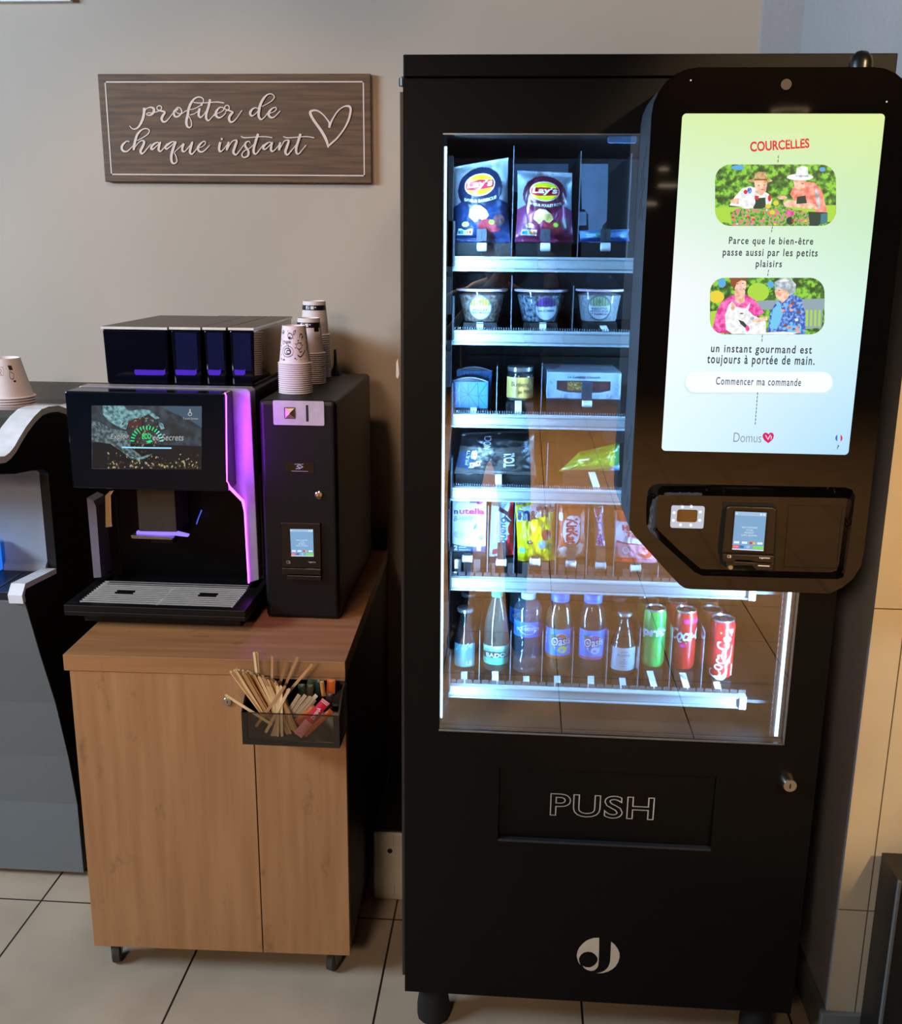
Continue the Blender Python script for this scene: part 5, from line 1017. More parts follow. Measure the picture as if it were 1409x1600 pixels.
def lab_dark(t, cx, cy, rf, z0, H, r):
    g = lbl(MB(), cx, cy, rf, z0+0.05*H, z0+0.43*H, 0, span=2.2); m_ = wrap(cx, cy, rf)
    rr_ = random.Random(2)
    for k in range(9):
        a, z = rr_.uniform(-0.9, 0.6), z0+H*rr_.uniform(0.30, 0.41); g.poly([m_(a, z), m_(a+.14, z+.002), m_(a+.22, z+.006), m_(a+.05, z+.004)], 1)
    g.text('LE', lambda u, v: m_(0.15+0.55*u, z0+H*(0.08+0.07*v)), 1, bold=0.03); g.build('bottle_label', [P_('teal_label', (84, 140, 150)), P_('teal_leaf', (200, 226, 226))], t)
bottle('glass_bottle', 'small dark drink bottle with a teal label and silver cap, first on the bottom shelf', 725, 1050, 947, 17.5, soda, gGlass, capS, (mCola, 0.72), lab=lab_dark, capfrom=0.945, caps=[(0.36, 0.92), (0.72, 0.925), (0.74, 0.97), (0.66, 0.985), (0.0, 0.985)])
def lab_bad(t, cx, cy, rf, z0, H, r):
    m_ = wrap(cx, cy, rf); g = lbl(MB(), cx, cy, rf, z0+0.10*H, z0+0.33*H, 0, span=3.1)
    g.grid(lambda u, v: wrap(cx, cy, rf, 0.0009)((u-.5)*3.0, z0+H*(0.17+0.075*v+0.02*sin(pi*u))), 24, 3, 1); g.grid(lambda u, v: wrap(cx, cy, rf, 0.0009)((u-.5)*3.0, z0+H*(0.285+0.04*v+0.01*sin(pi*u))), 24, 2, 2)
    g.text('BADOIT', lambda u, v: wrap(cx, cy, rf, 0.0013)(-0.80+2.1*u, z0+H*(0.192+0.052*v+0.008*u)), 3, bold=0.03)
    g.build('bottle_label', [P_('mint_label', (96, 206, 170)), P_('darkgreen_label', (22, 66, 66)), P_('pale_label', (186, 226, 220)), P_('bad_white', (226, 236, 240))], t)
bottle('water_bottle', 'sparkling water bottle with a green cap and mint green label', 773.5, 1055, 919, 19.5, [(0.70, 0), (0.95, 0.015), (1, 0.05), (0.97, 0.09), (1.0, 0.12), (1.0, 0.50), (0.93, 0.60), (0.66, 0.78), (0.42, 0.88), (0.38, 0.91)], gGreen, mat('cap_green', (84, 200, 150), 0.4), lab=lab_bad, capfrom=0.905, caps=[(0.44, 0.905), (0.46, 0.91), (0.46, 0.99), (0.42, 1.0), (0, 1.0)])
def lab_cri(t, cx, cy, rf, z0, H, r):
    g = lbl(MB(), cx, cy, rf, z0+0.47*H, z0+0.66*H, 0, span=3.1); m2 = wrap(cx, cy, rf, 0.0012)
    g.add([m2(0.62*sin(2*pi*k/20), z0+H*(0.565+0.060*cos(2*pi*k/20))) for k in range(20)], [list(range(20))], 1)
    g.grid(lambda u, v: wrap(cx, cy, rf, 0.0015)(-0.85+1.7*u, z0+H*(0.548+0.036*v+0.012*sin(pi*u))), 16, 2, 1)
    g.text('CRISTALINE', lambda u, v: wrap(cx, cy, rf, 0.0020)(-0.80+1.6*u, z0+H*(0.553+0.026*v+0.012*sin(pi*u))), 2, bold=0.02)
    g.build('bottle_label', [P_('cri_blue', (58, 110, 214)), P_('cri_white', (220, 230, 246)), P_('cri_navy', (40, 60, 130))], t)
ribs = [(0.78, 0), (0.98, 0.02), (1.0, 0.06), (0.90, 0.08), (1.0, 0.11), (0.99, 0.18), (0.90, 0.21)]
for k in range(6): ribs += [(0.86, 0.23+k*0.036), (0.93, 0.247+k*0.036)]
ribs += [(0.96, 0.46), (0.96, 0.66), (1.0, 0.69), (0.97, 0.73), (1.0, 0.77), (0.95, 0.81), (0.74, 0.87), (0.46, 0.91), (0.40, 0.93)]
capC = mat('cap_pale_blue', (186, 206, 230), 0.35)
wb = bottle('water_bottle', 'front clear ribbed water bottle with a blue label', 822.5, 1058, 923, 22.5, ribs, gWater, capC, lab=lab_cri, capfrom=0.92, caps=[(0.50, 0.915), (0.52, 0.92), (0.52, 0.99), (0.46, 1.0), (0, 1.0)])
def lab_oas(cA, cB, nm):
    def d(t, cx, cy, rf, z0, H, r):
        m1, m2, m3 = (wrap(cx, cy, rf, o_) for o_ in (0.0010, 0.0014, 0.0019))
        g = lbl(MB(), cx, cy, rf, z0+0.255*H, z0+0.585*H, 0, span=3.1); g.grid(lambda u, v: m1((u-.5)*3.0, z0+H*(0.215+0.04*v)), 24, 2, 1)
        g.add([m1(0.12+0.62*sin(2*pi*k/24), z0+H*(0.42+0.115*cos(2*pi*k/24))) for k in range(24)], [list(range(24))], 2)
        g.add([m2(0.15+0.42*sin(2*pi*k/20), z0+H*(0.455+0.07*cos(2*pi*k/20))) for k in range(20)], [list(range(20))], 1)
        g.add([m2(0.25+0.34*sin(2*pi*k/20), z0+H*(0.335+0.045*cos(2*pi*k/20))) for k in range(20)], [list(range(20))], 3)
        g.add([m2(-0.45+0.22*sin(2*pi*k/12), z0+H*(0.49+0.03*cos(2*pi*k/12))) for k in range(12)], [list(range(12))], 6)
        g.text('Oasis', lambda u, v: m2(-0.62+1.5*u, z0+H*(0.365+0.125*v+0.03*u)), 4, bold=0.085); g.text('Oasis', lambda u, v: m3(-0.58+1.42*u, z0+H*(0.375+0.105*v+0.03*u)), 5, bold=0.015)
        for k in range(3): g.add([m1(-1.15+0.09*sin(2*pi*j/8), z0+H*(0.50-0.05*k+0.016*cos(2*pi*j/8))) for j in range(8)], [list(range(8))], 7)
        g.build('bottle_label', [P_('oas_blue', (40, 134, 222)), P_('oas_'+nm, cA), P_('oas_halo'+nm, cB), P_('oas_yellow'+nm, (226, 214, 80) if nm == 'tropical' else (214, 210, 226)), P_('oas_purple', (92, 24, 84)), P_('oas_white', (236, 232, 240)), P_('oas_green', (60, 140, 60)), P_('oas_pale', (150, 200, 240))], t)
    return d
oprof = [(0.86, 0), (0.96, 0.02), (0.96, 0.17), (0.92, 0.21), (1.0, 0.26), (1.0, 0.58), (1.06, 0.62), (1.03, 0.72), (0.80, 0.84), (0.60, 0.905), (0.56, 0.92)]
capB = mat('cap_blue', (40, 110, 232), 0.4)
ocap = [(0.66, 0.895), (0.68, 0.90), (0.68, 0.985), (0.62, 1.0), (0, 1.0)]
bottle('juice_bottle', 'blue capped fruit drink bottle with an orange and yellow badge on blue', 871.5, 1060, 924, 21.0, oprof, gGlass, capB, (clear('drink_tropical', (220, 170, 90), 0.02, 0.2, haze=0.35, hazecol=(170, 120, 50)), 0.80), lab=lab_oas((206, 100, 40), (214, 226, 240), 'tropical'), caps=ocap)
bottle('juice_bottle', 'blue capped fruit drink bottle with a pink and purple badge on blue', 922.5, 1062, 926, 21.0, oprof, gGlass, capB, (clear('drink_berry', (150, 70, 60), 0.02, 0.2, haze=0.25, hazecol=(90, 40, 40)), 0.74), lab=lab_oas((196, 90, 150), (206, 216, 240), 'berry'), caps=ocap)
def lab_jus(t, cx, cy, rf, z0, H, r):
    m_ = wrap(cx, cy, rf); g = lbl(MB(), cx, cy, rf, z0+0.09*H, z0+0.46*H, 0, span=2.9)
    for s_, u0, u1, v0, v1 in (('JUS', -0.25, 0.30, 0.375, 0.41), ('DE', 0.45, 0.62, 0.40, 0.42), ('POMME', -0.50, 0.55, 0.315, 0.355)): g.text(s_, lambda u, v: m_(u0+(u1-u0)*u, z0+H*(v0+(v1-v0)*v)), 1)
    g.poly([m_(0.05+0.05*cos(k), z0+H*0.275+0.0012*sin(k)) for k in range(6)], 1)
    for va, w_ in ((0.23, 0.3), (0.20, 0.34), (0.16, 0.22)): g.grid(lambda u, v: m_(-w_+2*w_*u, z0+H*(va+0.006*v)), 6, 1, 1)
    g.build('bottle_label', [P_('cream_label', (214, 220, 226)), P_('jus_ink', (96, 90, 96))], t)
bottle('juice_bottle', 'glass apple juice bottle with a cream label and silver cap', 972.5, 1060, 954, 19.5, soda, gGlass, capS, (clear('drink_apple', (236, 206, 150), 0.02, 0.2, haze=0.2, hazecol=(190, 140, 80)), 0.70), lab=lab_jus, caps=[(0.36, 0.93), (0.60, 0.935), (0.62, 0.975), (0.56, 0.99), (0, 0.99)])
# bottles seen just behind the front row
def behind(px, yb, Y): return None
mTop = mat('can_top', (196, 198, 204), 0.3, metal=0.9); mTopD = mat('can_recess', (110, 112, 120), 0.35, metal=0.9)
def can(label, px, yb, yt, hw, body, deco=None, Y=None):
    cx, cy, z0, r = base(px, yb, hw, Y); H = at(px, yt+hw*0.25, cy).z-z0
    t = thing('drink_can', label, 'can', (cx, cy, z0), group=Gd)
    MB().lathe([(r*0.72, z0), (r*0.88, z0+0.002), (r, z0+0.010), (r, z0+H*0.88), (r*0.98, z0+H*0.905), (r*0.90, z0+H*0.965)], (cx, cy, 0), 40).build('can_body', body, t)
    top = MB().lathe([(r*0.90, z0+H*0.965), (r*0.93, z0+H*0.985), (r*0.93, z0+H*0.997), (r*0.89, z0+H), (r*0.86, z0+H*0.985), (r*0.82, z0+H*0.970), (0, z0+H*0.972)], (cx, cy, 0), 40, mi=[0, 0, 0, 0, 0, 1]).build('can_lid', [mTop, mTopD], t)
    MB().ring([(cx+r*0.26*cos(k*pi/8), cy-r*0.1+r*0.42*sin(k*pi/8), z0+H*0.980) for k in range(16)], [(cx+r*0.13*cos(k*pi/8), cy-r*0.1+r*0.26*sin(k*pi/8), z0+H*0.980) for k in range(16)], (0, 0, 0.0008)).lathe([(0, z0+H*0.979), (r*0.1, z0+H*0.979), (r*0.1, z0+H*0.985), (0, z0+H*0.986)], (cx, cy, 0), 12).build('ring_pull', mTop, top)
    rf = lambda z: r if z < z0+H*0.88 else r*0.95
    if deco: deco(t, cx, cy, rf, z0, H, r)
    MB().box(cx-0.018, cx+0.018, cy-r-0.003, 2.3, RB[5]+0.012, z0-0.0002).build('lane_belt', mBelt, SHELF[5])
    return t
mRed = P_('can_red', (206, 34, 30), 0.3); mGreen = P_('can_green', (24, 176, 76), 0.3)
def deco_spr(t, cx, cy, rf, z0, H, r):
    m1, m2 = wrap(cx, cy, rf, 0.0006), wrap(cx, cy, rf, 0.0009); g = MB()
    g.text('Sprite', lambda u, v: m2(-2.0+3.6*u, z0+H*(0.50+0.20*v+0.02*u)), 0, bold=0.05, shear=0.1)
    g.add([m1(-0.9, z0+H*0.34), m1(-0.3, z0+H*0.28), m1(0.25, z0+H*0.17), m1(0.15, z0+H*0.24), m1(-0.35, z0+H*0.35), m1(-0.9, z0+H*0.43)], [list(range(6))], 1)
    g.add([m1(0.4, z0+H*0.20), m1(0.9, z0+H*0.27), m1(0.55, z0+H*0.245)], [[0, 1, 2]], 1); g.build('can_print', [P_('can_white', (222, 232, 244)), P_('can_amber', (176, 134, 60))], t)
def deco_coke(t, cx, cy, rf, z0, H, r):
    m2 = wrap(cx, cy, rf, 0.0009); g = MB(); g.text('Coca-Cola', lambda u, v: m2(-1.5+4.2*u, z0+H*(0.50+0.21*v+0.02*u)), 0, bold=0.03, shear=0.35)
    g.add([m2(-1.2, z0+H*0.53), m2(-0.6, z0+H*0.47), m2(0.1, z0+H*0.46), m2(0.1, z0+H*0.485), m2(-0.5, z0+H*0.50)], [[0, 1, 2, 3, 4]], 0)
    g.add([m2(-0.25+0.28*sin(2*pi*k/14), z0+H*(0.425+0.035*cos(2*pi*k/14))) for k in range(14)], [list(range(14))], 1); g.grid(lambda u, v: wrap(cx, cy, rf, 0.0005)(-0.3+1.6*u, z0+H*(0.80+0.07*v)), 12, 1, 1)
    g.build('can_print', [P_('can_white'), P_('can_magenta', (214, 50, 150))], t)
def deco_coke2(t, cx, cy, rf, z0, H, r):
    m2 = wrap(cx, cy, rf, 0.0009); g = MB()
    g.text('Coca-Cola', lambda u, v: m2(-0.05-1.05*v-0.45+0.95*u+0.35, z0+H*(0.035+0.84*u)), 0, bold=0.008, shear=0.3)
    g.ribbon([(-0.55, 0.05, 0.05), (-0.1, 0.02, 0.09), (0.35, 0.12, 0.13), (0.30, 0.25, 0.12), (0.45, 0.33, 0.08), (0.62, 0.40, 0.03)], lambda x, y: m2(x, z0+H*y), 0)
    g.text('GOUT ORIGINAL', lambda u, v: m2(0.66-0.10*v+0.12*u, z0+H*(0.28+0.32*u)), 0, bold=0.02)
    g.grid(lambda u, v: m2(0.80+0.14*u, z0+H*(0.06+0.20*v)), 3, 1, 0); g.build('can_print', [P_('can_white')], t)
can('slim green drink can with white lettering, beside the apple juice', 1020.5, 1048, 944, 17.3, mGreen, deco_spr)
can('slim red drink can between the slim green can and the nearest red can', 1068, 1051, 946, 17.8, mRed, deco_coke)
can('nearest red drink can at the end of the bottom shelf, lettering running upwards', 1126, 1066, 959.5, 19.8, mRed, deco_coke2)
mOr = P_('can_orange', (196, 96, 30), 0.3)
def rear_can(label, px, yt, hw, Y, body):
    zt = at(px, yt+hw*0.5, Y).z; k = pm(px, yt, Y); z0 = ZB6; yb = 800; cx = at(px, yt, Y).x; r = hw*k; H = zt-z0; cy = Y
    t = thing('drink_can', label, 'can', (cx, cy, z0), group=Gd)
    MB().lathe([(r*0.72, z0), (r*0.88, z0+0.002), (r, z0+0.010), (r, z0+H*0.88), (r*0.98, z0+H*0.905), (r*0.90, z0+H*0.965)], (cx, cy, 0), 36).build('can_body', body, t)
    MB().lathe([(r*0.90, z0+H*0.965), (r*0.93, z0+H*0.985), (r*0.93, z0+H*0.997), (r*0.89, z0+H), (r*0.86, z0+H*0.985), (r*0.82, z0+H*0.970), (0, z0+H*0.972)], (cx, cy, 0), 36, mi=[0, 0, 0, 0, 0, 1]).build('can_lid', [mTop, mTopD], t)
rear_can('green drink can hidden behind the front green can, only its top showing', 1014, 927.5, 17, 1.985, mGreen)
rear_can('red drink can hidden behind the front slim red can, only its top showing', 1059, 927.5, 17, 1.985, mRed)
rear_can('orange drink can standing directly behind the nearest red can', 1113, 941, 18.2, 1.972, mOr)
rear_can('orange drink can at the very back of the end lane', 1107, 927.5, 16.5, 2.03, mOr)
k = Vector((at(818, 930, 1.975).x, 1.975, wb.location.z)); dup(wb, k, 'ribbed water bottle hidden behind the front blue labelled water bottle')
for nm, nw, px, Y in (('bottle of dark drink hidden behind the first bottle, its cap peeking out', 'glass_bottle', 733, 1.99), ('apple juice bottle hidden behind the front one, its cap peeking out', 'juice_bottle', 968, 1.985)):
    src = [o for o in C.objects if o.parent is None and o.get('label', '').startswith('small dark drink bottle' if 'dark' in nm else 'glass apple juice')][0]
    dup(src, Vector((at(px, 925, Y).x, Y, src.location.z)), nm)
# ------------------------------------------------------------------ oak cabinet on castors
CYAW = 0.0254
mOak = mat('oak_front', (176, 130, 88), 0.5, dark=(162, 115, 74), scale=4.0, stretch=(10, 10, 0.6), bump=0.03)
mOakT = mat('oak_top', (166, 118, 76), 0.45, dark=(146, 100, 62), scale=4.0, stretch=(0.6, 10, 10), bump=0.03)
def oak_knots(m, dens):
    nt = m.node_tree; b = nt.nodes['Principled BSDF']; src = b.inputs['Base Color'].links[0].from_socket
    tc = [n for n in nt.nodes if n.type == 'TEX_COORD'][0]; mp = nt.nodes.new('ShaderNodeMapping'); mp.inputs['Scale'].default_value = (6, 6, 3.2)
    v = nt.nodes.new('ShaderNodeTexNoise'); v.inputs['Scale'].default_value = 2.6; v.inputs['Detail'].default_value = 6; v.inputs['Roughness'].default_value = 0.65
    nt.links.new(tc.outputs['Object'], mp.inputs[0]); nt.links.new(mp.outputs[0], v.inputs['Vector'])
    r = nt.nodes.new('ShaderNodeValToRGB'); r.color_ramp.elements[0].position = 0.60; r.color_ramp.elements[0].color = (0, 0, 0, 1); r.color_ramp.elements[1].position = 0.78; r.color_ramp.elements[1].color = (dens,)*3+(1,)
    nt.links.new(v.outputs[0], r.inputs[0]); mx = nt.nodes.new('ShaderNodeMix'); mx.data_type = 'RGBA'; nt.links.new(r.outputs[0], mx.inputs[0]); nt.links.new(src, mx.inputs[6]); mx.inputs[7].default_value = lin((84, 52, 28)); nt.links.new(mx.outputs[2], b.inputs['Base Color'])
oak_knots(mOak, 0.8); oak_knots(mOakT, 0.9)
CO = Vector((-0.9091, 1.8632, 0)); CM = Matrix.Translation(CO) @ Matrix.Rotation(CYAW, 4, 'Z'); CI = CM.inverted()
CAB = thing('cabinet', 'wheeled oak cabinet carrying the coffee machine and the payment box', 'cabinet', tuple(CM @ Vector((0.286, 0.38, 0))), CYAW)
def L(g):                                            # build in the cabinet's own frame
    g.v = [CM @ v for v in g.v]; return g
CW, CD, CH, TH = 0.5716, 0.80, 0.7504, 0.0342
L(MB().box(0, CW, 0, CD, CH-TH, CH)).build('worktop', mOakT, CAB, bev=0.001)
su = (CI @ at(398, 1165, 1.875)).x+0.0003; su = (su+(CI @ at(410.5, 1490, 1.875)).x)/2; zb = 0.0698
L(MB().box(0.0105, su-0.0012, 0.002, 0.021, zb, CH-TH-0.001)).build('door', mOak, CAB, bev=0.0007)
L(MB().box(su+0.0012, CW-0.001, 0.002, 0.021, zb, CH-TH-0.001)).build('front_panel', mOak, CAB, bev=0.0007)
mSide = mat('side_black', (20, 17, 15), 0.55)
L(MB().box(0.012, 0.030, 0.0215, CD-0.01, zb, CH-TH).box(CW-0.020, CW-0.002, 0.0215, CD-0.01, zb, CH-TH).box(0.030, CW-0.020, CD-0.03, CD-0.01, zb, CH-TH).box(0.030, CW-0.020, 0.0215, CD-0.03, zb, zb+0.018)).build('carcass', mSide, CAB)
L(MB().box(CW-0.03, CW+0.0, CD-0.02, CD, CH+0.0002, 0.80).box(0.05, CW-0.03, CD-0.02, CD, CH+0.0002, 0.80)).build('back_upstand', mat('upstand_black', (14, 13, 13), 0.5), CAB)
lp = CI @ at(355.5, 1096, 1.872)
lk_ = L(MB().lathe([(0, 0.003), (0.0092, 0.003), (0.0092, -0.003), (0.0078, -0.0045), (0.0060, -0.004), (0, -0.004)], (lp.x, 0.002, lp.z), 24, axis='y')).build('door_lock', mat('lock_nickel', (176, 170, 160), 0.3, metal=0.9), CAB)
L(MB().box(lp.x-0.0009, lp.x+0.0009, -0.0026, -0.0021, lp.z-0.003, lp.z+0.003)).build('keyhole', mDark, lk_)
mFork = mat('castor_steel', (120, 124, 126), 0.4, metal=0.6); mTyre = mat('castor_tyre', (62, 60, 54), 0.6)
for (u, v, yaw) in ((0.040, 0.050, 0.25), (CW-0.042, 0.050, -0.35), (0.05, CD-0.08, 0.4), (CW-0.05, CD-0.08, 0.2)):
    g = MB().box(u-0.020, u+0.020, v-0.018, v+0.018, zb-0.006, zb)
    Rz = lambda x, y, z: Vector((u+x*cos(yaw)-y*sin(yaw), v+x*sin(yaw)+y*cos(yaw), z))
    for s_ in (-0.0105, 0.0105): g.prism([Rz(s_, -0.020, zb-0.012), Rz(s_, 0.014, zb-0.006), Rz(s_, 0.010, 0.022), Rz(s_, -0.014, 0.020)], Rz(s_+0.0015, 0, 0)-Rz(s_, 0, 0))
    g.prism([Rz(-0.0105, -0.022, zb-0.006), Rz(0.012, -0.022, zb-0.006), Rz(0.012, 0.014, zb-0.006), Rz(-0.0105, 0.014, zb-0.006)], (0, 0, -0.010))
    fk = L(g).build('castor', mFork, CAB, bev=0.0008)
    g = MB().lathe([(0.0, -0.009), (0.022, -0.009), (0.025, -0.007), (0.025, 0.007), (0.022, 0.009), (0, 0.009)], (0, 0, 0), 24, axis='x'); g.v = [Rz(p.x, p.y-0.003, p.z+0.025) for p in g.v]
    L(g).build('castor_wheel', mTyre, fk)

# ------------------------------------------------------------------ black pocket with stirrers and sachets
BF = 1.787                                           # plane of its front
tl, tr, br_, bl_ = at(377.4, 1113.8, BF), at(530.5, 1118, BF), at(530.2, 1168, BF), at(378.7, 1163.8, BF)
bx0, bx1 = (tl.x+bl_.x)/2, (tr.x+br_.x)/2; bz0 = (br_.z+bl_.z)/2; bz1 = (tl.z+tr.z)/2; byr = 1.8735
PK = thing('stirrer_holder', 'open black acrylic pocket fixed to the cabinet front under its top edge', 'holder', ((bx0+bx1)/2, byr, bz0))
mAcr = mat('black_acrylic', (10, 10, 11), 0.12); zr_ = CH-TH-0.004
g = MB().box(bx0, bx1, BF, byr, bz0, bz0+0.003)
for x in (bx0, bx1-0.003): g.prism([(x, BF, bz0), (x, BF, bz1), (x, BF+0.045, zr_), (x, byr, zr_), (x, byr, bz0)], (0.003, 0, 0))
g.box(bx0+0.003, bx1-0.003, byr-0.003, byr, bz0+0.003, zr_)
g.build('tray', mAcr, PK)
g = MB().ring([(bx0, BF-0.0004, bz0), (bx1, BF-0.0004, bz0), (bx1, BF-0.0004, bz1), (bx0, BF-0.0004, bz1)], [(bx0+0.011, BF-0.0004, bz0+0.011), (bx1-0.011, BF-0.0004, bz0+0.011), (bx1-0.011, BF-0.0004, bz1-0.0012), (bx0+0.011, BF-0.0004, bz1-0.0012)], (0, 0.003, 0))
g.build('front_frame', mAcr, PK)
MB().box(bx0+0.011, bx1-0.011, BF+0.0005, BF+0.002, bz0+0.011, bz1-0.001).build('front_window', clear('smoke_window', (232, 230, 226), 0.008, 0.25), PK)
rng = random.Random(11)
mStir = [mat('birch', (226, 190, 138), 0.6, dark=(206, 166, 112), scale=20, stretch=(4, 4, 0.7)), mat('birch_pale', (236, 208, 166), 0.6, dark=(222, 186, 140), scale=20, stretch=(4, 4, 0.7)), mat('birch_brown', (196, 150, 98), 0.6, dark=(170, 124, 78), scale=20, stretch=(4, 4, 0.7))]
SL = 0.108
def slat(wd, th, Ln):
    g = MB(); pts = []
    for k in range(7): pts.append((wd/2*cos(pi*k/6), 0, Ln-wd/2+wd/2*sin(pi*k/6)))
    for k in range(7): pts.append((wd/2*cos(pi+pi*k/6), 0, wd/2+wd/2*sin(pi+pi*k/6)))
    return g.prism(pts, (0, th, 0))
proto = {}
def place(name, src, p, q, label, group, cat, facing=0.0):
    o = src.copy(); C.objects.link(o)
    z = (q-p).normalized(); y = Vector((sin(facing), cos(facing), 0)); y = (y-z*y.dot(z)).normalized(); x = y.cross(z)
    o.matrix_world = Matrix.Translation(p) @ Matrix((x, y, z)).transposed().to_4x4()
    o.name = name; return tag(o, label, cat, group)
ss = [slat(0.0056, 0.0012, SL).build('stirring_stick', mm) for mm in mStir]
KP = 6.4045; px_ = lambda x, y: (340+x/KP, 1010+y/KP)
SLAB = 'thin wooden stirring stick in the black pocket on the cabinet front'
def stick(a, b, Y0, Y1, mi, full=True):              # a: lower end, b: upper end (crop pixels)
    p, q_ = at(*px_(*a), Y0), at(*px_(*b), Y1)
    if full: p = q_-(q_-p).normalized()*SL
    if p.z < bz0+0.0035: p.z = bz0+0.0035
    place('stirring_stick', ss[mi], p, q_, SLAB, 'wooden stirring sticks', 'stirrer', rng.uniform(-0.3, 0.3))
for i in range(72):
    u = rng.random(); lay = rng.random()
    tx_, ty_ = 205+u*350, 375-u*85-lay*95; bx_, by_ = 440+u*350+rng.uniform(-15, 15), 690+u*170
    Yt = 1.800+0.045*lay; stick((bx_, by_), (tx_, ty_), 1.797+0.02*lay, Yt, rng.choice((0, 0, 2)) if lay < 0.35 else rng.choice((0, 2, 2)), False)
for a, b, Y, mi in (((478, 865), (645, 560), 1.792, 1), ((600, 905), (598, 295), 1.794, 1), ((642, 905), (630, 285), 1.793, 1), ((540, 900), (750, 298), 1.796, 0), ((570, 900), (612, 560), 1.7935, 1), ((380, 805), (612, 485), 1.7925, 2),
                    ((540, 600), (545, 178), 1.842, 2), ((560, 640), (678, 160), 1.846, 2), ((600, 560), (757, 205), 1.85, 2), ((620, 560), (838, 306), 1.838, 2), ((420, 560), (370, 120), 1.855, 1), ((432, 560), (395, 122), 1.857, 1), ((640, 880), (480, 285), 1.806, 0), ((790, 880), (560, 330), 1.7975, 0), ((700, 885), (505, 420), 1.799, 0), ((730, 880), (555, 470), 1.798, 0)):
    stick(a, b, Y, Y, mi, False)
o_ = place('stirring_stick', ss[1], at(*px_(545, 785), 1.7905), at(*px_(103, 503), 1.7925), 'wooden stirring stick sticking out sideways over the cabinet lock', 'wooden stirring sticks', 'stirrer')
mPaper = mat('paper_white', (232, 222, 208), 0.7, var=0.05)
sug = MB().box(-0.004, 0.004, 0, 0.0016, 0, 0.052).build('sugar_stick', mPaper)
for i in range(13):
    u = i/12; a, b = (700+120*u, 640+70*rng.random()), (800+190*u, 480+rng.uniform(0, 55)); p, q_ = at(*px_(*a), 1.812+0.010*u), at(*px_(*b), 1.830+0.012*u); p = q_-(q_-p).normalized()*0.052
    if p.z < bz0+0.004: p.z = bz0+0.004
    place('sugar_stick', sug, p, q_, 'white paper sugar stick behind the pink sachet in the black pocket', 'white sugar sticks', 'sugar stick', 0.5)
def sachet(name, a, b, wpx, Ya, Yb, mats_, label, deco=None):
    p, q_ = at(*px_(*a), Ya), at(*px_(*b), Yb); Ln = (q_-p).length; wd = wpx/KP*pm(450, 1100, Ya)
    t = thing(name, label, 'sachet', tuple(p))
    z = (q_-p).normalized(); y = Vector((0, 1, 0)); y = (y-z*y.dot(z)).normalized(); x = y.cross(z)
    f = lambda u, v, off=0.0: p+x*(wd*(u-.5))+z*(Ln*v)-y*(0.002*sin(pi*u)*min(1, 6*v, 6*(1-v))+off)
    MB().grid(f, 8, 20, lambda u, v: (1 if 0.42 < v < 0.93 else 0) if len(mats_) > 1 else 0).grid(lambda u, v: f(u, v)+y*(0.0006+0.004*sin(pi*u)*min(1, 6*v, 6*(1-v))), 4, 4, 0, flip=True).build('packet', mats_, t)
    if deco: deco(f, t)
def daddy(f, t):
    g = MB().text('Daddy', lambda u, v: f(0.22+0.56*v, 0.56+0.26*u if False else 0.50+0.30*u, 0.0010), 0, bold=0.02); g.grid(lambda u, v: f(0.08+0.84*u, 0.93+0.012*v, 0.0008), 4, 1, 0)
    g.build('packet_lettering', P_('sugar_white', (246, 226, 226)), t)
sachet('sugar_sachet', (800, 890), (1085, 545), 92, 1.7915, 1.806, [P_('sugar_pink', (240, 150, 160), var=0.12, scale=300), P_('sugar_crimson', (206, 20, 60))], 'pink and crimson sugar sachet leaning at the front of the pocket', daddy)
sachet('tea_sachet', (865, 890), (1140, 640), 56, 1.797, 1.812, [P_('orange_sachet', (224, 112, 30))], 'orange sachet lying under the pink one in the pocket')
sachet('tea_sachet', (790, 760), (985, 615), 80, 1.803, 1.812, [P_('orange_sachet2', (206, 92, 26))], 'orange sachet wedged between the white sugar sticks and the pink sachet')
def carton(a, b, wpx, Ya, cols, label, lean=0.02):
    sachet('tea_bag', a, b, wpx, Ya, Ya+lean, cols, label)
for a, b, w_, Y, c, lb in (((840, 520), (838, 375), 74, 1.845, (40, 62, 46), 'dark green tea bag envelope nearest the stirring sticks'), ((915, 520), (925, 380), 74, 1.848, (70, 66, 44), 'olive tea bag envelope beside the dark green one'), ((925, 430), (945, 335), 84, 1.858, (34, 58, 44), 'dark green tea bag envelope second from the stirring sticks, behind the olive one'),
                         ((1000, 500), (1010, 335), 60, 1.856, (28, 54, 50), 'blackish green tea bag envelope in the middle of the pocket'), ((1062, 500), (1040, 345), 44, 1.846, (186, 128, 56), 'tan tea bag envelope among the green ones'), ((1130, 470), (1138, 330), 84, 1.853, (208, 96, 34), 'orange tea bag envelope at the far corner of the pocket'), ((1110, 620), (1120, 470), 70, 1.83, (56, 24, 34), 'dark plum tea bag envelope behind the pink sachet')):
    sachet('tea_bag', a, b, w_, Y, Y+0.004, [P_('tea_%d_%d' % (a[0], a[1]), c)], lb)
for o in (*ss, sug): bpy.data.objects.remove(o)

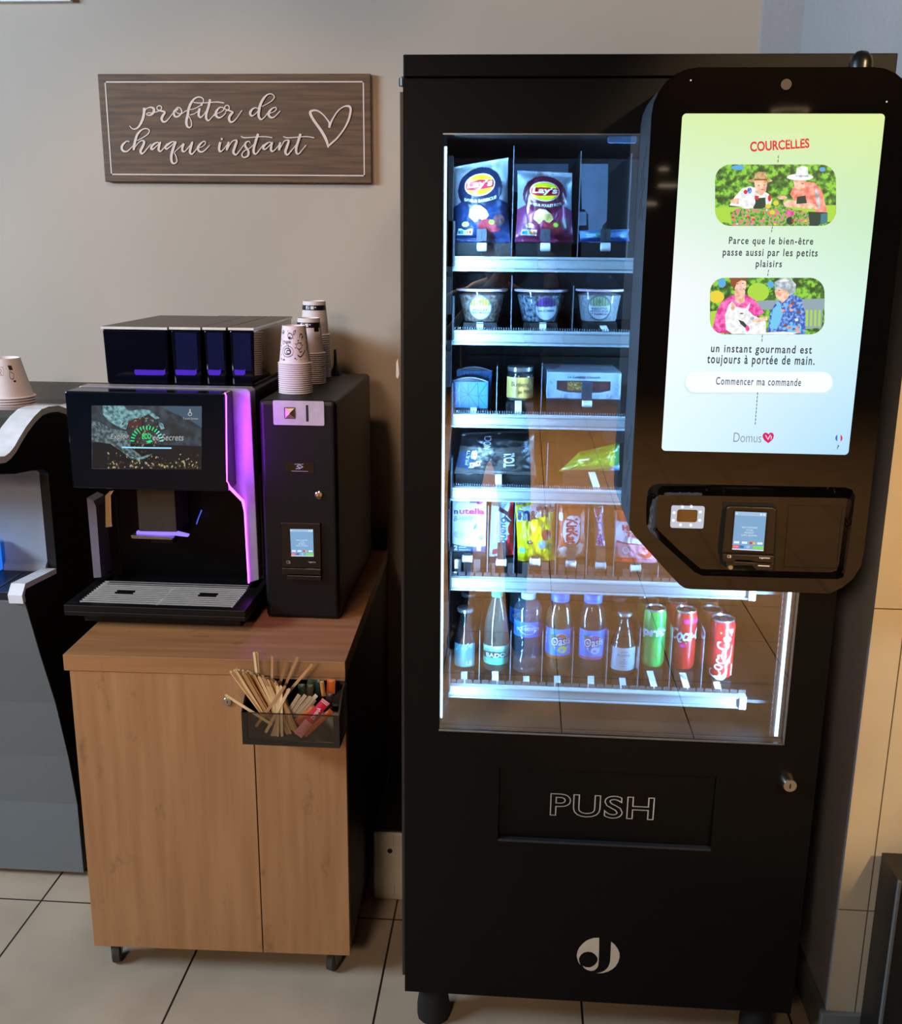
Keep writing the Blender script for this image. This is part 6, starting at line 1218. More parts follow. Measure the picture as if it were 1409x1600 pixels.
# ------------------------------------------------------------------ bean-to-cup coffee machine
mPiano = mat('piano_black', (9, 9, 11), 0.10, coat=0.3); mSatin = mat('satin_black', (10, 10, 12), 0.42, spec=0.3); mFin = mat('satin_grey', (150, 146, 158), 0.35, metal=0.2)
CF = thing('coffee_machine', 'black coffee machine with a purple lit edge and touchscreen on the oak cabinet', 'coffee machine', (-0.77, 2.3, CH))
YH = 2.060
hx0, hx1 = at(107, 690, YH).x, at(352.5, 690, YH).x; hz1, hz0 = at(230, 613.5, YH).z, at(230, 766, YH).z
mx0, mx1 = hx0+0.002, at(404, 900, 2.17).x+0.002
YB = 2.165
g = MB().box(hx0+0.01, mx1-0.002, YB+0.004, 2.62, 1.052, 1.246).box(mx0+0.012, mx1-0.004, 2.24, 2.62, CH+0.012, 1.052)
g.box(mx0+0.01, mx1-0.004, YB, 2.24, CH+0.012, 0.80)
g.build('body', mSatin, CF, bev=0.003)
for fx in (mx0+0.05, mx1-0.05):
    for fy in (2.20, 2.56): MB().lathe([(0.018, CH), (0.018, CH+0.0125)], (fx, fy, 0), 16).build('foot', mat('rubber_black'), CF)
MB().box(hx0, hx1, YH, YB+0.02, hz0, hz1).build('screen_panel', mat('panel_glass', (9, 17, 27), 0.12, spec=0.2), CF, bev=0.004)
# surround fin: top band, bright flank, grey pillar
fin = []
Yf = 2.125
fo = [(122, 611), (122, 605), (126, 603), (386, 607.5), (391, 612), (396, 720), (404.5, 906), (387.5, 911), (381, 785), (354.5, 756), (353.5, 615), (350, 613)]
MB().prism([at(*p, Yf) for p in fo], (0, 0.04, 0)).build('side_fin', mFin, CF, bev=0.0015)
MB().prism([at(*p, 2.17) for p in ((135.5, 778), (146, 783), (150, 792), (158, 902), (146.5, 903))], (0, 0.06, 0)).build('side_pillar', mat('pillar_grey', (120, 112, 128), 0.4), CF)
ledp = [at(*p, YH+0.002) for p in ((351, 613.5), (353.2, 618), (353.8, 690), (354.4, 752))]+[at(358, 761, YH+0.012), at(379.5, 783, Yf-0.008)]+[at(*p, Yf-0.003) for p in ((382.5, 800), (385, 850), (388.5, 911))]
MB().tube(ledp, [0.0010, 0.0013, 0.0013, 0.0016, 0.0032, 0.0032, 0.0020, 0.0017, 0.0017], 8).build('edge_light', glow('violet_led', (190, 56, 255), 12), CF)
e_ = at(357, 690, YH); lamp('edge_glow', 'AREA', (e_.x+0.003, YH+0.004, 1.15), (e_.x+0.2, YH+0.06, 1.14), 0.55, (0.36, 0.03, 1.0), shape='RECTANGLE', size=0.006, size_y=0.18)
# display picture
Yd = YH-0.0008
D = lambda x, y, k=0: at(130+x/7.045, 620+y/7.045, Yd-0.0003*k)
dk = leafy('coffee_dark', (10, 16, 22), (24, 36, 46), (44, 62, 74), 45); hand = leafy('coffee_hand', (44, 78, 88), (92, 142, 150), (130, 176, 178), 120)
g = MB().poly([D(90, 95), D(1305, 102), D(1302, 800), D(95, 795)], 0)
g.poly([D(840, 105, 1), D(1305, 105, 1), D(1305, 340, 1), D(1180, 260, 1), D(1000, 180, 1)], 3)
g.poly([D(p[0], p[1], 2) for p in ((215, 98), (440, 98), (510, 155), (640, 135), (740, 150), (840, 235), (800, 250), (720, 190), (640, 230), (560, 240), (500, 290), (470, 360), (400, 340), (270, 260), (215, 190))], 1)
g.poly([D(p[0], p[1], 2) for p in ((92, 260), (180, 280), (300, 350), (420, 370), (480, 380), (520, 470), (520, 560), (600, 620), (640, 650), (600, 690), (520, 680), (420, 600), (300, 520), (180, 500), (92, 490))], 2)
g.poly([D(p[0], p[1], 3) for p in ((500, 270), (600, 240), (650, 260), (640, 330), (540, 350), (480, 330))], 6)
g.poly([D(p[0], p[1], 2) for p in ((830, 270), (880, 300), (895, 350), (860, 360), (835, 320))], 1)
g.poly([D(p[0], p[1], 3) for p in ((510, 660), (600, 670), (760, 630), (700, 670), (600, 700))], 1)
r_ = random.Random(5)
for i in range(330):
    if i < 150: x, y = r_.gauss(690, 110), r_.gauss(410, 115)
    else: x, y = r_.uniform(270, 1290), 790-abs(r_.gauss(0, 70))
    if not (100 < x < 1295 and 200 < y < 785) : continue
    s_ = r_.uniform(7, 17); a0 = r_.uniform(0, pi); g.poly([D(x+s_*cos(k*pi/3)*cos(a0)-s_*.6*sin(k*pi/3)*sin(a0), y+s_*cos(k*pi/3)*sin(a0)+s_*.6*sin(k*pi/3)*cos(a0), 3+i*0.004) for k in range(6)], 4 if r_.random() < 0.55 else (5 if i > 150 else 7))
g.poly([D(100, 500, 1.5), D(1300, 545, 1.5), D(1300, 798, 1.5), D(100, 790, 1.5)], 8)
g.build('display_picture', [dk, hand, leafy('coffee_sleeve', (34, 48, 56), (70, 92, 98), (100, 124, 126), 150), glow('coffee_sky', (62, 84, 104), 1), glow('coffee_bean', (70, 56, 44), 1), glow('coffee_bean_lit', (170, 162, 120), 1), glow('coffee_fruit', (76, 44, 44), 1), glow('coffee_bean_pale', (128, 116, 104), 1), glow('coffee_soil', (12, 18, 22), 1)], CF)
eco = [glow('eco_text', (176, 178, 176), 1), glow('eco_green', (30, 232, 130), 1), glow('eco_cyan', (130, 240, 220), 1), glow('eco_line', (150, 220, 250), 1)]
MB().text('Explor', lambda u, v: D(300+205*u, 478-70*v, 8), 0, shear=0.18).build('display_lettering', eco, CF)
MB().text('ee Secrets', lambda u, v: D(765+340*u, 480-70*v+3*u, 8), 0, shear=0.18).build('display_lettering', eco, CF)
g = MB()
for k in range(15):
    a0 = pi*(0.02+0.96*k/14); w_ = 0.04; R0, R1 = 138, 182
    g.poly([D(700-R*cos(a0+da), 495-R*sin(a0+da)*0.98, 9) for R, da in ((R0, -w_), (R1, -w_), (R1, w_), (R0, w_))], 1 if k < 11 else 2)
g.build('eco_gauge', eco, CF)
MB().text('ECO', lambda u, v: D(648+98*u, 465-62*v, 11), 1, bold=0.03).build('eco_lettering', eco, CF)
MB().poly([D(690, 490, 10), D(745, 475, 10), D(765, 490, 10), D(725, 512, 10)], 1).build('eco_leaf', eco, CF)
MB().ribbon([(425, 556, 16), (700, 562, 16), (965, 565, 16)], lambda x, y: D(x, y, 9), 3).build('progress_line', eco, CF)
MB().text('Touch Screen', lambda u, v: D(1095+170*u, 250-22*v, 8), 0).build('display_lettering', eco, CF)
MB().ring([D(1175+24*cos(k*pi/8), 190+22*sin(k*pi/8), 8) for k in range(16)], [D(1175+16*cos(k*pi/8), 190+15*sin(k*pi/8), 8) for k in range(16)], (0, 0.0001, 0), 0).poly([D(1168, 135, 8), D(1182, 135, 8), D(1182, 180, 8), D(1168, 180, 8)], 0).build('touch_icon', eco, CF)
# brew area
MB().box(mx0+0.02, mx1-0.03, 2.232, 2.2405, 0.80, 1.052).build('niche_back', mat('niche_black', (6, 6, 8), 0.25, spec=0.12), CF)
Yn = 2.145
a, b = at(213.5, 772, Yn), at(276, 832, Yn)
MB().box(a.x, b.x, Yn, 2.232, b.z, a.z+0.012).build('spout_block', mat('spout_steel', (78, 74, 70), 0.34, metal=0.55), CF, bev=0.001)
c = at(213, 831, Yn-0.002); d = at(276, 837, Yn-0.002)
MB().prism([at(*p, Yn-0.002) for p in ((213, 830.5), (276, 831.5), (294, 836), (293, 839), (274, 836.8), (213, 836))], (0, 0.01, 0)).build('spout_light', glow('spout_led', (132, 110, 255), 1.6), CF)
MB().prism([at(*p, Yn-0.014) for p in ((204, 837), (207, 836.5), (268, 840), (270, 842), (268, 843.5), (206, 841.5))], (0, 0.03, 0)).build('spout_rim', mat('spout_rim_steel', (160, 156, 150), 0.25, metal=0.9), CF, bev=0.0006)
MB().box(a.x+0.02, b.x-0.012, Yn+0.01, Yn+0.05, b.z-0.03, b.z-0.006).build('spout_nozzle', mSatin, CF, bev=0.003)
wp = [at(*p, Yn-0.02) for p in ((163, 774), (173, 774), (173.5, 824.5), (163.5, 824.5))]
MB().prism([at(*p, Yn-0.02) for p in ((163, 775), (171, 766), (178, 766), (173, 775), (174.5, 824), (164, 824.5))], (0, 0.012, 0)).build('water_spout', mat('chrome'), CF, bev=0.002)
MB().tube([at(315, 797, Yn), at(309, 812, Yn), at(307, 819, Yn)], 0.0012, 8).build('niche_light', glow('niche_led', (70, 90, 220), 1.2), CF)
# drip tray
tz = 0.800
p0, p1, p2, p3 = zp(123.5, 940, tz), zp(362.5, 948.5, tz), zp(387, 917, tz), zp(166, 906.5, tz)
tx0, tx1, ty0 = zp(99, 945, tz).x, zp(384, 953.5, tz).x, zp(99, 945, tz).y
g = MB().box(tx0, tx1, ty0, 2.235, tz-0.024, tz-0.014).box(tx0, tx1, ty0, p0.y-0.004, tz-0.014, tz).box(tx0, p0.x-0.002, p0.y-0.004, 2.235, tz-0.014, tz).box(p1.x+0.002, tx1, p0.y-0.004, 2.235, tz-0.014, tz)
g.box(tx0+0.03, tx1-0.02, ty0+0.03, 2.20, CH+0.003, tz-0.024)
tray = g.build('drip_tray', mSatin, CF, bev=0.0015)
gx0, gx1, gy0, gy1 = (p0.x+p3.x)/2, (p1.x+p2.x)/2, p0.y, p3.y
g = MB()
for k in range(12):
    y = gy0+(gy1-gy0)*(k+0.5)/12
    if k in (5, 6): 
        c1, c2 = gx0+(gx1-gx0)*0.22, gx0+(gx1-gx0)*0.78; hw = 0.021
        for xa, xb in ((gx0, c1-hw), (c1+hw, c2-hw), (c2+hw, gx1)): g.box(xa, xb, y-0.0026, y+0.0006, tz-0.002, tz+0.0005)
    else: g.box(gx0, gx1, y-0.0026, y+0.0006, tz-0.002, tz+0.0005)
for x in (gx0, (gx0+gx1)/2, gx1-0.003): g.box(x, x+0.003, gy0, gy1, tz-0.0055, tz-0.003)
g.build('tray_grill', mat('grill_steel', (232, 230, 226), 0.35, metal=0.55), tray)
# four hoppers
YHp = 2.25; mHop = mat('hopper_smoke', (10, 12, 24), 0.08, coat=0.5); mLid = mat('hopper_lid', (92, 80, 70), 0.45, var=0.05); mLidE = mat('hopper_lid_edge', (240, 238, 234), 0.3, metal=0.2)
mHopG = glow('hopper_glow', (70, 26, 190), 1.0)
hb = 2.63
for i, (xa, xb, ga, gb) in enumerate(((158, 261, 210, 258), (264.5, 313, 274, 307), (316.5, 352.5, 325, 345), (356.5, 396, 366, 383))):
    x0, x1 = at(xa, 512, YHp).x, at(xb, 513, YHp).x; zt = at((xa+xb)/2, 510.5, YHp).z-0.0006*i; zb_ = 1.2465
    w_ = x1-x0
    hop = MB().prism([(x0+0.004, YHp+0.002, zb_), (x1-0.004, YHp+0.002, zb_), (x1-0.001, YHp+0.002, zt-0.006), (x0+0.001, YHp+0.002, zt-0.006)], (0, hb-YHp, 0)).build('hopper', mHop, CF, bev=0.004)
    MB().box(x0, x1, YHp-0.001, hb+0.004, zt-0.006, zt, 0).box(x0-0.0004, x1+0.0004, YHp-0.0016, YHp-0.001, zt-0.0058, zt-0.0004, 1).box(x1, x1+0.0006, YHp-0.001, hb, zt-0.0058, zt-0.0004, 1).build('hopper_lid', [mLid, mLidE], hop)
    a, b = at(ga, 587, YHp), at(gb, 577, YHp)
    MB().prism([at(*p, YHp+0.0008) for p in ((ga, 577.5), (gb-2, 578.5), (gb, 576), (gb, 584), (gb-3, 586.5), (ga+2, 586), (ga, 583))], (0, 0.0008, 0)).build('hopper_glow', mHopG, hop)
    if i:
        MB().box(x0+w_*0.16, x1-w_*0.14, YHp+0.0012, YHp+0.0018, zb_+0.034, zt-0.012).build('hopper_window', mat('hopper_window', (22, 26, 64), 0.12), hop)

# ------------------------------------------------------------------ payment box
mBox = mat('satin_box', (11, 10, 12), 0.42, var=0.05, spec=0.3)
YPB = 2.112; qx0, qx1 = at(416, 960, YPB).x, at(531, 969, YPB).x; qzt = 1.2375
PB = thing('payment_box', 'tall black payment box standing on the oak cabinet beside the coffee machine', 'payment box', ((qx0+qx1)/2, 2.35, CH))
MB().box(qx0, qx1, YPB, 2.60, CH, qzt).build('housing', mBox, PB, bev=0.010, seg=4)
YQ = YPB-0.0012
a, b = at(427.5, 663.5, YQ), at(506, 627, YQ)
pl = MB().prism(rrect(a.x, b.x, a.z, b.z, 0.003, YQ-0.001), (0, 0.002, 0)).build('coin_plate', mat('plate_silver', (206, 200, 204), 0.32, metal=0.35), PB)
a, b = at(444.5, 654, YQ), at(461.5, 636.5, YQ)
MB().ring(rr2(a.x, b.x, a.z, b.z, 0.002, YQ-0.0016), rr2(a.x+0.0018, b.x-0.0018, a.z+0.0018, b.z-0.0018, 0.0015, YQ-0.0016), (0, 0.0010, 0)).build('button_rim', mat('button_rim', (110, 96, 100), 0.3, metal=0.8), pl)
c = (a+b)/2; g = MB(); ins = 0.0018; qd = [Vector((a.x+ins, YQ-0.0012, a.z+ins)), Vector((b.x-ins, YQ-0.0012, a.z+ins)), Vector((b.x-ins, YQ-0.0012, b.z-ins)), Vector((a.x+ins, YQ-0.0012, b.z-ins))]; ap = Vector((c.x, YQ-0.007, c.z))
g.add(qd+[ap], [(0, 1, 4), (1, 2, 4), (2, 3, 4), (3, 0, 4)]).build('coin_button', mat('button_steel', (196, 180, 172), 0.25, metal=0.9), pl)
a, b = at(478.5, 658.5, YQ), at(481.5, 633, YQ); MB().box(a.x, b.x, YQ-0.0014, YQ-0.0009, a.z, b.z).build('coin_slot', mat('vent_black'), pl)
a, b = at(446, 738, YQ), at(490, 723, YQ); lb_ = MB().box(a.x, b.x, YQ+0.0004, YQ+0.0014, a.z, b.z).build('badge', mat('badge_black', (12, 12, 13), 0.12), PB)
g = MB().ribbon([(0.32, 0.80, 0.06), (0.50, 0.84, 0.05), (0.42, 0.62, 0.06), (0.50, 0.50, 0.06), (0.38, 0.36, 0.06)], lambda x, y: Vector((a.x+(b.x-a.x)*x, YQ-0.0001, a.z+(b.z-a.z)*y))).ribbon([(0.64, 0.86, 0.06), (0.50, 0.74, 0.05), (0.60, 0.58, 0.06), (0.48, 0.36, 0.05)], lambda x, y: Vector((a.x+(b.x-a.x)*x, YQ-0.0001, a.z+(b.z-a.z)*y)))
g.box(a.x+(b.x-a.x)*0.2, a.x+(b.x-a.x)*0.8, YQ-0.0001, YQ+0.0002, a.z+(b.z-a.z)*0.12, a.z+(b.z-a.z)*0.17); g.build('badge_mark', mat('badge_grey', (150, 150, 152), 0.4), lb_)
c = at(498.5, 773.5, YQ); lq = MB().lathe([(0, 0.002), (0.0088, 0.002), (0.0088, -0.002), (0.0070, -0.0034), (0.005, -0.003), (0, -0.003)], (c.x, YQ, c.z), 24, axis='y').build('box_lock', mat('chrome'), PB)
MB().box(c.x-0.0008, c.x+0.0008, YQ-0.0036, YQ-0.0029, c.z-0.003, c.z+0.003).build('keyhole', mDark, lq)
a, b = at(443, 904, YQ), at(501, 817, YQ)
rd = MB().box(a.x, b.x, YQ-0.006, YQ+0.0015, a.z+0.028, b.z).box(a.x, b.x, YQ-0.012, YQ+0.0015, a.z+0.014, a.z+0.028).box(a.x+0.01, b.x, YQ-0.009, YQ+0.0015, a.z, a.z+0.011).build('card_reader', mat('reader_black', (11, 11, 12), 0.28), PB, bev=0.0012)
pay_screen(rd, ((453, 826.5), (489, 827), (490, 869.5), (455, 869)), YQ-0.0064)
g = MB().text('CB', prect(447.5, 876, 453.5, 880.5, YQ-0.0124)).text('ingenico', prect(482, 877, 493, 880, YQ-0.0124), bold=0.02).poly([at(*p, YQ-0.0094) for p in ((480, 888), (492, 888.5), (492, 889.6), (480, 889.1))]); g.build('reader_lettering', mat('print_grey', (170, 170, 172), 0.5), rd)
# antenna and cable
an = zp(524, 586, qzt)
t = thing('antenna', 'small black stub antenna behind the cup stacks on the payment box', 'antenna', tuple(an))
MB().lathe([(0.014, qzt), (0.0135, qzt+0.005), (0.010, qzt+0.012), (0.0055, qzt+0.020), (0.0040, qzt+0.030), (0.0032, qzt+0.062), (0.0022, qzt+0.064), (0, qzt+0.0645)], (an.x, an.y, 0), 20).build('whip', mat('antenna_black', (10, 10, 11), 0.5), t)
ca = at(571, 775, 2.58)
tag(MB().tube([(qx1-0.004, 2.604, at(571, 775, 2.604).z), at(577, 773, 2.615), at(583, 771, 2.63), at(590, 766, 2.66)]+[at(596, 760, 2.70)], 0.0022, 8).build('power_cable', mat('cable_black', (12, 12, 13), 0.5)), 'thin black cable leaving the back of the payment box towards the wall', 'cable')
tag(MB().prism([at(*p, 1.86) for p in ((619, 566), (621.5, 560), (623.5, 585), (621, 592), (618.5, 588))], (0, 0.0012, 0)).build('paper_tag', mat('paper_white')), 'scrap of white paper peeking past the hinged side of the vending machine', 'paper tag')

# ------------------------------------------------------------------ paper cups, each one an object
ORD = ['first', 'second', 'third', 'fourth', 'fifth', 'sixth', 'seventh', 'eighth', 'ninth', 'tenth', 'eleventh', 'twelfth', 'thirteenth', 'fourteenth', 'fifteenth', 'sixteenth', 'seventeenth', 'eighteenth', 'nineteenth', 'twentieth']
mCup = mat('cup_paper', (232, 220, 222), 0.6, var=0.02); mCupIn = mat('cup_inside', (200, 192, 192), 0.6)
def cup_proto(label, c, rr_, rt, h, group, deco=None):
    t = thing('paper_cup', label, 'paper cup', tuple(c), group=group)
    x, y, z = c
    MB().lathe([(rr_*1.0, z+0.0018), (rr_*1.04, z), (rr_*1.085, z+0.0014), (rr_*1.04, z+0.0030), (rr_*0.975, z+0.0036), (rt*1.0, z+h-0.003), (rt, z+h), (rt*0.93, z+h), (rt*0.90, z+h-0.006), (0, z+h-0.0062)], (x, y, 0), 40).build('cup_wall', mCup, t)
    return t
def stack(c, rr_, rt, h, pitch, n, desc, group, deco):
    c = Vector(c); base_ = cup_proto('bottom cup of '+desc, c, rr_, rt, h, group)
    for k in range(1, n-1): dup(base_, c+Vector((0, 0, pitch*k)), ORD[k]+' cup from the bottom of '+desc)
    top = c+Vector((0, 0, pitch*(n-1))); t = cup_proto('topmost cup of '+desc, top, rr_, rt, h, group)
    rf = lambda z: rr_*0.975+(rt-rr_*0.975)*(z-top.z-0.0036)/(h-0.0066)
    deco(t, top, rf, h)
    return t
mInkC = P_('cup_ink', (58, 36, 60)); mBand = P_('cup_band', (22, 22, 36)); mBandW = P_('cup_band_white', (226, 224, 232))
def deco_doodle(t, c, rf, h):
    m1 = wrap(c.x, c.y, rf, 0.0004); g = MB(); r_ = random.Random(21); Q = lambda a, v: m1(a, c.z+0.006+v*(h-0.014))
    pen = lambda pts, w: g.ribbon([(x, y, w) for x, y in pts], Q)
    pen([(-0.05+0.42*cos(k*pi/8)-0.25, 0.33+0.17*sin(k*pi/8)) for k in range(17)], 0.02); pen([(-0.30+0.25*cos(k*pi/5), 0.33+0.10*sin(k*pi/5)) for k in range(11)], 0.035)
    pen([(-0.22+0.15*cos(k*pi/3), 0.31+0.055*sin(k*pi/3)) for k in range(7)], 0.04); pen([(-0.25, 0.55), (-0.2, 0.42)], 0.03)
    pen([(-0.30, 0.83), (-0.22, 0.90), (-0.02, 0.88), (0.10, 0.80), (0.02, 0.74), (-0.18, 0.72), (-0.28, 0.78), (-0.30, 0.83)], 0.03); g.poly([Q(-0.16+0.12*cos(k*pi/5), 0.76+0.035*sin(k*pi/5)) for k in range(10)])
    pen([(0.55+0.20*cos(k*pi/6), 0.50+0.10*sin(k*pi/6)) for k in range(13)], 0.025); pen([(0.48, 0.40), (0.60, 0.30), (0.75, 0.34)], 0.03); pen([(0.40, 0.22), (0.60, 0.16), (0.85, 0.26), (1.0, 0.36)], 0.04)
    pen([(0.12, 0.86), (0.20, 0.96), (0.36, 0.98), (0.20, 0.86), (0.12, 0.86)], 0.025); pen([(0.62, 0.75), (0.70, 0.86), (0.88, 0.84), (0.80, 0.70)], 0.04); pen([(-0.92, 0.85), (-0.86, 0.97), (-0.72, 0.95), (-0.76, 0.84)], 0.025)
    g.text('Coffee', lambda u, v: Q(-0.78+0.72*u, 0.66-0.12*v), shear=0.1, bold=0.01)
    for k in range(42):
        a, v = r_.uniform(-1.35, 1.35), r_.uniform(0.05, 0.97); s_ = r_.uniform(0.025, 0.06)
        if -0.75 < a < 0.2 and 0.15 < v < 0.62: continue
        g.poly([Q(a+s_*cos(j*pi/3+k), v+0.42*s_*sin(j*pi/3+k)) for j in range(6)])
    g.poly([Q(-0.55+0.11*(1 if j % 2 else 0.5)*cos(j*pi/5), 0.06+0.045*(1 if j % 2 else 0.5)*sin(j*pi/5)) for j in range(10)])
    g.build('doodle_print', mInkC, t)
def deco_band(t, c, rf, h, patch=True):
    m1, m2 = wrap(c.x, c.y, rf, 0.0004), wrap(c.x, c.y, rf, 0.0007); g = MB(); v0, v1 = c.z+h*0.74, c.z+h*0.885
    g.grid(lambda u, v: m1((u-.5)*3.1, v0+(v1-v0)*v), 30, 1, 0)
    for (a0, a1, b0, b1) in ((-0.55, -0.46, .2, .8), (-0.50, -0.42, .5, .85), (-0.12, 0.14, .2, .8), (0.2, 0.36, .5, .7), (-0.3, -0.24, .3, .6)): g.grid(lambda u, v: m2(a0+(a1-a0)*u, v0+(v1-v0)*(b0+(b1-b0)*v)), 2, 1, 1)
    if patch: g.grid(lambda u, v: m2(0.62+0.42*u, v0-(v1-v0)*0.75+(v1-v0)*0.95*v), 4, 1, 0)
    g.build('band_print', [mBand, mBandW], t)
q1 = zp(461.5, 613.5, qzt); k = pm(461.5, 613, q1.y); r1 = 24.2*k; hh = 0.082; zt1 = at(456, 508.5, q1.y).z
n1 = 15; stack((q1.x, q1.y+0.004, qzt), r1, 17.6*k*1.02, hh, (zt1-qzt-hh)/(n1-1), n1, 'the doodle printed front cup stack', 'paper cups on the payment box', deco_doodle)
q2 = zp(484.5, 598, qzt); k = pm(484, 598, q2.y); zt2 = at(480, 496.5, q2.y).z
n2 = 16; stack((q2.x, q2.y+0.002, qzt), 22.6*k, 17.0*k, hh, (zt2-qzt-hh)/(n2-1), n2, 'the middle cup stack, plain with a dark band', 'paper cups on the payment box', deco_band)
q3 = zp(493.5, 588.5, qzt); k = pm(493, 588, q3.y); zt3 = at(489, 470, q3.y).z
n3 = 20; stack((q3.x, max(q3.y, q2.y+0.068), qzt), 21.8*k, 17.0*k, hh, (zt3-qzt-hh)/(n3-1), n3, 'the tallest rearmost cup stack with a dark band', 'paper cups on the payment box', lambda t, c, rf, h: deco_band(t, c, rf, h, False))
# ------------------------------------------------------------------ floor-standing coffee machine at the edge of the picture
XM = -1.07; XMl = -1.62
def prx(px): 
    out = []
    for x, y in px:
        d = ray(x, y); t = XM/d.x; out.append((d.y*t, CAMH+d.z*t))
    return out
band_px = [(105,649),(90,644),(75,646),(65,650),(54,661),(42.5,676),(31,695),(24,707.5),(16,717.5),(7.5,724),(0,725)]
ledge_px = [(87,896),(39,920),(37,929.5),(39,939)]
low_px = [(39,939),(62,1018),(87,1097),(107,1181),(121,1255)]
band = prx(band_px); ledge = prx(ledge_px); low = prx(low_px)+[(2.2005, 0.02)]
FM = thing('freestanding_coffee_machine', 'silver and black freestanding coffee machine at the edge of the picture beside the oak cabinet', 'coffee machine', ((XM+XMl)/2, 2.4, 0))
mSilver = mat('silver_panel', (116, 123, 128), 0.5, metal=0.2, var=0.03, scale=200); mPanel = mat('pale_panel', (146, 158, 174), 0.5, var=0.02); mBlk = mat('machine_black', (8, 8, 9), 0.45)
YW = 2.66
tip = (1.985, 1.1105)
prof = [(YW, 1.155)]+band+[tip, (1.990, 1.090), (2.055, 1.0765), (2.1265, 1.068), (2.1893, 1.0572), (2.2045, 1.046), (2.2045, 0.815)]+ledge+low[1:]+[(YW, 0.02)]
MB().prism([(XM, y, z) for y, z in prof], (-0.022, 0, 0)).build('side_wall', mBlk, FM, bev=0.002)
MB().prism([(XMl, y, z) for y, z in prof], (0.022, 0, 0)).build('side_wall', mBlk, FM, bev=0.002)
def sheet(pr, x0, x1, th, name, m, bev=0.0):         # a bent panel: profile swept in x and thickened backwards
    n = len(pr); nr = []
    for i in range(n):
        a, b = pr[max(i-1, 0)], pr[min(i+1, n-1)]; dy, dz = b[0]-a[0], b[1]-a[1]; l_ = math.hypot(dy, dz) or 1; nr.append((-dz/l_, dy/l_))
    ins = [(p[0]+q_[0]*th, p[1]+q_[1]*th) for p, q_ in zip(pr, nr)]
    loop = pr+ins[::-1]
    return MB().prism([(x1, y, z) for y, z in loop], (x0-x1, 0, 0)).build(name, m, FM, bev=bev)
top = [(2.55, 1.150)]+band+[tip]
up = [(y, z+0.0015) for y, z in top]
sheet(up, XM-0.052, XM+0.002, -0.014, 'silver_trim', mat('trim_silver', (228, 233, 244), 0.35, metal=0.0))
sheet(top, XMl+0.06, XM-0.053, -0.012, 'top_panel', mGloss)
sq_ = prx([(-4, 668), (-4, 672)])
q = [Vector((XM-0.068, 2.135, 1.1585)), Vector((XM-0.068, 2.085, 1.1335)), Vector((XM-0.25, 2.085, 1.1335)), Vector((XM-0.25, 2.135, 1.1585))]
MB().prism([p+Vector((0, -0.002, 0.003)) for p in q], (0, 0.001, -0.001)).build('menu_screen', glow('menu_blue', (60, 140, 230), 1), FM)
MB().box(XMl+0.022, XM-0.0215, 2.2045, 2.215, 0.815, 1.05).build('niche_panel', mPanel, FM)
MB().prism([(XM-0.0215, y, z) for y, z in ((2.2040, 0.812), (2.2040, 0.835), (2.196, 0.8295), (2.190, 0.819), (2.19, 0.812))], (XMl-XM+0.043, 0, 0)).build('niche_sill', mPanel, FM, bev=0.001)
MB().prism([(XM-0.0215, y, z) for y, z in ((1.99, 1.092), (2.055, 1.078), (2.1265, 1.0695), (2.1893, 1.0587), (2.2045, 1.05), (2.215, 1.05), (2.215, 1.10), (1.99, 1.10))], (XMl-XM+0.043, 0, 0)).build('niche_roof', mat('roof_lilac', (150, 146, 160), 0.4), FM)
MB().box(XM-0.062, XM-0.050, 2.02, 2.03, 1.077, 1.104).build('roof_strut', mat('strut_brown', (70, 52, 46), 0.4), FM)
MB().box(XM-0.021, XM+0.0012, 2.0405, 2.20, 0.800, 0.8215).build('ledge_end', mPanel, FM) if False else None
sheet(ledge, XM-0.030, XM+0.002, -0.012, 'ledge_trim', mat('trim_silver'))
dt = MB().box(XMl+0.03, XM-0.031, 2.042, 2.19, 0.796, 0.816).build('drip_tray', mat('tray_dark', (26, 30, 40), 0.35), FM, bev=0.002)
g = MB()
for k in range(9): g.box(XMl+0.04+k*0.055, XMl+0.043+k*0.055, 2.055, 2.18, 0.816, 0.8175)
g.build('tray_rib', mat('rib_grey', (70, 76, 86), 0.4), dt)
a = at(2, 885, 2.18)
MB().box(a.x-0.06, a.x, 2.10, 2.19, 0.818, at(0, 848, 2.15).z).build('cup_light', glow('cup_blue', (28, 120, 240), 1.0), FM, bev=0.004)
sheet(low, XMl+0.022, XM+0.0008, -0.004, 'front_panel', mSilver)
for fx in (XM-0.06, XMl+0.06): MB().lathe([(0.02, 0), (0.02, 0.021)], (fx, 2.35, 0), 14).build('foot', mat('rubber_black'), FM)
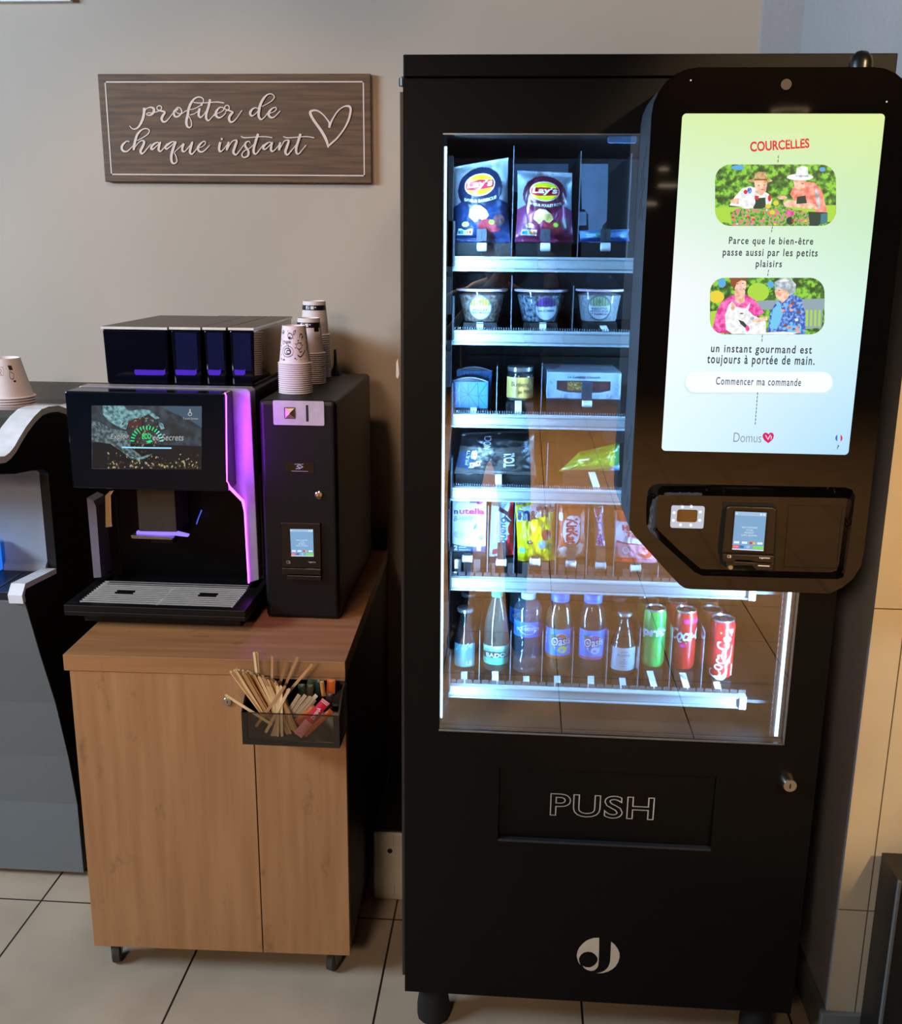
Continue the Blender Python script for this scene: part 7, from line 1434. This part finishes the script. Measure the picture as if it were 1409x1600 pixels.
# cups on it
cb = at(14, 634, 2.36); k = pm(14, 630, 2.36); zt_ = 1.178
def deco_icons(t, c, rf, h):
    m1 = wrap(c.x, c.y, rf, 0.0004); g = MB(); Q = lambda a, v: m1(a, c.z+h*v)
    for (a0, a1, b0, b1, w_) in ((0.10, 0.36, 0.60, 0.80, 0.012),):
        for s_ in (((a0, b0), (a1, b0)), ((a1, b0), (a1, b1)), ((a1, b1), (a0, b1)), ((a0, b1), (a0, b0))): g.ribbon([(s_[0][0], s_[0][1], w_), (s_[1][0], s_[1][1], w_)], Q, 1)
    g.ribbon([(0.26, 0.62, 0.02), (0.18, 0.66, 0.02), (0.26, 0.70, 0.02), (0.20, 0.76, 0.02)], Q, 1)
    g.poly([Q(0.62, 0.84), Q(0.84, 0.83), Q(0.88, 0.72), Q(0.68, 0.72)], 0).poly([Q(0.86+0.07*cos(j*pi/5), 0.44+0.028*sin(j*pi/5)) for j in range(10)], 0)
    g.ribbon([(0.68, 0.70, 0.02), (0.66, 0.54, 0.02), (0.80, 0.50, 0.02), (0.86, 0.62, 0.02), (0.72, 0.68, 0.02)], Q, 0); g.build('icon_print', [mInkC, P_('icon_brown', (150, 120, 110))], t)
stack((cb.x, 2.36, zt_), 37*k, 22.5*k, 0.092, 0.0062, 4, 'the short stack on the freestanding silver coffee machine', 'paper cups on the freestanding machine', deco_icons)

# ------------------------------------------------------------------ pale container on the floor between cabinet and vending machine
YC = 2.178; c0 = at(583.8, 1400, YC).x; c1 = -0.2135; zc = at(585, 1298, YC).z
t = thing('storage_box', 'pale plastic box with a dark top on the floor between cabinet and vending machine', 'storage box', ((c0+c1)/2, 2.36, 0))
MB().box(c0, c1, YC, 2.56, 0.0, zc-0.004).build('body', mat('box_cream', (206, 196, 182), 0.5, var=0.03), t, bev=0.006, seg=3)
MB().box(c0+0.003, c1-0.003, YC+0.004, 2.556, zc-0.006, zc).build('top', mat('box_top_black', (8, 8, 8), 0.6), t, bev=0.003)
hc = at(609, 1329.5, YC); MB().lathe([(0, -0.0008), (0.0062, -0.0008), (0.0062, 0.001), (0, 0.001)], (hc.x, YC, hc.z), 20, axis='y').build('hole', mat('vent_black'), t)
for x_ in (614.5, 616): 
    a, b = at(x_, 1305 if x_ < 615 else 1382, YC), at(x_, 1322 if x_ < 615 else 1402, YC); MB().box(a.x-0.0005, a.x+0.0005, YC-0.0004, YC+0.0004, max(b.z, 0.012), a.z).build('seam', mat('seam_brown', (120, 104, 88), 0.6), t)

# dark upright cupboard edge in the lower corner, in front of the tiled pillar
YE = 1.66; e0 = at(1376, 1590, YE); ez = at(1404, 1382, YE).z
t = thing('dark_cupboard', 'dark cupboard with a grey edge in front of the tiled pillar', 'cupboard', (e0.x+0.2, YE+0.05, 0))
MB().box(e0.x+0.003, e0.x+0.42, YE, YE+0.10, 0, ez).build('body', mat('cupboard_black', (10, 10, 11), 0.4), t)
MB().box(e0.x, e0.x+0.004, YE-0.001, YE+0.008, 0, ez+0.004).build('edge_band', mat('edge_grey', (112, 112, 112), 0.5), t)

# ------------------------------------------------------------------ the person taking the photograph, mirrored in the door glass
PX, PY = -0.12, -0.36
pt = thing('person', 'person in dark clothes standing before the machine, holding up a phone', 'person', (PX, PY, 0))
def skinned(name, joints, bones, m, sub=2):
    me = bpy.data.meshes.new(name); me.from_pydata([tuple(ROOT[pt.name] @ Vector(j[0])) for j in joints], bones, []); me.materials.append(m)
    o = bpy.data.objects.new(name, me); C.objects.link(o); o.parent = pt; ROOT[o.name] = ROOT[pt.name]
    sk = o.modifiers.new('skin', 'SKIN'); sk.use_smooth_shade = True
    lay = me.skin_vertices[0] if me.skin_vertices else me.attributes.new('skin', 'FLOAT', 'POINT')
    for v, j in zip(me.skin_vertices[0].data, joints): v.radius = (j[1], j[2] if len(j) > 2 else j[1]); v.use_root = False
    me.skin_vertices[0].data[0].use_root = True
    s_ = o.modifiers.new('subdivision', 'SUBSURF'); s_.levels = sub; s_.render_levels = sub
    return o
J = []; Bn = []
def jt(p, r, r2=None, par=None):
    J.append((p, r, r2 or r)); i = len(J)-1
    if par is not None: Bn.append((par, i))
    return i
pel = jt((PX, PY, 0.88), 0.125, 0.095); sp = jt((PX, PY, 1.06), 0.120, 0.09, pel); ch = jt((PX, PY-0.01, 1.26), 0.140, 0.10, sp); nb = jt((PX, PY, 1.375), 0.075, 0.06, ch)
nk = jt((PX+0.01, PY+0.015, 1.435), 0.046, 0.046, nb); hd = jt((PX+0.02, PY+0.03, 1.495), 0.062, 0.070, nk); h2 = jt((PX+0.02, PY+0.03, 1.56), 0.070, 0.085, hd); h3 = jt((PX+0.02, PY+0.025, 1.62), 0.064, 0.078, h2); jt((PX+0.02, PY+0.02, 1.652), 0.035, 0.045, h3)
jt((PX+0.02, PY+0.118, 1.535), 0.011, 0.011, jt((PX+0.02, PY+0.095, 1.55), 0.012, 0.012, h2))
for s_ in (-1, 1):
    sh_ = jt((PX+s_*0.165, PY, 1.345), 0.056, 0.056, nb); elb = jt((PX+s_*0.235, PY+0.10, 1.13), 0.042, 0.042, sh_)
    wr_ = jt((s_*0.085, -0.085, 1.455), 0.026, 0.026, elb); pal = jt((s_*0.078, -0.05, 1.505), 0.030, 0.017, wr_)
    for k, (dz, ln) in enumerate(((-0.020, 0.058), (-0.004, 0.066), (0.013, 0.064), (0.030, 0.052))):
        a = jt((s_*0.080, -0.022, 1.525+dz), 0.0085, 0.0085, pal); b_ = jt((s_*(0.080-ln*0.25), 0.001-0.013, 1.528+dz), 0.008, 0.008, a); jt((s_*(0.080-ln*0.75), -0.013, 1.530+dz), 0.007, 0.007, b_)
    th_ = jt((s_*0.058, -0.052, 1.490), 0.010, 0.010, pal); jt((s_*0.040, -0.040, 1.505), 0.0085, 0.0085, th_)
    hp_ = jt((PX+s_*0.085, PY, 0.82), 0.085, 0.085, pel); kn = jt((PX+s_*0.108, PY+0.012, 0.46), 0.058, 0.058, hp_); an_ = jt((PX+s_*0.118, PY-0.02, 0.09), 0.040, 0.040, kn); jt((PX+s_*0.130, PY+0.13, 0.042), 0.036, 0.028, jt((PX+s_*0.122, PY+0.01, 0.045), 0.042, 0.034, an_))
raw = skinned('body', J, Bn, mat('skin_tone', (118, 84, 66), 0.6))
bpy.context.view_layer.update(); dg = bpy.context.evaluated_depsgraph_get(); ev = raw.evaluated_get(dg); me = bpy.data.meshes.new_from_object(ev)
bpy.data.objects.remove(raw); me.name = 'body'
for mm in (mat('shirt_black', (14, 14, 16), 0.8), mat('trousers_dark', (20, 21, 26), 0.85), mat('shoe_black', (12, 12, 12), 0.5)): me.materials.append(mm)
for p in me.polygons:
    c = p.center+Vector((PX, PY, 0)); p.use_smooth = True
    p.material_index = 3 if c.z < 0.085 else 2 if c.z < 0.90 else 0 if (c.z > 1.405 and abs(c.x-PX) < 0.10 and c.y < PY+0.16) or (c.y > -0.105 and c.z > 1.42) else 1
bo = bpy.data.objects.new('body', me); C.objects.link(bo); bo.parent = pt; ROOT[bo.name] = ROOT[pt.name]
hx, hy = PX+0.02, PY+0.022
MB().lathe([(0.080, 1.545), (0.086, 1.58), (0.080, 1.63), (0.055, 1.668), (0.0, 1.682)], (hx, hy-0.018, 0), 24, squash=1.12).build('hair', mat('hair_brown', (40, 28, 20), 0.7), pt)
for s_ in (-1, 1): MB().lathe([(0.0, -0.006), (0.008, -0.003), (0.009, 0.002), (0, 0.006)], (hx+s_*0.030, hy+0.086, 1.566), 12, axis='y').build('eye', mat('eye_dark', (30, 24, 22), 0.2), pt)
MB().box(hx-0.022, hx+0.022, hy+0.074, hy+0.084, 1.500, 1.507).build('mouth', mat('lip', (150, 84, 76), 0.5), pt, bev=0.003)
ph = thing('smartphone', 'black phone held up in both hands by the person before the machine', 'phone', (0, -0.011, 1.552))
MB().box(-0.038, 0.038, -0.014, -0.008, 1.475, 1.575).build('phone_body', mat('phone_black', (10, 10, 12), 0.2), ph, bev=0.002)
MB().box(-0.034, 0.034, -0.0145, -0.0139, 1.480, 1.570).build('phone_display', glow('phone_screen', (120, 110, 100), 0.6), ph)
